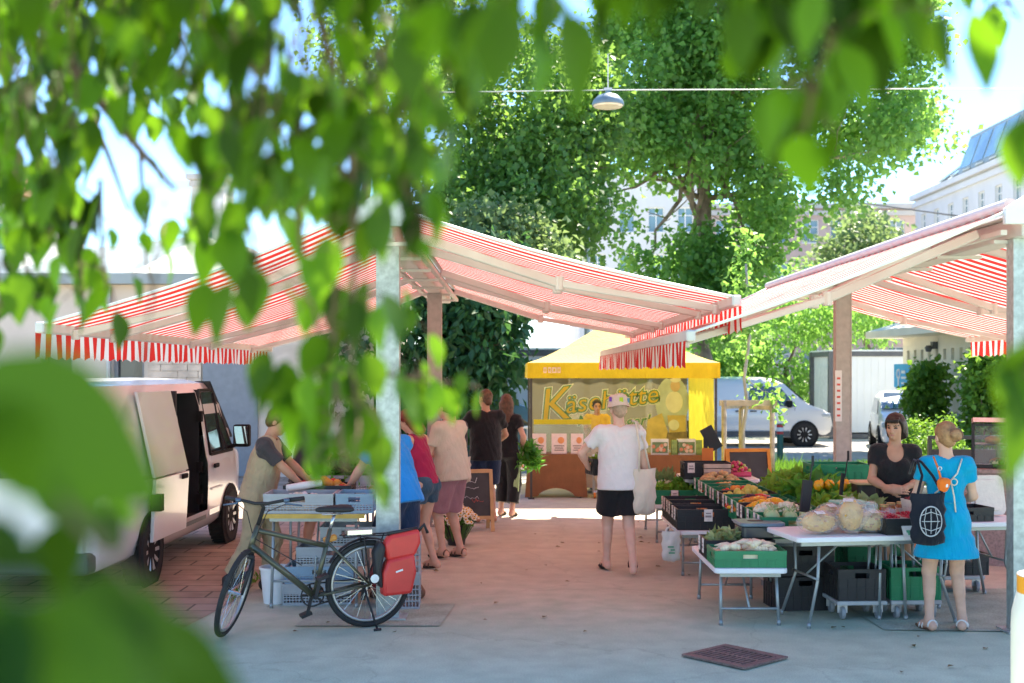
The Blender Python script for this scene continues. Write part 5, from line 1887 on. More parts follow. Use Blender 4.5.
# ------------------------------------------------------------------ bicycle, built along its own line
def bicycle():
    rp, fp = G(368, 627), G(230, 638)
    rp.z = fp.z = 0
    dv = (fp - rp); L = dv.length
    ang = math.atan2(dv.y, dv.x)
    t = thing('bicycle', 'dark olive touring bicycle leaning on its stand with a red pannier', 'bicycle', rp, ang)
    L = 1.08
    R_ = .35
    M_FR = mat('olive_frame', (.085, .085, .055), .3, .3, var=.05, coat=.3); M_BK = mat('black_rubber', (.02, .02, .022), .6, var=.1); M_CHR = mat('chrome', (.6, .61, .62), .25, .9, var=.05); M_AL = mat('alu_rim', (.45, .44, .42), .4, .7, var=.1)
    def wheel(o, axis, nm='wheel'):
        mb = MB(); mb.ring((0, 0, 0), axis, R_ - .022, .022, 48, 8)
        w_ = mb.build(nm, M_TYRE, t, smooth='all', loc=o)
        mb = MB(); mb.ring((0, 0, 0), axis, R_ - .055, .014, 48, 6); mb.build('rim', M_AL, w_, smooth='all')
        mb = MB(); ax = V(axis).normalized(); u = ax.orthogonal().normalized(); v_ = ax.cross(u)
        for i in range(28):
            a = 2 * pi * i / 28; s_ = (-1) ** i * .03
            mb.tube([ax * s_ + (u * cos(a + .4 * (-1) ** (i // 2)) + v_ * sin(a + .4 * (-1) ** (i // 2))) * .02, (u * cos(a) + v_ * sin(a)) * (R_ - .055)], .0016, 4)
        mb.tube([ax * -.05, ax * .05], .018, 10); mb.build('spokes', M_CHR, w_)
        return w_
    st = rad(64)         # front wheel turned towards the camera
    wheel((0, 0, R_), (0, 1, 0))
    hub = V((L, 0, R_))
    # steering axis
    hd_top, hd_bot = V((L - .20, 0, .86)), V((L - .135, 0, .66))
    sa = (hd_top - hd_bot).normalized()
    # turned front end: rotate hub about the steering axis
    def turn(p):
        q = p - hd_bot
        return hd_bot + M.Rotation(st, 3, sa) @ q
    h2 = turn(hub)
    sh = V((0, 0, R_ - h2.z))
    wheel(h2 + sh, M.Rotation(st, 3, sa) @ V((0, 1, 0)))
    bb = V((.44, 0, .28)); seat = V((.31, 0, .80)); rear = V((0, 0, R_))
    mb = MB()
    mb.tube([hd_bot, hd_top], .024, 10); mb.tube([hd_bot + V((-.01, 0, .05)), bb], .026, 10); mb.tube([hd_top + V((.0, 0, -.04)), seat + V((.03, 0, -.13))], .021, 10)
    mb.tube([bb, seat + V((0, 0, .0))], .019, 10)
    for s_ in (-1, 1):
        mb.tube([bb + V((0, s_ * .03, 0)), rear + V((0, s_ * .065, 0))], .011, 8); mb.tube([seat + V((.02, s_ * .02, -.1)), rear + V((0, s_ * .065, 0))], .010, 8)
    mb.build('frame', M_FR, t, smooth='all')
    mb = MB()
    for s_ in (-1, 1):
        a = turn(hub + V((0, s_ * .055, 0))) + sh; b_ = turn(hd_bot + V((.03, s_ * .05, -.04)))
        mb.tube([a, b_], [.012, .017], 8)
    mb.tube([turn(hd_bot + V((.03, -.055, -.03))), turn(hd_bot + V((.03, .055, -.03)))], .018, 8)
    mb.build('fork', M_BK, t, smooth='all')
    mb = MB()
    stem = hd_top + sa * .14
    f_ = M.Rotation(st, 3, 'Z') @ V((1, 0, 0)); l_ = M.Rotation(st, 3, 'Z') @ V((0, 1, 0))
    cl = stem + f_ * .06 + V((0, 0, .04))
    mb.tube([hd_top, stem, cl], .016, 8)
    mb.tube([cl - l_ * .3 - f_ * .1 + V((0, 0, .03)), cl - l_ * .16 - f_ * .03 + V((0, 0, .02)), cl - l_ * .05, cl + l_ * .05, cl + l_ * .16 - f_ * .03 + V((0, 0, .02)), cl + l_ * .3 - f_ * .1 + V((0, 0, .03))], .013, 8)
    hb = mb.build('handlebar', M_BK, t, smooth='all')
    for s_ in (-1, 1):
        a = cl + l_ * s_ * .19 - f_ * .045 + V((0, 0, .022)); b_ = cl + l_ * s_ * .31 - f_ * .105 + V((0, 0, .032))
        mb = MB(); mb.tube([a, b_], .018, 10); mb.build('grip', M_BK, hb, smooth='all')
        mb = MB(); mb.tube([a + f_ * .02, a + f_ * .06 + V((0, 0, -.02)), b_ + f_ * .07 + V((0, 0, -.05))], .008, 6); mb.box(a + f_ * .02, (.04, .04, .03)); mb.build('brake_lever', mat('blue_grey_lever', (.10, .15, .22), .35, .5, var=0), hb, smooth='all')
    # cables
    mb = MB()
    for s_ in (-1, 1):
        mb.tube([cl + l_ * s_ * .2, cl + f_ * .12 + l_ * s_ * .08 + V((0, 0, -.05)), hd_top + V((.03, s_ * .03, -.1)), bb + V((.1, s_ * .02, .25))], .004, 5)
    mb.build('brake_cable', M_BK, t)
    # saddle, post, reflector
    sp = seat + V((-.035, 0, .12))
    mb = MB(); mb.tube([seat, sp], .014, 8); mb.tube([sp + V((-.06, .03, .0)), sp + V((.1, .015, .0))], .004, 5); mb.tube([sp + V((-.06, -.03, 0)), sp + V((.1, -.015, 0))], .004, 5); mb.build('seat_post', M_CHR, t, smooth='all')
    mb = MB()
    mb.add([], [])
    prof = [(-.14, .085, .03), (-.12, .1, .045), (-.06, .095, .05), (0, .06, .045), (.06, .035, .04), (.12, .026, .035), (.15, .015, .02)]
    n_ = 10
    vs, fs = [], []
    for (x, w_, h_) in prof:
        for j in range(n_):
            a = 2 * pi * j / n_
            vs.append(sp + V((x, cos(a) * w_, .035 + sin(a) * h_ * (.8 if sin(a) > 0 else .5))))
    for i in range(len(prof) - 1):
        for j in range(n_):
            a, b_ = i * n_ + j, i * n_ + (j + 1) % n_
            fs.append((a, b_, b_ + n_, a + n_))
    fs += [tuple(range(n_))[::-1], tuple(range((len(prof) - 1) * n_, len(prof) * n_))]
    mb.add(vs, fs); mb.build('saddle', M_BK, t, smooth='all')
    mb = MB(); mb.box(seat + V((-.01, -.04, -.08)), (.11, .05, .05), M.Rotation(.25, 3, 'Y')); mb.build('frame_pouch', mat('orange_pouch', (.62, .28, .06), .6, var=.1), t, bevel=.012)
    # drivetrain (camera side is -y)
    mb = MB(); mb.ring(bb + V((0, -.045, 0)), (0, 1, 0), .09, .006, 32, 6)
    for i in range(5):
        a = 2 * pi * i / 5; mb.bar(bb + V((0, -.045, 0)), bb + V((cos(a) * .09, -.045, sin(a) * .09)), .006, .018)
    mb.tube([bb + V((0, -.07, 0)), bb + V((0, .07, 0))], .02, 10)
    ck = mb.build('chainring', M_BK, t, smooth=True)
    for s_, a in ((-1, -1.35), (1, 1.79)):
        e = bb + V((cos(a) * .17, s_ * .075, sin(a) * .17))
        mb = MB(); mb.bar(bb + V((0, s_ * .07, 0)), e, .016, .026); mb.box(e + V((0, s_ * .055, 0)), (.09, .1, .025), M.Rotation(.35, 3, 'Y')); mb.build('crank', M_BK, ck)
    mb = MB()
    mb.bar(bb + V((0, -.045, .09)), rear + V((0, -.045, .035)), .007, .012); mb.bar(bb + V((0, -.045, -.09)), rear + V((0.03, -.045, -.06)), .007, .012)
    mb.ring(rear + V((0, -.045, 0)), (0, 1, 0), .035, .012, 18, 6); mb.bar(rear + V((.01, -.06, -.02)), rear + V((.03, -.06, -.14)), .02, .035)
    mb.build('chain', M_BK, t)
    mb = MB(); mb.tube([rear + V((.05, .07, -.02)), V((-.03, .17, .012))], .009, 8); mb.tube([V((-.06, .17, .01)), V((0, .18, .01))], .011, 6); mb.build('kickstand', M_BK, t, smooth='all')
    # mudguards and rack
    mb = MB()
    def guard(o, ax, a0, a1):
        ax = V(ax).normalized()
        x_ = V((0, 0, 1)).cross(ax).normalized(); z_ = ax.cross(x_)
        vs, fs = [], []
        for i in range(15):
            a = a0 + (a1 - a0) * i / 14
            d_ = (-x_) * cos(a) + V((0, 0, 1)) * sin(a)
            for w_ in (-.028, -.014, .014, .028):
                vs.append(o + d_ * (R_ + .022 - (abs(w_) > .02) * .012) + ax * w_)
        for i in range(14):
            for j in range(3): fs.append((i * 4 + j, i * 4 + j + 1, i * 4 + j + 5, i * 4 + j + 4))
        mb.add(vs, fs)
    guard(rear, (0, 1, 0), rad(-20), rad(200)) if False else guard(rear, (0, -1, 0), rad(-15), rad(150))
    mb.build('mudguard', M_BK, t, smooth='all')
    mb = MB()
    zr = .74
    for s_ in (-1, 1):
        mb.tube([(.22, s_ * .06, zr), (-.2, s_ * .06, zr)], .006, 6); mb.tube([(0, s_ * .07, R_), (.05, s_ * .06, zr)], .006, 6); mb.tube([(0, s_ * .07, R_), (-.15, s_ * .06, zr)], .006, 6)
    for x in (.2, .08, -.05, -.2): mb.tube([(x, -.06, zr), (x, .06, zr)], .006, 6)
    mb.build('luggage_rack', M_BK, t)
    mb = MB(); mb.box((-.22, 0, zr - .04), (.02, .06, .05)); mb.build('rear_light', M_REDL, t)
    mb = MB(); mb.box((.08, 0, zr + .03), (.2, .1, .035)); mb.build('spring_clip', M_CHR, t)
    # red pannier on the camera side
    pn = thing('pannier_bag', 'red roll top pannier bag hung on the rear rack of the bicycle', 'pannier', rp, ang)
    M_PAN = mat('red_tarpaulin', (.60, .035, .03), .4, var=.12, scale=5, spec=.5); M_PANB = mat('black_tarpaulin', (.02, .02, .022), .5, var=.1)
    def soft(nm, poly, y0, th, mm, par):
        mb = MB(); mb.prism(poly, (0, y0, 0), (1, 0, 0), (0, 0, 1), th); return mb.build(nm, mm, par, bevel=.028, seg=3, smooth=True)
    soft('pannier_body', [(-.31, .28), (-.07, .27), (-.07, .45), (-.11, .56), (-.33, .60), (-.35, .45)], .205, .13, M_PAN, pn)
    soft('roll_top', [(-.34, .575), (-.11, .545), (-.085, .68), (-.13, .75), (-.38, .79), (-.39, .68)], .19, .11, M_PAN, pn)
    soft('side_panel', [(-.08, .32), (-.02, .38), (0, .62), (-.05, .72), (-.10, .66), (-.065, .48)], .195, .12, M_PANB, pn)
    mb = MB(); mb.tube([(-.38, .14, .77), (-.43, .13, .82), (-.46, .13, .75)], .014, 6); mb.bar((-.37, .14, .79), (-.12, .14, .76), .02, .03); mb.build('strap', M_PANB, pn, smooth='all')
    mb = MB(); mb.box((-.2, .209, .47), (.06, .004, .014), M.Rotation(.3, 3, 'Y')); mb.build('small_print', M_WHITEP, pn)
    mb = MB(); mb.lathe([(.03, 0), (.035, .005), (.0, .012)], 12, (0.0, .2, .42), 0, (0, 1, 0)); mb.build('reflector_disc', M_WHITEP, pn)
    return t
bicycle()
# ------------------------------------------------------------------ crates, tables and goods
M_CG = mat('green_crate_plastic', (.015, .20, .085), .42, var=.12, scale=6)
M_CK = mat('black_crate_plastic', (.022, .022, .024), .5, var=.15, scale=6)
M_CGR = mat('grey_crate_plastic', (.36, .37, .38), .5, var=.1, scale=6)
M_CBL = mat('blue_grey_crate_plastic', (.24, .34, .43), .5, var=.1, scale=6)
M_TAG = mat('price_paper', (.74, .70, .66), .7, var=.08, scale=30)
M_TAGI = mat('tag_ink', (.30, .26, .26), .7, var=0)
M_TTOP = mat('white_table_plastic', (.76, .77, .79), .4, var=.04, scale=3, spec=.4)
M_TLEG = mat('grey_table_steel', (.33, .36, .36), .4, .5, var=.08)


def crate(label, loc, sz, m, rz=0, group=None, tags=(), holes=True, name='crate', cat='crate', tilt=0):
    """plastic crate: floor, rim, corner posts, ribbed lower panels and a grip opening in each side; loc = centre of its base"""
    X, Y, H = sz
    mb = MB()
    th = .012
    lattice = m in (M_CGR, M_CBL)
    mb.bb(-X / 2 + .01, X / 2 - .01, -Y / 2 + .01, Y / 2 - .01, .004, .014)
    for ax in (0, 1):
        L, D = (X, Y) if ax == 0 else (Y, X)
        for s_ in (-1, 1):
            def q(a0, a1, z0, z1, o0=0, o1=th):
                d0, d1 = sorted((s_ * (D / 2 - o0), s_ * (D / 2 - o1)))
                if ax == 0: mb.bb(a0, a1, d0, d1, z0, z1)
                else: mb.bb(d0, d1, a0, a1, z0, z1)
            e = L / 2 - (0 if ax == 0 else th + .0005)
            q(-e, e, H - .03, H, -.005 if ax == 0 else -.005, th)
            hg = min(.06, L * .16)
            g0, g1 = H - .03 - min(.045, H * .25), H - .0305
            q(-e, -hg, g0, g1, .001); q(hg, e, g0, g1, .001)
            if lattice:
                q(-e, e, .0, .025, .002)
                for i in range(1, 4): q(-e, e, .025 + (g0 - .025) * i / 4 - .005, .025 + (g0 - .025) * i / 4 + .005, .003)
                q(-e, e, g0 - .014, g0 - .0005, .002)
                nl = max(5, int(L / .028))
                for i in range(nl + 1):
                    a = -e + .006 + (2 * e - .012) * i / nl
                    q(a - .004, a + .004, .0255, g0 - .0145, .0045)
                continue
            q(-e, e, .0, g0 - .0005, .002)
            nr = max(3, int(L / .07))
            for i in range(nr + 1):
                a = -e + .012 + (2 * e - .024) * i / nr
                q(a - .006, a + .006, .012, g0 - .006, -.004, .0015)
            q(-e + .02, e - .02, H * .38, H * .38 + .008, -.003, .0015)
    o = mb.build(name, m)
    o.location = loc
    o.rotation_euler = (0, tilt, rz)
    tag(o, label, cat, group)
    for (px, py, side) in tags:
        t = MB()
        if side == 'x':      # hanging on the end that faces the aisle (-x)
            t.box((-X / 2 - .012, py, H - .055), (.004, .085, .12)); t.box((-X / 2 - .0145, py, H - .04), (.001, .05, .012), None, 1); t.box((-X / 2 - .0145, py, H - .07), (.001, .06, .02), None, 1)
        else:
            t.box((px, -Y / 2 - .012, H - .06), (.085, .004, .12)); t.box((px, -Y / 2 - .0145, H - .04), (.05, .001, .012), None, 1); t.box((px, -Y / 2 - .0145, H - .07), (.06, .001, .02), None, 1)
        t.build('price_tag', [M_TAG, M_TAGI], o)
    return o


def table(label, loc, sx, sy, h, rz=0, group=None, bent=False, name='folding_table'):
    """loc = centre on the ground"""
    t = thing(name, label, 'table', loc, rz, group)
    mb = MB(); mb.prism(rrect(sx, sy, .05), (0, 0, h - .042), (1, 0, 0), (0, 1, 0), .042); mb.build('tabletop', M_TTOP, t, bevel=.008, seg=2)
    for y_ in (-sy / 2 + .05, sy / 2 - .08):
        mb = MB(); mb.bb(-sx / 2 + .05, sx / 2 - .05, y_, y_ + .03, h - .075, h - .0425); mb.build('rail', M_TLEG, t)
    long_x = sx > sy
    for e in (-1, 1):
        for s_ in (-1, 1):
            mb = MB()
            if long_x:
                a = V((e * (sx / 2 - .22), s_ * (sy / 2 - .1), h - .045)); b_ = V((e * (sx / 2 - (.12 if bent else .2)), s_ * (sy / 2 - .07), .012))
                k = V((e * (sx / 2 - .22), s_ * (sy / 2 - .13), h * .5)) if bent else a.lerp(b_, .5)
            else:
                a = V((s_ * (sx / 2 - .07), e * (sy / 2 - .14), h - .045)); b_ = V((s_ * (sx / 2 - .06), e * (sy / 2 - .08), .012)); k = a.lerp(b_, .5)
            mb.tube([a, k, b_], .0135, 8); mb.tube([b_ + V((0, 0, .03)), b_ - V((0, 0, .012))], .017, 8)
            mb.build('leg', M_TLEG, t, smooth='all')
        mb = MB()
        z = h * (.28 if not bent else .52)
        if long_x: mb.tube([(e * (sx / 2 - .21), -sy / 2 + .1, z), (e * (sx / 2 - .21), sy / 2 - .1, z)], .011, 8); mb.tube([(e * (sx / 2 - .215), 0, z), (e * sx * .12, 0, h - .05)], .009, 8)
        else: mb.tube([(-sx / 2 + .065, e * (sy / 2 - .095), z), (sx / 2 - .065, e * (sy / 2 - .095), z)], .011, 8); mb.tube([(0, e * (sy / 2 - .1), z), (0, e * sy * .15, h - .05)], .009, 8)
        mb.build('crossbar', M_TLEG, t, smooth='all')
    return t


def dolly(label, loc, sx, sy, rz=0):
    t = thing('crate_dolly', label, 'dolly', loc, rz, 'crate dollies')
    mb = MB()
    for s_ in (-1, 1):
        mb.bb(-sx / 2, sx / 2, s_ * (sy / 2 - .02) - .02, s_ * (sy / 2 - .02) + .02, .125, .16); mb.bb(s_ * (sx / 2 - .02) - .02, s_ * (sx / 2 - .02) + .02, -sy / 2 + .041, sy / 2 - .041, .126, .159)
    mb.build('deck', mat('dolly_grey', (.42, .43, .44), .5, .2, var=.08), t, bevel=.005)
    for x in (-1, 1):
        for y in (-1, 1):
            c_ = V((x * (sx / 2 - .06), y * (sy / 2 - .06), .055))
            mb = MB(); mb.bar(c_ + V((-.022, 0, 0)), c_ + V((-.022, 0, .068)), .004, .04); mb.bar(c_ + V((.022, 0, 0)), c_ + V((.022, 0, .068)), .004, .04); mb.box(c_ + V((0, 0, .066)), (.05, .05, .006))
            cs_ = mb.build('caster', M_CHROME, t)
            mb = MB(); mb.lathe([(.02, -.016), (.05, -.016), (.055, 0), (.05, .016), (.02, .016)], 16, c_, 0, (1, 0, 0)); mb.build('wheel', mat('grey_wheel', (.30, .31, .32), .5, var=.05), cs_, smooth=True)
    return t


M_CHROME = mat('zinc_plate', (.55, .56, .57), .35, .8, var=.05)


def heap(label, c, sx, sy, hgt, r, n, m, name='vegetable_heap', cat='vegetables', el=(1, 1, 1), jit=.08, rz=0, flat=False, smooth='all'):
    """an uncountable pile, as one object: c = centre of its base"""
    mb = MB()
    for i in range(n):
        x, y = random.uniform(-1, 1), random.uniform(-1, 1)
        top = hgt * (1 - .55 * max(abs(x), abs(y)) ** 2)
        z = top if i % 3 else top * random.uniform(.3, .8)
        q = r * random.uniform(.75, 1.2)
        R_ = M.Rotation(random.uniform(0, 6), 3, 'Z') @ M.Rotation(random.uniform(-.5, .5), 3, 'X')
        mb.sph((x * (sx / 2 - r), y * (sy / 2 - r), max(z, q * .6)), (q * el[0], q * el[1], q * el[2]), 8, 6, random.randrange(len(m)) if isinstance(m, (list, tuple)) else 0, R_, jit)
    mb.bb(-sx / 2 + .01, sx / 2 - .01, -sy / 2 + .01, sy / 2 - .01, 0, hgt * .35)
    o = mb.build(name, m, None, smooth=smooth)
    o.location = c; o.rotation_euler.z = rz
    return tag(o, label, cat, kind='stuff')


def greens(label, c, sx, sy, hgt, n, size, m, cat='vegetables', asp=.7, up=.6, name='leafy_greens', k=None):
    p = np.stack([RNG.uniform(-sx / 2, sx / 2, n), RNG.uniform(-sy / 2, sy / 2, n), RNG.uniform(0, 1, n)], 1)
    q = np.maximum(abs(p[:, 0]) / (sx / 2), abs(p[:, 1]) / (sy / 2))
    p[:, 2] = hgt * (1 - .5 * q ** 2) * (.25 + .75 * p[:, 2] ** .5)
    p *= np.array([[.9, .9, 1]])
    d = rand_dirs(n) * .8 + np.array([[0, 0, up]])
    L = size * (.6 + .7 * RNG.random(n))
    v, f, q4 = leaves_hi(p, d, rand_dirs(n) + np.array([[0, 0, .5]]), L, L * asp, .3, .7)
    o = np_mesh(name, v, f, m, None, True, np.repeat(RNG.random(n), q4))
    o.location = c
    return tag(o, label, cat, kind='stuff')


M_POT = mat('potato', (.52, .38, .18), .7, var=.2, scale=12); M_ROOT = mat('parsnip', (.72, .63, .46), .6, var=.12, scale=18); M_ORG = mat('carrot_orange', (.66, .24, .03), .5, var=.15, scale=10); M_RED = mat('tomato_red', (.55, .04, .025), .25, var=.1, spec=.5)
M_YELP = mat('pepper_yellow', (.78, .40, .015), .25, var=.1, spec=.5); M_ZUC = mat('zucchini_green', (.05, .16, .03), .35, var=.3, scale=14); M_KOHL = mat('kohlrabi_pale', (.42, .55, .28), .5, var=.15, scale=8); M_ONI = mat('onion_brown', (.50, .26, .10), .4, var=.2, scale=8); M_BEAN = mat('pale_beans', (.62, .48, .16), .5, var=.2, scale=20); M_AUB = mat('aubergine', (.05, .02, .045), .25, var=.1)
M_LET = leaf_mat('lettuce_leaf', (.07, .24, .02), (.22, .46, .05), (.34, .66, .08), .4); M_DGRN = leaf_mat('chard_leaf', (.04, .17, .02), (.10, .33, .04), (.22, .58, .06), .4); M_PGRN = leaf_mat('pale_leafy', (.22, .34, .12), (.40, .48, .24), (.5, .6, .2), .3)

# --- long row of crates on two trestle tables, price tags towards the aisle
X0 = 2.16
names = [('green', 'kohlrabi'), ('green', 'cabbage'), ('black', 'pepper'), ('green', 'cauliflower'), ('green', 'mango'), ('black', 'pear'), ('green', 'tomato'), ('green', 'zucchini'), ('green', 'beans'), ('green', 'potato')]
hT = .60
table('white trestle table under the near half of the tagged vegetable crates', (2.78, 11.7, 0), 1.15, 2.0, hT, 0, 'tables of the vegetable stand')
table('white trestle table under the far half of the tagged vegetable crates', (2.78, 13.85, 0), 1.15, 2.0, hT, 0, 'tables of the vegetable stand')
desc = ['green crate of pale kohlrabi, nearest in the tagged row', 'green crate of cauliflower, second nearest in the tagged row', 'black crate of orange peppers in the tagged row', 'green crate of orange carrots behind the peppers in the tagged row', 'green crate of aubergines in the tagged row', 'black crate with yellow green pears in the tagged row', 'green crate of red tomatoes in the tagged row', 'green crate of dark zucchini in the tagged row', 'green crate of mixed beans in the tagged row', 'green crate heaped with yellow potatoes, farthest in the tagged row']
for i in range(10):
    y = 10.86 + i * .405
    m_ = M_CG if names[i][0] == 'green' else M_CK
    crate(desc[i], (X0 + .3, y, hT + .001), (.58, .385, .19), m_, 0, 'crates of the tagged row', tags=((0, -.08, 'x'), (0, .1, 'x')) if i % 2 == 0 else ((0, 0, 'x'),))
zc = hT + .02
for i, (x, y, r) in enumerate(((.12, -.09, .065), (.28, -.1, .06), (.42, -.08, .062), (.14, .07, .066), (.3, .06, .06), (.45, .08, .058))):
    mb = MB(); mb.sph((0, 0, r), (r, r, r * .92), 14, 9, 0, None, .02)
    for k in range(5):
        a = k * 1.3; mb.tube([(cos(a) * r * .3, sin(a) * r * .3, r * 1.85), (cos(a) * r * .8, sin(a) * r * .8, r * 2.4)], [.006, .004], 5)
    o = mb.build('kohlrabi', M_KOHL, None, smooth='all', loc=(X0 + x, 10.86 + y, zc + .1)); tag(o, 'pale green kohlrabi in the nearest green crate of the tagged row', 'kohlrabi', 'kohlrabi in the nearest tagged crate')
mb = MB(); mb.bb(X0 + .03, X0 + .56, 10.69, 11.03, zc, zc + .1); tag(mb.build('crate_filling', M_KOHL), 'pale kohlrabi layer filling the nearest tagged crate', 'vegetables', kind='stuff')
for i, (x, y, r) in enumerate(((.12, -.07, .095), (.33, -.05, .1), (.2, .1, .09), (.43, .1, .085))):
    mb = MB()
    for k in range(26):
        d = V((random.gauss(0, 1), random.gauss(0, 1), abs(random.gauss(0, 1)))).normalized()
        mb.sph(d * r * .7 + V((0, 0, r * .5)), r * .34, 7, 5, 0, None, .15)
    o = mb.build('cauliflower', mat('cauliflower_white', (.72, .68, .50), .7, var=.1, scale=25, bump=.4), None, smooth='all', loc=(X0 + x, 11.265 + y, zc + .1)); tag(o, 'creamy cauliflower head in the second tagged crate', 'cauliflower', 'cauliflower heads in the tagged row')
greens('cauliflower leaves filling the second tagged crate', (X0 + .29, 11.265, zc), .5, .32, .17, 160, .11, M_PGRN)
heap('heap of orange and yellow peppers in a black tagged crate', (X0 + .29, 11.67, zc), .54, .35, .2, .042, 60, [M_ORG, M_YELP], el=(1.3, 1, 1))
heap('heap of orange carrots in a green tagged crate', (X0 + .29, 12.075, zc), .54, .35, .19, .035, 70, [M_ORG, M_YELP], el=(2.6, .7, .7))
heap('dark aubergines in a green tagged crate', (X0 + .29, 12.48, zc), .54, .35, .16, .05, 22, [M_AUB, M_RED], el=(1.8, 1, 1))
heap('yellow green pears in a black tagged crate', (X0 + .29, 12.885, zc), .54, .35, .19, .042, 40, [mat('pear', (.58, .52, .10), .45, var=.15), M_LIME] if False else mat('pear', (.58, .52, .10), .45, var=.15), el=(1, 1, 1.4))
heap('red tomatoes in a green tagged crate', (X0 + .29, 13.29, zc), .54, .35, .17, .038, 60, [M_RED, M_RED, M_ORG])
heap('dark green zucchini in a green tagged crate', (X0 + .29, 13.695, zc), .54, .35, .16, .035, 40, M_ZUC, el=(3, .8, .8))
heap('mixed red and green beans in a green tagged crate', (X0 + .29, 14.1, zc), .54, .35, .16, .022, 120, [M_ZUC, M_RED, M_BEAN], el=(3, .6, .6))
heap('heap of yellow potatoes in the farthest tagged crate', (X0 + .29, 14.505, zc), .54, .35, .24, .036, 110, M_POT, el=(1.25, 1, .9))
# second column of crates, leafy things
d2 = ['green crate of pale celery leaves just behind the honey jars', 'green crate full of bushy parsley', 'green crate full of broccoli and yellow peppers', 'green crate full of dark chard', 'green crate full of green lettuce', 'green crate of leafy herbs at the far end of the leafy column']
for i in range(6):
    y = 10.95 + i * .56
    crate(d2[i], (X0 + .95, y, hT + .001), (.6, .54, .2), M_CG, 0, 'crates of the leafy column')
for i, (lb, mm, nn, sz) in enumerate((('pale celery leaves in the crate behind the jars', M_PGRN, 230, .12), ('bushy parsley filling a green crate', M_LET, 300, .1), ('broccoli leaves filling a green crate', M_DGRN, 300, .12), ('dark chard leaves filling a green crate', M_DGRN, 300, .16), ('green lettuce leaves filling a green crate', M_LET, 330, .15), ('leafy herbs at the far end of the leafy column', M_LET, 260, .13))):
    greens(lb, (X0 + .95, 10.95 + i * .56, hT + .06), .58, .52, .22 + .05 * (i in (2, 3, 4)), nn, sz, mm)
for i, (x, y) in enumerate(((-.12, -.16), (.0, -.1), (-.05, .0), (.1, -.18), (.17, -.05))):
    mb = MB(); mb.sph((0, 0, 0), (.05, .05, .055), 12, 8, 0, None, .1); mb.tube([(0, 0, .04), (.01, 0, .075)], [.01, .006], 6, 1)
    o = mb.build('yellow_pepper', [M_YELP, M_ZUC], None, smooth='all', loc=(X0 + .93 + x, 12.07 + y, hT + .35)); tag(o, 'shiny yellow pepper lying on the broccoli leaves', 'pepper', 'yellow peppers on the leaves')
# jars standing in front
M_HON = mat('honey', (.42, .13, .02), .15, var=.15, spec=.6, coat=.3); M_LID = mat('jar_lid', (.60, .45, .2), .35, .5, var=.05)
tbl = table('small white side table holding honey jars beside the tagged crates', (X0 + .98, 10.33, 0), .62, .5, .72, 0, 'tables of the vegetable stand')
crate('upside down green crate carrying the honey jars', (X0 + .93, 10.36, .722), (.6, .4, .10), M_CG, 0, 'crates of the leafy column')
for i, (x, y, lab, col) in enumerate(((.76, 10.28, 'dark red jam jar, the one nearest the aisle', (.20, .03, .015)), (.88, 10.45, 'dark brown honey jar behind the amber jar', (.16, .05, .015)), (.95, 10.28, 'amber honey jar with a white label', None), (1.05, 10.42, 'amber honey jar next to the black card holder', None), (1.16, 10.5, 'small amber jar hidden by the black card holder', None))):
    t = thing('honey_jar', lab, 'jar', (X0 + x, y, .824), random.uniform(-.3, .3), 'jars on the crate')
    mm = M_HON if col is None else mat('preserve_%d' % i, col, .15, var=.1, spec=.6, coat=.3)
    mb = MB(); mb.lathe([(.036, 0), (.041, .006), (.041, .085), (.034, .1)], 18); mb.build('glass', mm, t, smooth=True)
    mb = MB(); mb.lathe([(.037, .1), (.037, .118), (.034, .12)], 18); mb.build('lid', M_LID, t, smooth=True)
    mb = MB(); mb.lathe([(.0416, .03), (.0416, .07)], 18); mb.build('paper_label', M_TAG, t, smooth=True)
# black upright card holders
for i, (px, py, d, h, lab) in enumerate(((806, 512, 10.4, .27, 'black upright card holder beside the honey jars'), (842, 495, 11.3, .2, 'thin black card holder among the pale leaves'))):
    p = P(px, py, d)
    t = thing('card_holder', lab, 'card holder', p, .3, 'black card holders')
    mb = MB(); mb.box((0, 0, h / 2), (.09 if i == 0 else .03, .02, h), M.Rotation(.12, 3, 'Y')); mb.build('holder_board', M_CK, t)
    mb = MB(); mb.tube([(.03, 0, h * .8), (.06, 0, h + .14)], .006, 6); mb.box((.065, 0, h + .16), (.02, .008, .09)); mb.build('clip', M_CK, t)

# --- low tables along the aisle
def low(label, x0, x1, y0, y1, h): return table(label, ((x0 + x1) / 2, (y0 + y1) / 2, 0), x1 - x0, y1 - y0, h, 0, 'low tables along the aisle')
low('low white table with parsnips, nearest the camera', 1.63, 2.22, 9.88, 11.2, .47)
low('low white table with black crates and a hanging plastic bag', 1.66, 2.28, 12.3, 13.75, .46)
low('low white table with leeks, the farthest of the low tables', 1.68, 2.26, 14.7, 16.1, .46)
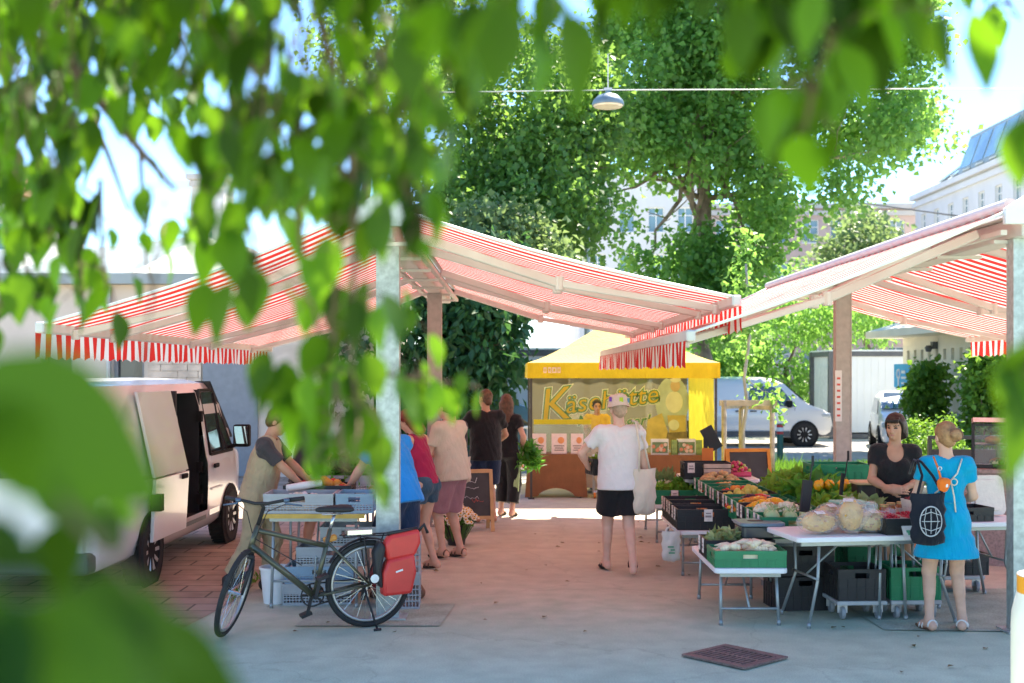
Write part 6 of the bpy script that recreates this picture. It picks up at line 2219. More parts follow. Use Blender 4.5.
# table A
crate('green crate of parsnips on the nearest low table', (1.925, 10.12, .471), (.58, .40, .135), M_CG, 0, 'crates on the low tables')
mb = MB(); mb.bb(1.66, 2.19, 9.94, 10.3, .49, .58); tag(mb.build('crate_filling', M_ROOT), 'parsnips filling the nearest green crate', 'vegetables', kind='stuff')
for i in range(34):
    x, y = random.uniform(-.24, .24), random.uniform(-.13, .13)
    a = random.uniform(0, 6.28); L = random.uniform(.09, .15); r = random.uniform(.024, .036)
    mb = MB()
    pts = [V((0, 0, 0)), V((L * .3, 0, .004)), V((L * .7, random.uniform(-.012, .012), .0)), V((L * 1.15, random.uniform(-.02, .02), -.012))]
    mb.tube(pts, [r * .75, r, r * .6, r * .12], 9); mb.sph((-.006, 0, 0), (r * .5, r * .74, r * .74), 8, 6)
    o = mb.build('parsnip', M_ROOT, None, smooth='all', loc=(1.925 + x * .8 - cos(a) * L * .4, 10.12 + y * .8 - sin(a) * L * .4, .60 + random.uniform(0, .05) * (1 - abs(x) * 2)))
    o.rotation_euler = (0, random.uniform(-.3, .2), a); tag(o, 'pale parsnip lying in the nearest green crate', 'parsnip', 'parsnips in the nearest green crate')
crate('black crate of pale kohlrabi leaves behind the parsnips', (1.925, 10.56, .471), (.58, .40, .16), M_CK, 0, 'crates on the low tables', tags=((0, -.1, 'x'), (0, .1, 'x')))
greens('pale frilly greens behind the parsnips', (1.84, 10.56, .52), .34, .34, .15, 200, .08, M_PGRN)
t = thing('storage_box', 'dark lidded plastic box standing behind the parsnips', 'box', (2.13, 10.62, .634), .05)
mb = MB(); mb.prism(rrect(.36, .34, .05), (0, 0, 0), (1, 0, 0), (0, 1, 0), .1); mb.build('tub', mat('smoky_plastic', (.06, .07, .075), .25, var=.1), t, bevel=.01)
mb = MB(); mb.prism(rrect(.39, .37, .06), (0, 0, .101), (1, 0, 0), (0, 1, 0), .03); ld = mb.build('lid', mat('blue_grey_lid', (.13, .20, .25), .3, var=.05), t, bevel=.008, seg=2)
mb = MB(); mb.prism([(.07 * cos(k * .4), .035 * sin(k * .4)) for k in range(16)], (-.03, .0, .1315), (1, 0, 0), (0, 1, 0), .004); mb.build('handle', M_CK, ld)
# table B: black crates
for i, (y, z, h, lab) in enumerate(((12.55, .461, .21, 'big black crate of onions, front of the black crates'), (12.98, .461, .22, 'black crate of brown onions behind the front one'), (13.4, .461, .22, 'black crate, hindmost on the middle low table'))):
    crate(lab, (1.97, y, z), (.62, .40, h), M_CK, 0, 'crates on the low tables', tags=((0, -.08, 'x'), (0, .1, 'x')) + (((0, 0, 'y'),) if i == 0 else ()))
    heap(('brown onions in the front black crate', 'brown onions in the middle black crate', 'carrots in the hindmost black crate')[i], (1.97, y, z + .02), .56, .35, .13, .036, 45, (M_ONI, [M_ONI, M_POT], [M_ORG, M_POT])[i])
# table C: green crates with leeks and lettuce
crate('green crate with a lettuce mix below the leeks', (1.95, 14.95, .461), (.6, .40, .17), M_CG, 0, 'crates on the low tables', tags=((0, 0, 'y'),))
crate('black crate holding upright leeks', (1.81, 15.38, .461), (.40, .40, .2), M_CK, 0, 'crates on the low tables')
crate('green crate of carrots with their tops beside the leeks', (2.08, 15.85, .461), (.6, .40, .22), M_CG, 0, 'crates on the low tables')
greens('mixed salad filling the green crate below the leeks', (1.95, 14.95, .50), .54, .34, .17, 170, .1, M_LET)
heap('bunched red and orange carrots beside the leeks', (2.12, 15.3, .58), .3, .34, .14, .03, 50, [M_ORG, M_ROOT, M_RED], el=(1.6, .9, .9))
greens('dark carrot tops hanging over the green crate', (2.14, 15.1, .56), .34, .3, .16, 190, .1, M_DGRN)
for i in range(16):
    x, y = 1.60 + (i % 8) * .062, 15.3 + (i // 8) * .14
    mb = MB(); ln = random.uniform(-.05, .05); h = random.uniform(.26, .34)
    mb.tube([(0, 0, 0), (ln * .3, 0, .12), (ln, 0, .2)], [.018, .016, .02], 8, 0)
    for k in range(7):
        a = k * .9; sp = random.uniform(.02, .09); lw = .024
        b0 = V((ln, 0, .19)); t0 = V((ln + cos(a) * sp, sin(a) * sp * .7, h + random.uniform(-.04, .06)))
        mb.add([b0 - V((lw / 2, 0, 0)), b0 + V((lw / 2, 0, 0)), t0.lerp(b0, .3) + V((lw / 2, .005, 0)), t0, t0.lerp(b0, .3) - V((lw / 2, .005, 0))], [(0, 1, 2, 4), (4, 2, 3)], 1)
    o = mb.build('leek', [mat('leek_white', (.70, .72, .48), .5, var=.1), mat('leek_green', (.22, .34, .12), .5, var=.3, scale=12)], None, smooth='all', loc=(x, y, .5)); tag(o, 'leek with a pale stalk standing in the black crate', 'leek', 'leeks standing in the black crate')
# plastic bag on the corner
bag_sdf('plastic_bag', 'white plastic bag with green print hanging from the low table', 'bag', (1.58, 12.22, .49), (.19, .1, .32), cloth_mat('white_film', (.74, .76, .72), .06, .3), 0, wr=.012)
pbag = SC.objects['plastic_bag']
mb = MB()
for s_ in (-1, 1): mb.tube([(s_ * .06, 0, -.06), (s_ * .04, .03, .0), (0, .06, .02)], .012, 6)
mb.build('handle', MATS['white_film'], pbag, smooth='all')
mb = MB()
for k, (x, w_) in enumerate(((-.01, .06), (.01, .04), (0, .06))): mb.box((x, -.057, -.17 - k * .03), (w_, .006, .014))
mb.build('green_print', mat('print_green', (.10, .36, .22), .6, var=0), pbag)
# scale at the far end, black crate of boxes, chalk easel
sc_ = thing('market_scale', 'black market scale with an orange display arm at the end of the row', 'scale', (2.42, 15.25, .0))
mb = MB(); mb.bb(-.14, .14, -.16, .16, .74, .83); mb.bb(-.16, .16, -.18, .18, .86, .875); mb.box((0, 0, .845), (.1, .1, .03)); mb.bb(-.1, .1, -.12, .12, .0, .74); mb.build('scale_base', M_CK, sc_)
mb = MB(); mb.box((.0, .13, 1.02), (.05, .04, .4)); mb.box((.07, .13, 1.22), (.16, .05, .30), M.Rotation(-.5, 3, 'Y')); mb.build('display_arm', M_CK, sc_)
mb = MB(); mb.bb(-.05, .09, .09, .105, .9, 1.1); mb.build('orange_cover', mat('signal_orange', (.70, .20, .03), .5, var=0), sc_)
crate('black crate of flat pale boxes at the far end of the row', (2.35, 14.95, .76), (.56, .36, .2), M_CK, 0, 'crates of the tagged row', tags=((-.2, 0, 'y'),))
mb = MB()
for k in range(3): mb.bb(2.3, 2.62, 14.72, 14.762, .79 + k * .055, .835 + k * .055)
tag(mb.build('carton_stack', mat('pale_carton', (.55, .46, .38), .7, var=.15)), 'flat pale cartons stacked in front of the black crate', 'cartons')
table('white table at the far end of the row carrying the scale', (2.55, 15.3, 0), .9, .9, .755, 0, 'tables of the vegetable stand')
heap('pink radishes and green grapes beside the scale', (2.78, 15.3, .76), .36, .3, .16, .025, 70, [mat('radish', (.55, .06, .14), .4, var=.1), mat('grape', (.40, .46, .10), .3, var=.1)])


def a_board(label, loc, rz, w, h, wood, lean=.2, colour=None):
    t = thing('chalkboard', label, 'chalkboard', loc, rz, 'A boards')
    wm = mat(*wood)
    R_ = M.Rotation(-lean, 3, 'X')
    for nm, Q in (('front', R_), ('rear', M.Rotation(lean, 3, 'X'))):
        o = V((0, 0, 0)) if nm == 'front' else V((0, 2 * h * sin(lean) + .03, 0))
        mb = MB()
        for x in (-1, 1): mb.box(o + Q @ V((x * (w / 2 - .02), 0, h / 2)), (.045, .03, h), Q)
        for z in (h - .02, .18): mb.box(o + Q @ V((0, 0, z)), (w - .09, .028, .045), Q)
        mb.build('board_frame', wm, t)
        mb = MB(); mb.box(o + Q @ V((0, .004, h * .59)), (w - .085, .012, h * .75), Q); bd = mb.build('slate', mat('slate', (.055, .058, .06), .7, var=.25, scale=5), t)
        if nm == 'front': sl = bd
    return t, sl, R_


t, sl, R_ = a_board('chalkboard easel with a bright orange frame behind the scale', (3.25, 16.6, 0), .15, .62, 1.02, ('orange_wood', (.66, .26, .03), .5))

# --- white table of the two women
rz1 = rad(9)
tc1 = V((2.95, 10.22, 0))
R1 = M.Rotation(rz1, 3, 'Z')
table('white folding table with bread bags and berry punnets', tc1, 1.5, .72, .735, rz1, 'tables of the vegetable stand', True)
def on1(x, y, z=.736): return tc1 + R1 @ V((x, y, z))
tc2 = V((4.02, 10.98, 0)); R2 = M.Rotation(rz1, 3, 'Z')
table('white folding table behind the woman in the blue dress', tc2, 1.0, .72, .75, rz1, 'tables of the vegetable stand', True)
# bread / pasta bags: soft transparent film over the contents
M_FILMC = glass_mat('clear_film', (.98, .97, .96), .24, .12)
M_PASTA = [mat('pasta_a', (.70, .40, .07), .6, var=.2), mat('pasta_b', (.76, .54, .18), .6, var=.2), mat('pasta_c', (.58, .26, .08), .6, var=.2)]
for i, (x, y, a, sx, sy, sz, lab, mm, n) in enumerate(((-.5, -.17, .2, .17, .11, .075, 'clear bag of coloured pasta at the corner of the white table', M_PASTA, 150), (-.23, -.2, -.5, .11, .09, .115, 'upright bag of golden pasta between the two others', [M_PASTA[0], M_YELP, M_PASTA[0]], 120), (-.04, -.17, .3, .15, .10, .075, 'bag of pale pasta next to the black berry crate', M_PASTA[1:2] + M_PASTA[1:2] + M_PASTA[2:3], 150), (-.34, .0, .5, .16, .1, .09, 'bag of pasta with a white label lying behind the front bags', M_PASTA, 110))):
    sx, sy, sz = sx * 1.15, sy * 1.1, sz * 1.3
    p = on1(x, y)
    t = thing('pasta_bag', lab, 'bag', p, rz1 + a, 'bags of pasta on the white table')
    mb = MB()
    for k in range(n):
        d = V((random.gauss(0, 1), random.gauss(0, 1), random.gauss(0, 1))).normalized() * random.uniform(.55, .84)
        q = M.Rotation(random.uniform(0, 6), 3, 'Z') @ M.Rotation(random.uniform(-1, 1), 3, 'X')
        mb.tube([V((d.x * sx, d.y * sy, sz + d.z * sz)) + q @ V((-.016, 0, 0)), V((d.x * sx, d.y * sy, sz + d.z * sz)) + q @ V((0, .006, .006)), V((d.x * sx, d.y * sy, sz + d.z * sz)) + q @ V((.016, 0, 0))], .007, 5, random.randrange(3))
    mb.sph((0, 0, sz), (sx * .78, sy * .78, sz * .82), 10, 8, 0)
    mb.build('pasta', list(mm), t, smooth='all')
    P_ = [('ell', nv(0, 0, sz), nv(sx, sy, sz), None, .03), ('cap', nv(sx * .8, 0, sz), nv(sx * 1.25, .02, sz * 1.5), .03, .05, .04)]
    v, f_ = sdf_mesh(P_, .012, [(nv(0, 0, 0), nv(0, 0, -1))], .006)
    np_mesh('film', sm_mesh(v, f_, 1), f_, M_FILMC, t, smooth=True)
    mb = MB(); mb.box((-.02, -sy * .45, sz * 1.86), (.08, .05, .003), M.Rotation(.35, 3, 'X')); mb.build('paper_label', M_TAG, t)
# tub
p = on1(-.08, .17)
t = thing('plastic_tub', 'cloudy plastic tub with a mint green lid behind the pasta bags', 'tub', p, rz1)
mb = MB(); mb.lathe([(.15, 0), (.165, .02), (.185, .20), (.19, .205), (.175, .2), (.158, .025), (.1, .015)], 4, (0, 0, 0), 0, None, 1.0, .8)
o = mb.build('tub_body', glass_mat('cloudy_plastic', (.86, .86, .88), .5, .3), t, bevel=.02, seg=2); o.rotation_euler.z = pi / 4
mb = MB(); mb.prism(rrect(.29, .23, .03), (0, 0, .207), (1, 0, 0), (0, 1, 0), .02); mb.build('lid', mat('mint_lid', (.20, .48, .36), .4, var=.05), t, bevel=.006)
mb = MB()
for k in range(5): mb.sph((random.uniform(-.07, .07), random.uniform(-.05, .05), .06 + random.uniform(0, .05)), (.045, .03, .03), 8, 6, 0, None, .2)
mb.build('contents', M_TAG, t, smooth='all')
# black crate with punnets
cr = crate('black crate carrying punnets of red and dark berries', on1(.34, -.12, .737), (.66, .42, .13), M_CK, rz1, 'crates on the white tables')
mb = MB(); mb.box((-.1, -.235, .02), (.2, .004, .12), M.Rotation(-.5, 3, 'X')); mb.box((-.1, -.245, .012), (.12, .004, .02), M.Rotation(-.5, 3, 'X'), 1); mb.box((-.1, -.236, .03), (.14, .004, .02), M.Rotation(-.5, 3, 'X'), 1)
mb.build('price_card', [M_TAG, mat('print_green', (.1, .36, .22), .6)], cr)
mb = MB(); mb.box((.31, -.228, .06), (.08, .004, .13)); mb.build('price_tag', mat('pale_blue_card', (.6, .70, .78), .6, var=.05), cr)
M_PUN = mat('punnet_card', (.64, .62, .52), .7, var=.08, scale=20); M_CHER = mat('cherry', (.17, .008, .02), .22, var=.2, spec=.6); M_RASP = mat('raspberry', (.58, .03, .06), .4, var=.15)
for i, (x, y, s_, bz, kind) in enumerate(((.10, -.2, .085, .0, 'r'), (.30, -.21, .085, .0, 'r'), (.16, -.03, .085, 0, 'r'), (.34, -.02, .085, 0, 'r'), (.47, -.12, .09, .06, 'c'), (.60, -.15, .09, .06, 'c'), (.46, .06, .09, .06, 'c'), (.60, .04, .09, .06, 'c'))):
    t = thing('berry_punnet', 'pale card punnet of bright red berries' if kind == 'r' else 'tall pale card punnet of dark cherries', 'punnet', on1(x, y, .79 + bz), rz1, 'punnets of berries')
    t['label'] = ('front punnet of red berries nearest the pasta bags', 'front punnet of red berries next to the tall cherry punnets', 'red berry punnet in the back row by the tub', 'red berry punnet in the back row by the cherries', 'tall cherry punnet, front, nearest the red berries', 'tall cherry punnet in front next to the blue dress', 'tall cherry punnet in the back row by the vendor', 'tall cherry punnet in the back row by the blue dress')[i]
    h = .075 if kind == 'r' else .13
    mb = MB()
    a, b_ = s_ * .82, s_
    lo = [(-a, -a, 0), (a, -a, 0), (a, a, 0), (-a, a, 0)]; hi = [(-b_, -b_, h), (b_, -b_, h), (b_, b_, h), (-b_, b_, h)]
    li = [(-b_ + .006, -b_ + .006, h), (b_ - .006, -b_ + .006, h), (b_ - .006, b_ - .006, h), (-b_ + .006, b_ - .006, h)]; lf = [(p_[0] * .9, p_[1] * .9, .01) for p_ in lo]
    mb.add(lo + hi + li + lf, [(3, 2, 1, 0), (0, 1, 5, 4), (1, 2, 6, 5), (2, 3, 7, 6), (3, 0, 4, 7), (4, 5, 9, 8), (5, 6, 10, 9), (6, 7, 11, 10), (7, 4, 8, 11), (9, 13, 12, 8)[::-1] if False else (8, 9, 13, 12), (9, 10, 14, 13), (10, 11, 15, 14), (11, 8, 12, 15), (12, 13, 14, 15)])
    mb.build('carton', M_PUN, t)
    mb = MB()
    r = .0105 if kind == 'c' else .009
    for k in range(90):
        x_, y_ = random.uniform(-b_ + r, b_ - r), random.uniform(-b_ + r, b_ - r)
        mb.sph((x_, y_, h - .012 + random.uniform(0, .035) * (1 - (max(abs(x_), abs(y_)) / b_) ** 2)), r, 7, 5)
    mb.bb(-b_ + .008, b_ - .008, -b_ + .008, b_ - .008, h * .5, h - .012)
    o = mb.build('berries', M_CHER if kind == 'c' else M_RASP, t, smooth='all'); o['kind'] = 'stuff'
# items on table 2
t = thing('foam_box', 'white foam box lid standing upright behind the woman in blue', 'box', tc2 + R2 @ V((.27, .1, .751)), rz1)
mb = MB(); mb.prism(rrect(.34, .36, .06), (0, 0, .18), (1, 0, 0), (0, .22, .98), .05); mb.prism(rrect(.26, .28, .05), (0, -.052, .19), (1, 0, 0), (0, .22, .98), .012); mb.build('foam_panel', mat('white_foam', (.70, .66, .58), .8, var=.05, scale=30, bump=.2), t, bevel=.012, seg=2)
crate('black crate on the second white table below the foam box', tc2 + R2 @ V((-.12, -.14, .751)), (.5, .32, .12), M_CK, rz1, 'crates on the white tables', tags=((-.18, 0, 'y'),))
t = thing('green_bottle', 'small bottle with a green cap beside the foam box', 'bottle', tc2 + R2 @ V((.06, .24, .751)), 0)
mb = MB(); mb.lathe([(.03, 0), (.032, .02), (.032, .14), (.012, .19), (.012, .2)], 14); mb.build('bottle_body', M_WHITEP, t, smooth=True)
mb = MB(); mb.lathe([(.015, .2), (.015, .23)], 12); mb.build('cap', mat('cap_green', (.02, .3, .12), .4, var=0), t, smooth=True)
# dollies and crates under the tables
dp = P(866, 606, 10.05)
dolly('grey dolly under the white table carrying a black crate', (2.88, 10.35, 0), .42, .42, .05)
crate('empty black crate on a dolly under the white table', (2.88, 10.35, .161), (.40, .40, .26), M_CK, .05, 'crates under the tables')
dolly('grey dolly carrying a green crate beside the blue dress', (3.34, 10.38, 0), .42, .42, .03)
crate('empty green crate on a dolly beside the blue dress', (3.34, 10.38, .161), (.42, .40, .27), M_CG, .03, 'crates under the tables')
dolly('dolly behind the legs of the woman in blue', (4.02, 11.6, 0), .7, .45, .1)
crate('black crate of paper scraps behind the legs of the woman in blue', (4.2, 11.62, .161), (.44, .40, .2), M_CK, .1, 'crates under the tables')
crate('black crate with an orange bag, next to the paper scraps', (3.76, 11.58, .161), (.40, .40, .18), M_CK, .1, 'crates under the tables')
heap('crumpled white paper in a black crate', (4.2, 11.62, .19), .38, .34, .2, .06, 14, [M_TAG, M_WHITEP, M_PUN], 'paper_scraps', 'paper', jit=.3, smooth=False)
heap('orange paper bag in a black crate', (3.76, 11.58, .19), .34, .34, .18, .08, 8, [M_CARD, mat('orange_bag', (.6, .28, .12), .6)], 'crumpled_bags', 'bags', jit=.25, smooth=False)
dolly('dolly under the near end of the tagged row', (2.62, 11.35, 0), .62, .42, 0)
crate('low black crate under the near end of the tagged row', (2.62, 11.35, .161), (.6, .4, .22), M_CK, 0, 'crates under the tables')
dolly('dolly deep under the tagged row', (2.75, 12.4, 0), .62, .42, 0)
crate('black crate deep under the tagged row', (2.75, 12.4, .161), (.6, .4, .24), M_CK, 0, 'crates under the tables')
crate('black crate standing behind the parsnip table', (2.5, 10.75, .30), (.5, .4, .25), M_CK, .1, 'crates under the tables')
crate('grey lower crate behind the parsnip table', (2.5, 10.75, .0), (.5, .4, .29), M_CK, .1, 'crates under the tables')
# green crate stacks behind the vendor
bx = P(844, 490, 12.6)
gl = ['green crate at the bottom of the stack by the far post', 'green crate, second from the bottom of the stack by the far post', 'green crate, third from the bottom of the stack by the far post', 'green crate on top of the stack by the far post']
for i in range(4):
    crate(gl[i], (bx.x, 12.9, .001 + i * .275), (.6, .42, .27), M_CG, 0, 'stacked green crates', tags=((-.22, 0, 'y'),) if i == 2 else ())
bx = P(862, 500, 11.7)
gl = ['green crate at the bottom of the stack behind the vendor', 'green crate, second of the stack behind the vendor', 'green crate, third of the stack behind the vendor', 'green crate under the brown tub behind the vendor']
for i in range(4):
    crate(gl[i], (bx.x + .12, 11.75, .001 + i * .205), (.6, .42, .2), M_CG, 0, 'stacked green crates', tags=((-.25, 0, 'y'),) if i == 3 else ())
t = thing('brown_tub', 'dark tub with a pale wooden lid on the green crates', 'tub', (bx.x + .12, 11.75, .822))
mb = MB(); mb.prism(rrect(.36, .3, .06), (0, 0, 0), (1, 0, 0), (0, 1, 0), .16); mb.build('tub_body', mat('dark_tub', (.035, .03, .027), .5, var=.1), t, bevel=.01)
mb = MB(); mb.prism(rrect(.4, .34, .06), (0, 0, .161), (1, 0, 0), (0, 1, 0), .025); mb.build('lid', mat('wooden_lid', (.55, .40, .22), .6, var=.12), t, bevel=.006)

# deli counter and dark fence on the right
t = thing('deli_counter', 'counter clad in mottled pinkish stone under the deli case', 'counter', (5.1, 13.0, 0), rad(-20))
mb = MB(); mb.bb(-.35, 1.3, 0, .7, 0, .98); mb.bb(-.4, 1.35, -.04, .74, .982, 1.02); mb.build('counter_body', mat('mottled_stone', (.40, .28, .26), .6, var=.1, col2=(.24, .18, .17), scale=35, detail=2), t)
dc = V((5.0, 12.95, 1.021)); 
t = thing('deli_case', 'dark framed glass deli case with round loaves inside', 'display case', (4.95, 13.2, 1.021), rad(-20))
M_DF = mat('case_frame', (.03, .03, .03), .4, .3, var=.05)
mb = MB()
for y0, y1, z1 in ((0, .5, .5),):
    for x in (0, .95):
        mb.bar((x, 0, .0), (x, .1, .46), .03, .03); mb.bar((x, .1, .46), (x, .45, .5), .03, .03); mb.bar((x, .5, 0), (x, .45, .5), .03, .03); mb.bar((x, 0, .015), (x, .5, .015), .03, .03)
    mb.bar((0.016, .1, .46), (.934, .1, .46), .025, .025); mb.bar((0.016, .46, .5), (.934, .46, .5), .025, .025); mb.bar((.016, 0, .02), (.934, 0, .02), .04, .04)
mb.bb(.02, .93, .06, .47, .24, .25); mb.bb(.02, .93, .02, .49, .0, .012); 
mb.build('case_frame', M_DF, t)
mb = MB(); mb.quad((.01, .0, .03), (.94, .0, .03), (.94, .1, .45), (.01, .1, .45)); mb.quad((.0, .0, .03), (.0, .1, .46), (.0, .45, .5), (.0, .5, .03)); mb.build('glass', M_CLEAR, t)
mb = MB(); mb.quad((0, .08, .49), (.95, .08, .49), (.95, .47, .525), (0, .47, .525)); mb.build('top_sheet', M_WHITEP, t)
for i, (x, y, z, r) in enumerate(((.2, .25, .25, .09), (.5, .27, .25, .1), (.78, .25, .25, .09), (.25, .25, .013, .09), (.55, .25, .013, .1))):
    mb = MB(); mb.sph((0, 0, r * .45), (r, r * .9, r * .5), 12, 8, 0, None, .05)
    p = t.matrix_basis @ V((x, y, z)); o = mb.build('bread_loaf', mat('bread_crust', (.44, .21, .07), .6, var=.25, scale=14), None, smooth='all', loc=p); tag(o, 'round crusty loaf behind the glass of the deli case', 'bread', 'loaves in the deli case')
heap('green salad in the lower part of the deli case', t.matrix_basis @ V((.5, .14, .013)), .7, .14, .1, .025, 60, [M_ZUC, M_LETM] if False else [M_ZUC, M_KOHL])
t = thing('fence_panel', 'dark fence panel with a black top rail beside the deli case', 'fence', (P(930, 372, 17).x, 17, 0), 0)
mb = MB(); mb.bb(.03, 1.9, 0, .03, .15, .98); mb.build('infill_panel', mat('anthracite_cloth', (.045, .045, .048), .8, var=.1), t)
mb = MB(); mb.bb(-.02, 1.95, -.01, .04, 1.12, 1.17); mb.build('rail', M_DF, t)
for x in (0, .95, 1.92):
    mb = MB(); mb.bb(x - .025, x + .025, -.012, .042, 0, 1.118); mb.build('fence_post', M_DF, t)
mb = MB(); mb.bb(1.05, 1.13, -.03, -.012, .98, 1.19); mb.build('wooden_clip', mat('clip_wood', (.50, .34, .2), .7), t)
# white tub with orange band at the near edge
p = P(1056, 620, 7.0)
t = thing('waste_bin', 'white round bin with an orange lettered band at the near edge', 'bin', (p.x, 7.0, 0))
mb = MB(); mb.lathe([(.23, 0), (.24, .02), (.24, .60), (.235, .68), (.215, .76), (.205, .8), (.205, .895), (.19, .90), (.001, .88)], 32); mb.build('bin_body', mat('bin_white', (.74, .72, .66), .45, var=.05), t, smooth=True)
mb = MB(); mb.lathe([(.207, .785), (.207, .888)], 32); bd = mb.build('orange_band', mat('band_orange', (.72, .30, .02), .45, var=0), t, smooth=True)
mb = MB()
for r_ in range(2):
    for k in range(14):
        a = rad(205 + k * 7 + r_ * 3)
        mb.box((cos(a) * .2085, sin(a) * .2085, .815 + r_ * .04), (.014, .004, .022), M.Rotation(a + pi / 2, 3, 'Z'))
mb.build('lettering', M_WHITEP, bd)

# --- left stall
for i, (y, lab) in enumerate(((11.15, 'near table of the flower and produce stall behind the bicycle'), (13.0, 'far table of the produce stall where people queue'))):
    t = table(lab, (-1.72, y, 0), .86, 1.1 if i == 0 else 2.2, .83, 0, 'tables of the left stall')
    mb = MB(); mb.bb(-.45, .45, (-.55 if i == 0 else -1.1) - .022, (-.55 if i == 0 else -1.1) - .002, .79, .828); mb.build('yellow_board', mat('yellow_board', (.60, .38, .08), .6, var=.15), t)
GL = [(-1.84, 10.78, .831, .60, .40, .17, M_CGR, 'grey lattice crate on the near stall table, at the bike handlebar'), (-1.36, 10.8, .831, .32, .40, .17, M_CBL, 'small blue grey crate at the post end of the stall table'),
      (-1.75, 11.22, .831, .6, .4, .2, M_CK, 'black crate of greens behind the grey lattice crate'), (-1.7, 12.3, .831, .6, .4, .2, M_CGR, 'grey crate on the far stall table')]
for x, y, z, a, b_, h, mm, lab in GL: crate(lab, (x, y, z), (a, b_, h), mm, 0, 'crates of the left stall')
heap('tomatoes and peaches on the near stall table', (-1.7, 11.22, .86), .5, .34, .2, .04, 40, [M_RED, M_ORG, M_POT])
greens('herbs on the far stall table', (-1.7, 12.3, .87), .5, .34, .3, 240, .12, M_DGRN)
heap('white radishes in the grey lattice crate', (-1.84, 10.78, .85), .5, .3, .12, .03, 50, [M_ROOT, M_TAG])
t = thing('paper_sheets', 'rolled white paper lying on the stall crates', 'paper', (-1.85, 10.95, 1.04), .3)
mb = MB(); mb.lathe([(.03, -.16), (.035, 0), (.03, .16)], 10, (0, 0, 0), 0, (1, .2, .1)); mb.build('paper_roll', M_WHITEP, t, smooth=True)
UL = [(-1.72, 11.0, .0, .6, .4, .19, M_CGR, 'grey crate at the floor under the stall table'), (-1.7, 11.0, .191, .6, .4, .15, M_CBL, 'blue crate in the middle of the pile under the stall'), (-1.6, 11.0, .342, .6, .4, .17, M_CGR, 'grey lattice crate upper in the pile under the stall'), (-1.45, 11.05, .513, .5, .4, .17, M_CGR, 'dark grey crate on top of the pile under the stall'),
      (-.98, 10.75, .0, .36, .3, .3, M_CGR, 'grey crate at the foot of the post, bottom of its pile'), (-.98, 10.75, .301, .36, .3, .3, M_CGR, 'grey crate on top of the pile at the foot of the post')]
for x, y, z, a, b_, h, mm, lab in UL: crate(lab, (x, y, z), (a, b_, h), mm, .03, 'crates of the left stall')
heap('bottles and pots in the blue crate under the stall', (-1.7, 10.98, .21), .5, .32, .16, .035, 30, [M_TAG, M_WHITEP, M_ROOT])
t = thing('white_bucket', 'white plastic bucket under the stall table', 'bucket', (-2.1, 10.95, 0))
mb = MB(); mb.lathe([(.11, 0), (.14, .3), (.15, .3), (.15, .32), (.13, .32), (.1, .02)], 20); mb.build('bucket_body', M_WHITEP, t, smooth=True)
mb = MB(); mb.ring((0, 0, .3), (0, 1, 0), .148, .004, 16, 5, 0, 0, pi); mb.build('handle', M_CHROME, t)
t = thing('red_bag', 'folded dark red bag on the ground under the stall', 'bag', (-1.15, 11.5, 0))
mb = MB(); mb.sph((0, 0, .12), (.2, .15, .16), 12, 8, 0, None, .1); mb.build('bag_body', mat('dark_red_bag', (.35, .03, .06), .6), t, smooth='all')
# chalkboard A frame with flowers in a bucket
cb_ = P(474, 524, 16.2)
t, sl, R_ = a_board('grey chalkboard with chalk writing standing by the flower bucket', (-.50, 15.75, 0), rad(12), .56, .8, ('pale_wood', (.55, .36, .17), .6))
M_CHALK = mat('chalk_white', (.75, .78, .80), .9, var=0); M_CHR2 = mat('chalk_red', (.60, .12, .10), .9, var=0)
def scribble(x0, z0, n, h, mm, step=.035):
    mb = MB(); x = x0
    pts = []
    for i in range(n):
        pts.append(R_ @ V((x, -.006, z0 + random.uniform(0, h)))); x += step * random.uniform(.5, 1.1)
    for a, b_ in zip(pts, pts[1:]): mb.bar(a, b_, .007, .003)
    mb.build('chalk_writing', mm, sl)
scribble(-.16, .62, 13, .08, M_CHALK, .026); scribble(-.18, .54, 15, .04, M_CHALK, .024); scribble(-.18, .42, 15, .05, M_CHALK, .024); scribble(-.0, .36, 9, .07, M_CHR2, .024); scribble(-.18, .27, 8, .04, M_CHALK, .03)
fb = thing('flower_bucket', 'black bucket of white and yellow daisies beside the chalkboard', 'bucket', (-.66, 14.6, 0))
mb = MB(); mb.lathe([(.10, 0), (.13, .22), (.14, .22), (.14, .24), (.12, .24), (.09, .02)], 22); mb.build('bucket_body', M_CK, fb, smooth=True)
fl = thing('daisy_bunch', 'bunch of white daisies with yellow hearts in the black bucket', 'flowers', (-.66, 14.6, -.02))
mb = MB(); hd = MB(); pet = MB()
for i in range(150):
    a = random.uniform(0, 6.28); r = .27 * math.sqrt(random.random()); z = .30 + .17 * (1 - (r / .27) ** 2) + random.uniform(-.03, .05)
    c_ = V((cos(a) * r, sin(a) * r, z)); mb.tube([(cos(a) * r * .35, sin(a) * r * .35, .05), c_], .004, 4)
    up = V((cos(a) * r * 2, sin(a) * r * 2 - .4, .7)).normalized(); u_ = up.orthogonal().normalized(); w_ = up.cross(u_)
    hd.sph(c_ + up * .006, .011, 7, 5)
    for k in range(9):
        b_ = k * 2 * pi / 9; d_ = u_ * cos(b_) + w_ * sin(b_); e_ = -u_ * sin(b_) + w_ * cos(b_)
        pet.add([c_ + d_ * .008, c_ + d_ * .022 + e_ * .007, c_ + d_ * .034, c_ + d_ * .022 - e_ * .007], [(0, 1, 2, 3)])
mb.build('stem', mat('stem_green', (.07, .18, .03), .6), fl); hd.build('flower_heart', M_YELP, fl, smooth='all'); pet.build('petal', mat('petal_white', (.80, .76, .62), .6, var=.05), fl)
tag(greens('leaves between the daisies', (-.66, 14.6, .22), .4, .4, .1, 70, .07, M_DGRN, 'leaves'), kind='stuff')
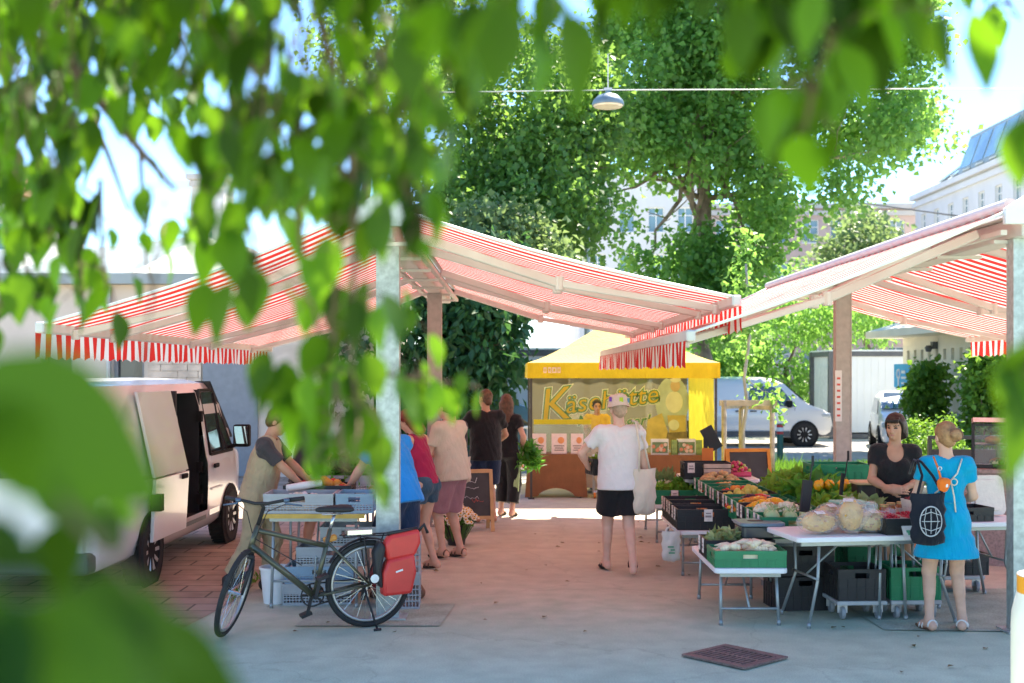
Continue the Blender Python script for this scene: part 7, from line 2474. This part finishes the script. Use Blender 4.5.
# ------------------------------------------------------------------ the people
C_WHITE = cloth_mat('white_cotton', (.74, .73, .72), .04); C_BLACK = cloth_mat('black_cotton', (.018, .018, .02), .15); C_BLUE = cloth_mat('bright_blue_cotton', (.02, .25, .68), .08); C_NAVY = cloth_mat('navy_cotton', (.02, .035, .075), .12)
C_MAR = cloth_mat('maroon_cotton', (.36, .02, .07), .1); C_DENIM = cloth_mat('denim', (.045, .09, .13), .2); C_BEIGE = cloth_mat('beige_cotton', (.62, .52, .40), .06); C_MAUVE = cloth_mat('mauve_cotton', (.34, .17, .19), .1); C_KHAKI = cloth_mat('khaki_twill', (.42, .34, .21), .1, bump=.4)
C_GREY = cloth_mat('charcoal_cotton', (.06, .055, .06), .12); C_TURQ = cloth_mat('turquoise_cotton', (.0, .30, .50), .06); C_YEL = cloth_mat('yellow_cotton', (.70, .45, .08), .06); C_CANV = cloth_mat('canvas_bag', (.68, .60, .48), .06); C_HAT = cloth_mat('pink_beige_hat', (.64, .55, .46), .14); C_RED = cloth_mat('red_cotton', (.42, .03, .05), .1)
H_BLACK = mat('black_hair', (.025, .017, .014), .45, var=.4, scale=40, bump=.8, bscale=45, spec=.4); H_BROWN = mat('brown_hair', (.11, .055, .03), .5, var=.35, scale=30, bump=.8, bscale=45); H_BLOND = mat('light_brown_hair', (.30, .16, .07), .5, var=.3, scale=30, bump=.8, bscale=45); H_RED = mat('dark_red_hair', (.20, .03, .025), .5, var=.3, scale=30, bump=.8, bscale=45)
S_BLACK = mat('black_shoe', (.02, .02, .022), .5, var=.15); S_SOLE = mat('dark_sole', (.05, .04, .035), .8, var=.1); S_WSTRAP = mat('white_strap', (.70, .66, .60), .4, var=.05); S_BROWN = mat('brown_strap', (.16, .08, .045), .6, var=.1)
M_LIGHTSK = mat('fair_skin', (.70, .44, .33), .5, var=.06, scale=14, spec=.35)


def ground_pt(px, py):
    g = G(px, py); g.z = 0
    return g


# man in white shirt, walking away
g = ground_pt(619, 573)
bm, J = person('man in white t-shirt, black shorts and a patchwork bucket hat seen from behind', g, rad(6), 1.78, 'm', lean=.02, ankL=(-.09, .2, .1), ankR=(.1, -.22, .125), heelR=-.5, footL=-.15, footR=.15,
               wrL=(-.27, .24, 1.04), hintL=(-1, -.35, -.1), handL=((.5, .8, .1), (1, -.2, .3)), wrR=(.30, .02, .86), hintR=(.5, -1, 0), nod=.15, yaw=.1, skin=M_LIGHTSK, girth=1.08,
               wear=(w_shirt(C_WHITE, .62, .84, .02, .045), w_pants(C_BLACK, .75, 1.02, .115, .115), w_sandals(S_BLACK, S_SOLE, 2)), hair=h_cap(mat('sandy_hair', (.42, .30, .2), .5, var=.2, scale=30), inf=.006))


def bucket_hat(root, J, m, patches=()):
    Hd, HR, s = J['Hd'], J['HR'], J['s']
    c = Hd(0, -.01, 1.69)
    mb = MB()
    R3 = M([list(r) for r in HR])
    pr = [(.114, -.03), (.104, .0), (.1, .03), (.095, .07), (.075, .095), (.0, .1)]
    n = 26
    vs, fs = [], []
    for r, z in pr:
        for j in range(n):
            a = 2 * pi * j / n
            vs.append((V(c) + R3 @ V((cos(a) * r, sin(a) * r * 1.1, z + .006 * sin(a * 3)))) * s)
    for i in range(len(pr) - 1):
        for j in range(n):
            a, b = i * n + j, i * n + (j + 1) % n
            fs.append((a, b, b + n, a + n))
    mb.add(vs, fs)
    h = mb.build('bucket_hat', m, root, smooth='all')
    for a, z, mm in patches:
        q = MB()
        d = R3 @ V((cos(a), sin(a) * 1.1, 0))
        p = (V(c) + R3 @ V((cos(a) * .103, sin(a) * .103 * 1.1, z))) * s
        q.box(p, (.038 * s, .006, .045 * s), M.Rotation(a + pi / 2, 3, 'Z'))
        q.build('hat_patch', mm, h)


bucket_hat(bm, J, C_HAT, ((-1.6, .03, mat('patch_lime', (.42, .60, .04), .8)), (-2.75, .045, mat('patch_violet', (.22, .08, .50), .8)), (-.6, .03, mat('patch_blue', (.12, .3, .5), .8))))
# crate he carries, tote on his shoulder
def wpt(root, J, p): return root.matrix_basis @ V(tuple(np.array(p) * J['s']))
bm.matrix_basis  # local matrix equals world for a top-level thing
A = wpt(bm, J, J['aL']['palm'])
crate('small black crate of vegetables carried by the man in white', A + V((.18, .02, -.08)), (.40, .30, .17), M_CK, .25, None)
greens('green vegetables in the small carried crate', A + V((.16, .02, -.03)), .3, .2, .16, 90, .08, M_LET)
A = wpt(bm, J, J['aR']['sh'])
bag_sdf('tote_bag', 'cream canvas tote bag hanging from the shoulder of the man in white', 'bag', A + V((.06, -.10, -.33)), (.28, .16, .50), C_CANV, .5,
        [[V((-.08, -.02, -.06)), V((-.07, -.01, .2)), V((-.09, .03, .44)), V((-.09, .10, .46))], [V((.08, .02, -.06)), V((.02, .03, .2)), V((-.05, .06, .44)), V((-.07, .12, .45))]], C_CANV, .008)

# woman in blue dress
g = ground_pt(947, 624)
bm, J = person('woman in a short turquoise dress seen from behind, hair pinned up', (3.43, 9.72, 0), rad(-6), 1.64, 'f', lean=.02, ankL=(-.135, .0, .1), ankR=(.14, .03, .1), footL=-.3, footR=.3, girth=1.03,
               wrL=(-.19, .27, 1.06), hintL=(-.4, -1, -.3), wrR=(.19, .29, 1.08), hintR=(.35, -1, -.3), yaw=.25, nod=.1, skin=MSKIN,
               wear=(w_dress(C_TURQ, .63, .29, .5), w_sandals(S_WSTRAP, S_BROWN, 3)), hair=h_cap(H_BLOND, bun=(0.03, -.125, 1.645, .05)))
s_, U = J['s'], J['U']
mb = MB()
def up(*a): return V(tuple(np.array(U(*a)) * s_))
mb.tube([up(.11, -.09, 1.46), up(.06, -.135, 1.34), up(.005, -.14, 1.28)], .006, 6); mb.tube([up(-.11, -.09, 1.17), up(-.05, -.14, 1.23), up(.005, -.145, 1.28)], .006, 6); mb.tube([up(.005, -.145, 1.28), up(.03, -.15, 1.15), up(.04, -.16, 1.02)], .006, 6); mb.ring(up(.03, -.15, 1.27), (0, 1, 0), .025, .005, 14, 5)
mb.build('tie_cord', C_CANV, bm, smooth='all')
mb = MB(); mb.tube([up(-.14 + .28 * i / 12, -.105 * sin(pi * (i + 1) / 14) - .03, 1.095) for i in range(13)], .007, 6); mb.build('waist_seam', C_TURQ, bm, smooth='all')
hd = J['Hd'](0.02, -.11, 1.70)
mb = MB(); mb.ring(V(tuple(np.array(J['Hd'](0.03, -.125, 1.645)) * s_)), (0, 1, .2), .048, .008, 16, 6); mb.build('hair_tie', S_BROWN, bm, smooth='all')
A = wpt(bm, J, J['aL']['sh'])
tb = bag_sdf('tote_bag', 'black tote bag with a pale round lattice print carried by the woman in blue', 'bag', A + V((-.06, -.22, -.18)), (.28, .11, .43), cloth_mat('black_canvas', (.012, .014, .022), .15), .05,
             [[V((-.08, 0, -.04)), V((-.02, .06, .1)), V((-.03, .12, .2)), V((-.03, .2, .215)), V((-.04, .27, .1))], [V((.12, 0, -.04)), V((.06, .05, .1)), V((.0, .12, .2)), V((.0, .2, .215)), V((-.0, .27, .1))]])
mb = MB()
yf = -.064
mb.ring((0, yf, -.3), (0, 1, 0), .095, .0045, 28, 5)
for k in (-.05, 0, .05):
    mb.tube([(k * .8, yf, -.3 - .08), (k * 1.2, yf - .004, -.3), (k * .8, yf, -.3 + .08)], .003, 4); mb.tube([(-.08, yf, -.3 + k * .8), (0, yf - .004, -.3 + k * 1.2), (.08, yf, -.3 + k * .8)], .003, 4)
em = mb.build('lattice_print', mat('print_pale', (.42, .44, .46), .7, var=0), tb); em.scale = (.9, 1, 1.2); em.location.z = .12
pch = thing('small_pouch', 'orange pouch with a white tag clipped to the strap of the black tote', 'pouch', A + V((.07, -.2, -.12)), .1)
P_ = [('ell', nv(0, 0, -.03), nv(.046, .03, .058), None, .03), ('cap', nv(-.025, 0, -.0), nv(.025, 0, -.0), .022, .022, .03)]
v, f_ = sdf_mesh(P_, .007, (), .003); np_mesh('pouch_body', sm_mesh(v, f_, 1), f_, cloth_mat('orange_nylon', (.72, .16, .02), .08), pch, smooth=True)
mb = MB(); mb.tube([(-.02, 0, .01), (-.035, .02, .1), (-.06, .05, .19)], [.009, .008, .007], 6); mb.build('strap', MATS['orange_nylon'], pch, smooth='all')
mb = MB(); mb.box((.012, -.031, -.03), (.018, .004, .024)); mb.build('white_tag', M_WHITEP, pch)
mb = MB(); mb.ring((-.03, .0, .1), (0, 1, 0), .014, .004, 14, 5); mb.build('clip_ring', M_CHROME, pch)

# woman vendor in black
bm, J = person('woman vendor in a black scoop neck top with dark hair tied back behind the berries', (3.44, 11.05, 0), rad(180 - 15), 1.66, 'f', lean=.03, ankL=(-.12, 0, .1), ankR=(.12, 0, .1),
               wrL=(-.055, .25, 1.08), hintL=(-1, -.5, -.5), handL=((1, .25, .05), (.1, -.9, -.3)), wrR=(.05, .27, 1.06), hintR=(1, -.5, -.5), handR=((-1, .15, .1), (-.1, -.9, -.2)), curl=.7, girth=1.06,
               yaw=-.35, nod=.12, skin=MSKIN2, hres=.006, wear=(w_shirt(C_BLACK, .5, .84, .012, .012, scoop=.07), w_pants(C_DENIM, .55, .98, .115, .115), w_sandals(S_BLACK, S_SOLE, 3)), hair=h_cap(H_BLACK, long=.06, tail=.16, inf=.02))
hdp = lambda *a: V(tuple(np.array(J['Hd'](*a)) * J['s']))
mb = MB()
for i in range(9):
    x = -.055 + i * .0125; mb.tube([hdp(x, .06, 1.745), hdp(x * 1.08, .098, 1.72), hdp(x * 1.12 + .006, .104, 1.695)], [.012, .011, .004], 6)
mb.build('fringe', H_BLACK, bm, smooth='all')

# vendor in khaki work clothes at the van
bm, J = person('man in khaki work vest and trousers stepping to the stall beside the white van', (-2.37, 11.5, 0), rad(-92), 1.72, 'm', lean=.22, ankL=(-.09, .07, .09), ankR=(.1, -.26, .13), heelR=-.65,
               wrL=(-.14, .52, .98), hintL=(-.4, -.6, -1), handL=((.1, 1, -.1), (.3, 0, -1)), wrR=(.12, .50, .96), hintR=(.4, -.6, -1), handR=((0, 1, -.1), (-.3, 0, -1)), nod=.35, skin=MSKIN2, girth=1.05,
               wear=(w_shirt(C_GREY, .75, .9, .014, .02, name='t_shirt'), w_shirt(C_KHAKI, .1, .84, .026, .035, name='vest', tank=True), w_pants(C_KHAKI, 1.88, 1.02, .105, .075, name='trousers', wr=.004), w_shoes(S_BLACK, S_SOLE, .03)), hair=h_cap(H_BROWN))
# customers at the left stall
bm, J = person('person in a bright blue t-shirt and navy shorts bending over the stall behind the post', (-1.02, 11.15, 0), rad(50), 1.75, 'm', lean=.3, ankL=(-.12, .05, .09), ankR=(.12, -.1, .09), wrL=(-.2, .5, .95), wrR=(.18, .48, .95), hintL=(-.5, -.5, -1), hintR=(.5, -.5, -1), nod=.3, skin=MSKIN, girth=1.12,
               wear=(w_shirt(C_BLUE, .6, .84, .02, .04), w_pants(C_NAVY, .85, 1.02, .115, .11), w_shoes(S_BROWN, S_SOLE, .01)), hair=h_cap(H_BROWN))
bm, J = person('woman in a maroon tank top and denim shorts with dark red hair at the stall', (-.90, 12.75, 0), rad(60), 1.68, 'f', lean=.28, ankL=(-.1, .05, .1), ankR=(.1, -.05, .1), wrL=(-.2, .45, .98), wrR=(.18, .42, 1.0), hintL=(-.5, -.6, -1), hintR=(.6, -.8, -.5), nod=.3, skin=MSKIN,
               wear=(w_shirt(C_MAR, .5, .9, .01, .0, tank=True, name='tank_top'), w_pants(C_DENIM, .38, 1.03, .112, .112), w_sandals(S_BROWN, S_SOLE, 2)), hair=h_cap(H_RED, long=.14))
bm, J = person('man in a beige t-shirt and mauve shorts with brown sandals waiting at the stall', (-.66, 13.55, 0), rad(55), 1.78, 'm', lean=.1, ankL=(-.1, .05, .1), ankR=(.1, -.04, .1), wrL=(-.16, .34, 1.1), wrR=(.14, .36, 1.1), hintL=(-.7, -.6, -1), hintR=(.7, -.6, -1), nod=.25, skin=MSKIN, girth=1.08,
               wear=(w_shirt(C_BEIGE, .7, .84, .02, .04), w_pants(C_MAUVE, .95, 1.02, .11, .105), w_sandals(S_BROWN, S_SOLE, 3)), hair=h_cap(H_BROWN))
bm, J = person('man in a black t-shirt and navy shorts with cropped hair behind the chalkboard', (-.36, 16.75, 0), rad(18), 1.8, 'm', ankL=(-.11, .02, .1), ankR=(.11, 0, .1), wrL=(-.24, .34, 1.14), hintL=(-1, -.5, -.6), wrR=(.2, .25, 1.02), hintR=(1, -.6, -.5), yaw=.4, nod=.1, skin=MSKIN2, girth=1.12,
               wear=(w_shirt(C_BLACK, .6, .83, .02, .04), w_pants(C_NAVY, .92, 1.02, .115, .11), w_sandals(S_BLACK, S_SOLE, 2)), hair=h_cap(H_BROWN, inf=.006))
bm, J = person('woman with long brown hair carrying a leafy bunch beside the man in black', (-.08, 17.45, 0), rad(-20), 1.72, 'f', ankL=(-.1, .04, .1), ankR=(.1, -.04, .1), wrR=(.2, .1, .98), hintR=(.7, -.8, 0), yaw=.3, skin=MSKIN,
               wear=(w_shirt(C_BLACK, .5, .86, .012, .02), w_pants(C_BLACK, 1.75, 1.02, .105, .09, name='trousers'), w_sandals(S_BLACK, S_SOLE, 2)), hair=h_cap(H_BROWN, long=.24))
A = wpt(bm, J, J['aR']['palm'])
lb = greens('bunch of feathery green leaves held low beside the black trousers', A + V((.1, -.05, -.36)), .36, .3, .5, 420, .12, M_DGRN, 'greens bunch', .3, .2, 'leaf_bunch'); lb['kind'] = 'thing'
t = thing('leek_bunch', 'pale bunch of leeks held against the black trousers', 'vegetables', A + V((-.08, -.12, -.3)))
mb = MB()
for i in range(4): mb.tube([(i * .02 - .03, 0, -.26), (i * .016, .0, .02), (i * .02 + .04, 0, .3)], [.014, .013, .018], 7)
mb.build('stalk', M_KOHL, t, smooth='all')
bm, J = person('person in dark clothes with a knitted bag standing between the beige and the black t-shirt', (-.72, 15.15 - .35, 0), rad(35), 1.66, 'f', wrL=(-.1, .3, 1.05), wrR=(.15, .3, 1.1), hintL=(-.7, -.6, -1), hintR=(.7, -.6, -1), nod=.2, skin=MSKIN,
               wear=(w_shirt(C_GREY, 1.6, .8, .014, .03), w_pants(C_BLACK, 1.8, 1.02, .105, .085, name='trousers'), w_shoes(S_BLACK, S_SOLE, .02)), hair=h_cap(H_BROWN))
bm.location = (-.78, 16.0, 0)
bag_sdf('knitted_bag', 'cream knitted bag hanging between the beige shirt and the chalkboard', 'bag', P(463, 455, 15.2), (.2, .12, .34), cloth_mat('knit_cream', (.62, .54, .44), .15, bump=.6), .3, [[V((-.05, 0, -.03)), V((-.06, .05, .2)), V((-.08, .2, .24))]], C_GREY)
bm, J = person('market seller in a dark shirt and red apron half hidden behind the galvanised post', (-2.25, 13.3, 0), rad(-80), 1.72, 'm', lean=.12, wrL=(-.15, .4, 1.0), wrR=(.15, .42, 1.02), hintL=(-.6, -.6, -1), hintR=(.6, -.6, -1), nod=.25, skin=MSKIN2,
               wear=(w_shirt(C_GREY, .6, .86, .014, .02), w_pants(C_RED, 1.0, 1.04, .115, .12, name='apron'), w_shoes(S_BLACK, S_SOLE, .02)), hair=h_cap(H_BLACK))
# cheese seller
bm, J = person('cheese seller with short dark hair and a yellow polo shirt behind the tent counter', (P(597, 372, 21.55).x, 21.55, 0), rad(180 + 4), 1.55, 'm', wrL=(-.18, .25, .98), wrR=(.18, .25, .98), hintL=(-.8, -.6, -.6), hintR=(.8, -.6, -.6), nod=.2, skin=MSKIN2,
               wear=(w_shirt(C_YEL, .6, .84, .016, .02), w_pants(C_BLACK, 1.8, 1.02, .105, .085, name='trousers'), w_shoes(S_BLACK, S_SOLE, .02)), hair=h_cap(H_BLACK))

# ------------------------------------------------------------------ leaves overhead: a tree standing just outside the view
M_FG = leaf_mat('hanging_leaf', (.008, .034, .003), (.045, .13, .008), (.24, .50, .015), .43, .5, .22, (.15, 1.1))
M_TWIG = mat('young_bark', (.14, .09, .06), .8, var=.25, scale=20)
ft = thing('overhanging_tree', 'tree with drooping pointed leaves hanging into view close overhead', 'tree', (-2.4, .7, 0))
OFF = V((-2.4, .7, 0))
wood, up_w = MB(), MB()
limb(wood, (0, 0, -.05), (.05, -.1, 3.2), .16, .11, .02, 8)
LP, LD, LN, LL = [], [], [], []


def leaf_at(p, size, down=1.0, out=None):
    a = random.uniform(0, 6.28)
    d = V((cos(a) * .5, sin(a) * .5, -down)) + (out or V())
    LP.append(tuple(p)); LD.append(tuple(d.normalized())); LN.append((cos(a) + random.uniform(-.7, .7), sin(a) + random.uniform(-.7, .7), random.uniform(.1, 1.1))); LL.append(size * random.uniform(.6, 1.22))


def strand(pts, n, size=.085, spread=.05, r=.005, down=1.0):
    """a drooping shoot through view positions (x, y, distance) with leaves along it"""
    q = [P(*p) - OFF for p in pts]
    wood.tube(q, [r * (1 - .7 * i / max(1, len(q) - 1)) for i in range(len(q))], 6)
    for i in range(n):
        t = random.random() * (len(q) - 1)
        k = min(int(t), len(q) - 2)
        c = q[k].lerp(q[k + 1], t - k)
        d = pts[k][2]
        e = V((random.gauss(0, 1), random.gauss(0, 1), random.gauss(0, .6))) * spread
        b = c + e
        wood.tube([c, c.lerp(b, .6) + V((0, 0, .01)), b], [.0016, .0013, .001], 4)
        leaf_at(b, size, down)


# main boughs (start outside the frame)
for pts, r in (([(-60, -160, 2.4), (40, 20, 2.3), (90, 90, 2.3), (140, 150, 2.2), (175, 190, 2.2)], .016), ([(60, -160, 2.9), (60, 30, 2.8), (110, 160, 2.7), (128, 210, 2.7)], .010),
               ([(130, -200, 1.9), (300, -60, 1.9), (330, 60, 1.85), (345, 200, 1.85), (330, 340, 1.9)], .010), ([(200, -180, 1.5), (420, -60, 1.5), (540, -10, 1.5)], .010), ([(400, -200, 1.5), (640, -60, 1.5), (800, -30, 1.5), (840, 60, 1.5)], .010), ([(600, -240, 2.2), (900, -90, 2.2), (1010, -20, 2.3)], .009)):
    q = [P(*p) - OFF for p in pts]
    wood.tube(q, [r * (1 - .75 * i / (len(q) - 1)) for i in range(len(q))], 8)
    limb(wood, (.05, -.1, 3.2), q[0], .05, r, .03, 6)

def zone(poly, n, d0, d1, size, holes=(), down=1.0):
    """leaves spread through a part of the crown, each with its own distance"""
    xs, ys = [p[0] for p in poly], [p[1] for p in poly]
    k = 0
    while k < n:
        x, y = random.uniform(min(xs), max(xs)), random.uniform(min(ys), max(ys))
        ins = False
        for i in range(len(poly)):
            (x1, y1), (x2, y2) = poly[i], poly[i - 1]
            if (y1 > y) != (y2 > y) and x < (x2 - x1) * (y - y1) / (y2 - y1) + x1: ins = not ins
        if not ins or any(((x - h[0]) / h[2]) ** 2 + ((y - h[1]) / h[3]) ** 2 < 1 for h in holes): continue
        k += 1
        d = random.uniform(d0, d1)
        p = P(x, y, d) - OFF
        L = size * random.uniform(.8, 1.15)
        leaf_at(p, L, down)
        if random.random() < .5:
            wood.tube([p, p + V((random.uniform(-.03, .03), random.uniform(-.03, .03), .05)), p + V((random.uniform(-.05, .05), random.uniform(-.05, .05), .13))], [.001, .0015, .002], 4)


HO = [(140, 195, 44, 50), (20, 140, 13, 16), (45, 150, 8, 14), (310, 30, 26, 32), (105, 105, 10, 9), (20, 40, 10, 10), (40, 20, 12, 9)]
# upper left mass: darker, farther and sharper leaves, then nearer soft ones
zone([(-40, -60), (200, -60), (200, 105), (175, 120), (95, 110), (80, 190), (40, 215), (-40, 205)], 640, 2.0, 3.3, .074, HO)
zone([(-40, -80), (430, -80), (430, 100), (330, 150), (235, 160), (200, 90), (100, 60), (-40, 60)], 140, 1.4, 2.3, .068, HO)
zone([(190, -60), (470, -60), (470, 125), (410, 180), (330, 200), (235, 185), (195, 100)], 340, 1.5, 2.6, .066, HO)
zone([(400, -90), (640, -90), (620, -30), (560, 15), (470, 50), (400, 40)], 50, 1.05, 1.7, .08)
zone([(600, -90), (720, -90), (700, -50), (640, -40)], 12, 1.0, 1.4, .075)
# hanging clusters at the far left
for pts, n in (([(20, 200, 2.6), (25, 260, 2.6), (30, 310, 2.6)], 14), ([(75, 200, 2.7), (80, 260, 2.7), (84, 300, 2.7)], 12), ([(100, 180, 2.5), (103, 260, 2.5), (108, 310, 2.5)], 16), ([(55, 200, 2.4), (50, 240, 2.4)], 8), ([(140, 150, 2.6), (146, 260, 2.7), (156, 300, 2.7)], 5), ([(-10, 220, 2.2), (0, 300, 2.2), (-5, 330, 2.2)], 9)):
    strand(pts, n, .085, .05)
# long drooping shoot in the middle left
for pts, n, s, sp in (([(300, 120, 1.8), (300, 240, 1.8), (318, 330, 1.85), (338, 405, 1.9)], 22, .085, .055), ([(350, 150, 1.75), (355, 260, 1.75), (350, 350, 1.8), (356, 400, 1.8), (362, 440, 1.8)], 20, .088, .045), ([(250, 140, 1.9), (245, 210, 1.9), (262, 270, 1.9)], 22, .085, .06),
                      ([(335, 330, 1.85), (325, 390, 1.85), (328, 430, 1.85)], 12, .085, .045), ([(335, 380, 1.75), (340, 430, 1.75), (346, 475, 1.75)], 8, .085, .04), ([(212, 160, 2.2), (205, 230, 2.2), (208, 265, 2.2)], 9, .085, .04)):
    strand(pts, n, s, sp)
# bright spray to the right of the post
for pts, n in (([(380, 374, 2.0), (420, 380, 2.05), (460, 384, 2.1), (480, 388, 2.1)], 15), ([(395, 300, 2.1), (405, 325, 2.1)], 4), ([(400, 180, 1.6), (420, 215, 1.6), (430, 225, 1.6)], 14)):
    strand(pts, n, .06, .02, .003, 1.6)
# strand at the top right of centre, small tips, right edge
for pts, n, s, sp in (([(830, -80, 1.5), (840, -10, 1.5), (830, 40, 1.5), (815, 85, 1.5)], 26, .085, .06), ([(780, -70, 1.5), (780, -10, 1.5), (770, 40, 1.5)], 16, .08, .045), ([(880, -80, 1.5), (885, -20, 1.5), (880, 15, 1.5)], 13, .08, .04), ([(815, 80, 1.4), (805, 130, 1.4)], 5, .08, .02),
                      ([(960, -60, 2.6), (955, -10, 2.6)], 5, .07, .04), ([(1000, -60, 2.4), (1005, -5, 2.4), (1020, 20, 2.4)], 9, .07, .04), ([(740, -60, 1.2), (720, -20, 1.2)], 8, .08, .05),
                      ([(1060, 60, 1.5), (1035, 110, 1.5), (1030, 160, 1.5)], 9, .08, .02), ([(1060, 300, 1.15), (1035, 350, 1.15), (1030, 380, 1.15)], 4, .08, .012)):
    strand(pts, n, s, sp)
# very near, soft low shoot at the lower left
for x, y, d, s in ((-50, 390, .6, .11), (-5, 415, .6, .10), (60, 440, 1.0, .06), (80, 465, 1.05, .055), (98, 480, 1.0, .05), (105, 450, 1.0, .05), (75, 500, .95, .06), (45, 470, .9, .065), (108, 515, 1.0, .05), (90, 530, .95, .055), (60, 535, .9, .06), (30, 500, .85, .06), (15, 455, .8, .07), (-40, 600, .55, .1), (10, 620, .55, .09), (55, 610, .6, .085), (95, 630, .62, .08), (-30, 650, .55, .1), (40, 650, .55, .09), (120, 645, .7, .07), (-40, 540, .6, .08)):
    p = P(x, y - 15, d) - OFF
    leaf_at(p, s, .4, V((.5, 0, -.1)))
    LN[-1] = (random.uniform(-.3, .3), -1, .5)
q = [P(-90, 330, .7) - OFF, P(-20, 430, .65) - OFF, P(60, 500, .62) - OFF, P(140, 590, .6) - OFF]
wood.tube(q, [.004, .003, .0025, .0015], 6)
limb(wood, (.03, -.05, 1.6), q[0], .02, .005, .03, 6)
q = [P(165, 200, 1.6) - OFF, P(140, 380, 1.4) - OFF, P(118, 440, 1.3) - OFF]
wood.tube(q, [.0022, .002, .001], 5)
wood.build('branch', M_TWIG, ft, smooth='all')
# unseen leaves added above the frame to shade the foliage below
k = 15000
c = np.stack([RNG.uniform(-2.8, 2.3, k), RNG.uniform(.2, 5.6, k), RNG.uniform(0, 1, k)], 1)
c[:, 2] = 2.35 + .40 * c[:, 1] + c[:, 2] * 1.7
c[:8000] = np.stack([RNG.uniform(-.95, .6, 8000), RNG.uniform(.3, 1.9, 8000), RNG.uniform(2.68, 3.5, 8000)], 1)  # extra-dense block added in the sun's path to darken the near leaves
c -= np.array([OFF])
Lc = .075 + .05 * RNG.random(k)
v, f_, q4 = leaves_lo(c, rand_dirs(k) * .6 - np.array([[0, 0, .7]]), rand_dirs(k) + np.array([[0, 0, .9]]), Lc, Lc * .6)
np_mesh('shade_foliage', v, f_, M_FG, ft, attr=np.repeat(RNG.random(k), q4))
for i in range(26):
    a = V((random.uniform(-2.2, 1.9), random.uniform(.6, 5.0), 0)); a.z = 2.6 + .4 * a.y + random.uniform(.1, 1.2)
    limb(up_w, (.05, -.1, 3.2), a - OFF, .03, .006, .05, 6)
up_w.build('bough', M_TWIG, ft, smooth='all')
# keep the sight lines open that the photo shows open: the vendor, the shoppers' backs, the tent
keep = []
for i in range(len(LP)):
    q = V(LP[i]) + OFF + V(LD[i]) * LL[i] * .5
    x, y = HX + q.x / q.y * FPX, HY - (q.z - CAM_H) / q.y * FPX
    if q.y > 1.2 and any(((x - a) / c) ** 2 + ((y - b) / d) ** 2 < 1 for a, b, c, d in ((258, 440, 28, 58), (412, 475, 26, 42), (545, 120, 90, 26), (440, 440, 24, 20), (640, 80, 60, 45), (320, 505, 60, 30))): continue
    keep.append(i)
LP, LD, LN, LL = [[q[i] for i in keep] for q in (LP, LD, LN, LL)]
n_ = len(LP)
Lr = np.array(LL)
v, f_, q4 = leaves_hi(np.array(LP), np.array(LD), np.array(LN), Lr, Lr * (.5 + .14 * RNG.random(n_)), .14, .45)
np_mesh('foliage', v, f_, M_FG, ft, True, np.repeat(RNG.random(n_), q4))

# a few dropped leaves on the ground
k = 70
c = np.stack([RNG.uniform(-2.3, 4.5, k), RNG.uniform(8.2, 17, k), np.full(k, .012)], 1)
dl = rand_dirs(k) * np.array([[1, 1, .05]])
Lc = .035 + .04 * RNG.random(k)
v, f_, q4 = leaves_lo(c, dl, np.array([[0, 0, 1]]) + rand_dirs(k) * .15, Lc, Lc * .6)
tag(np_mesh('fallen_leaves', v, f_, leaf_mat('dry_leaf', (.10, .08, .02), (.20, .14, .05), (.2, .15, .05), .2), attr=np.repeat(RNG.random(k), q4)), 'small dropped leaves scattered over the market ground', 'leaves', kind='stuff')
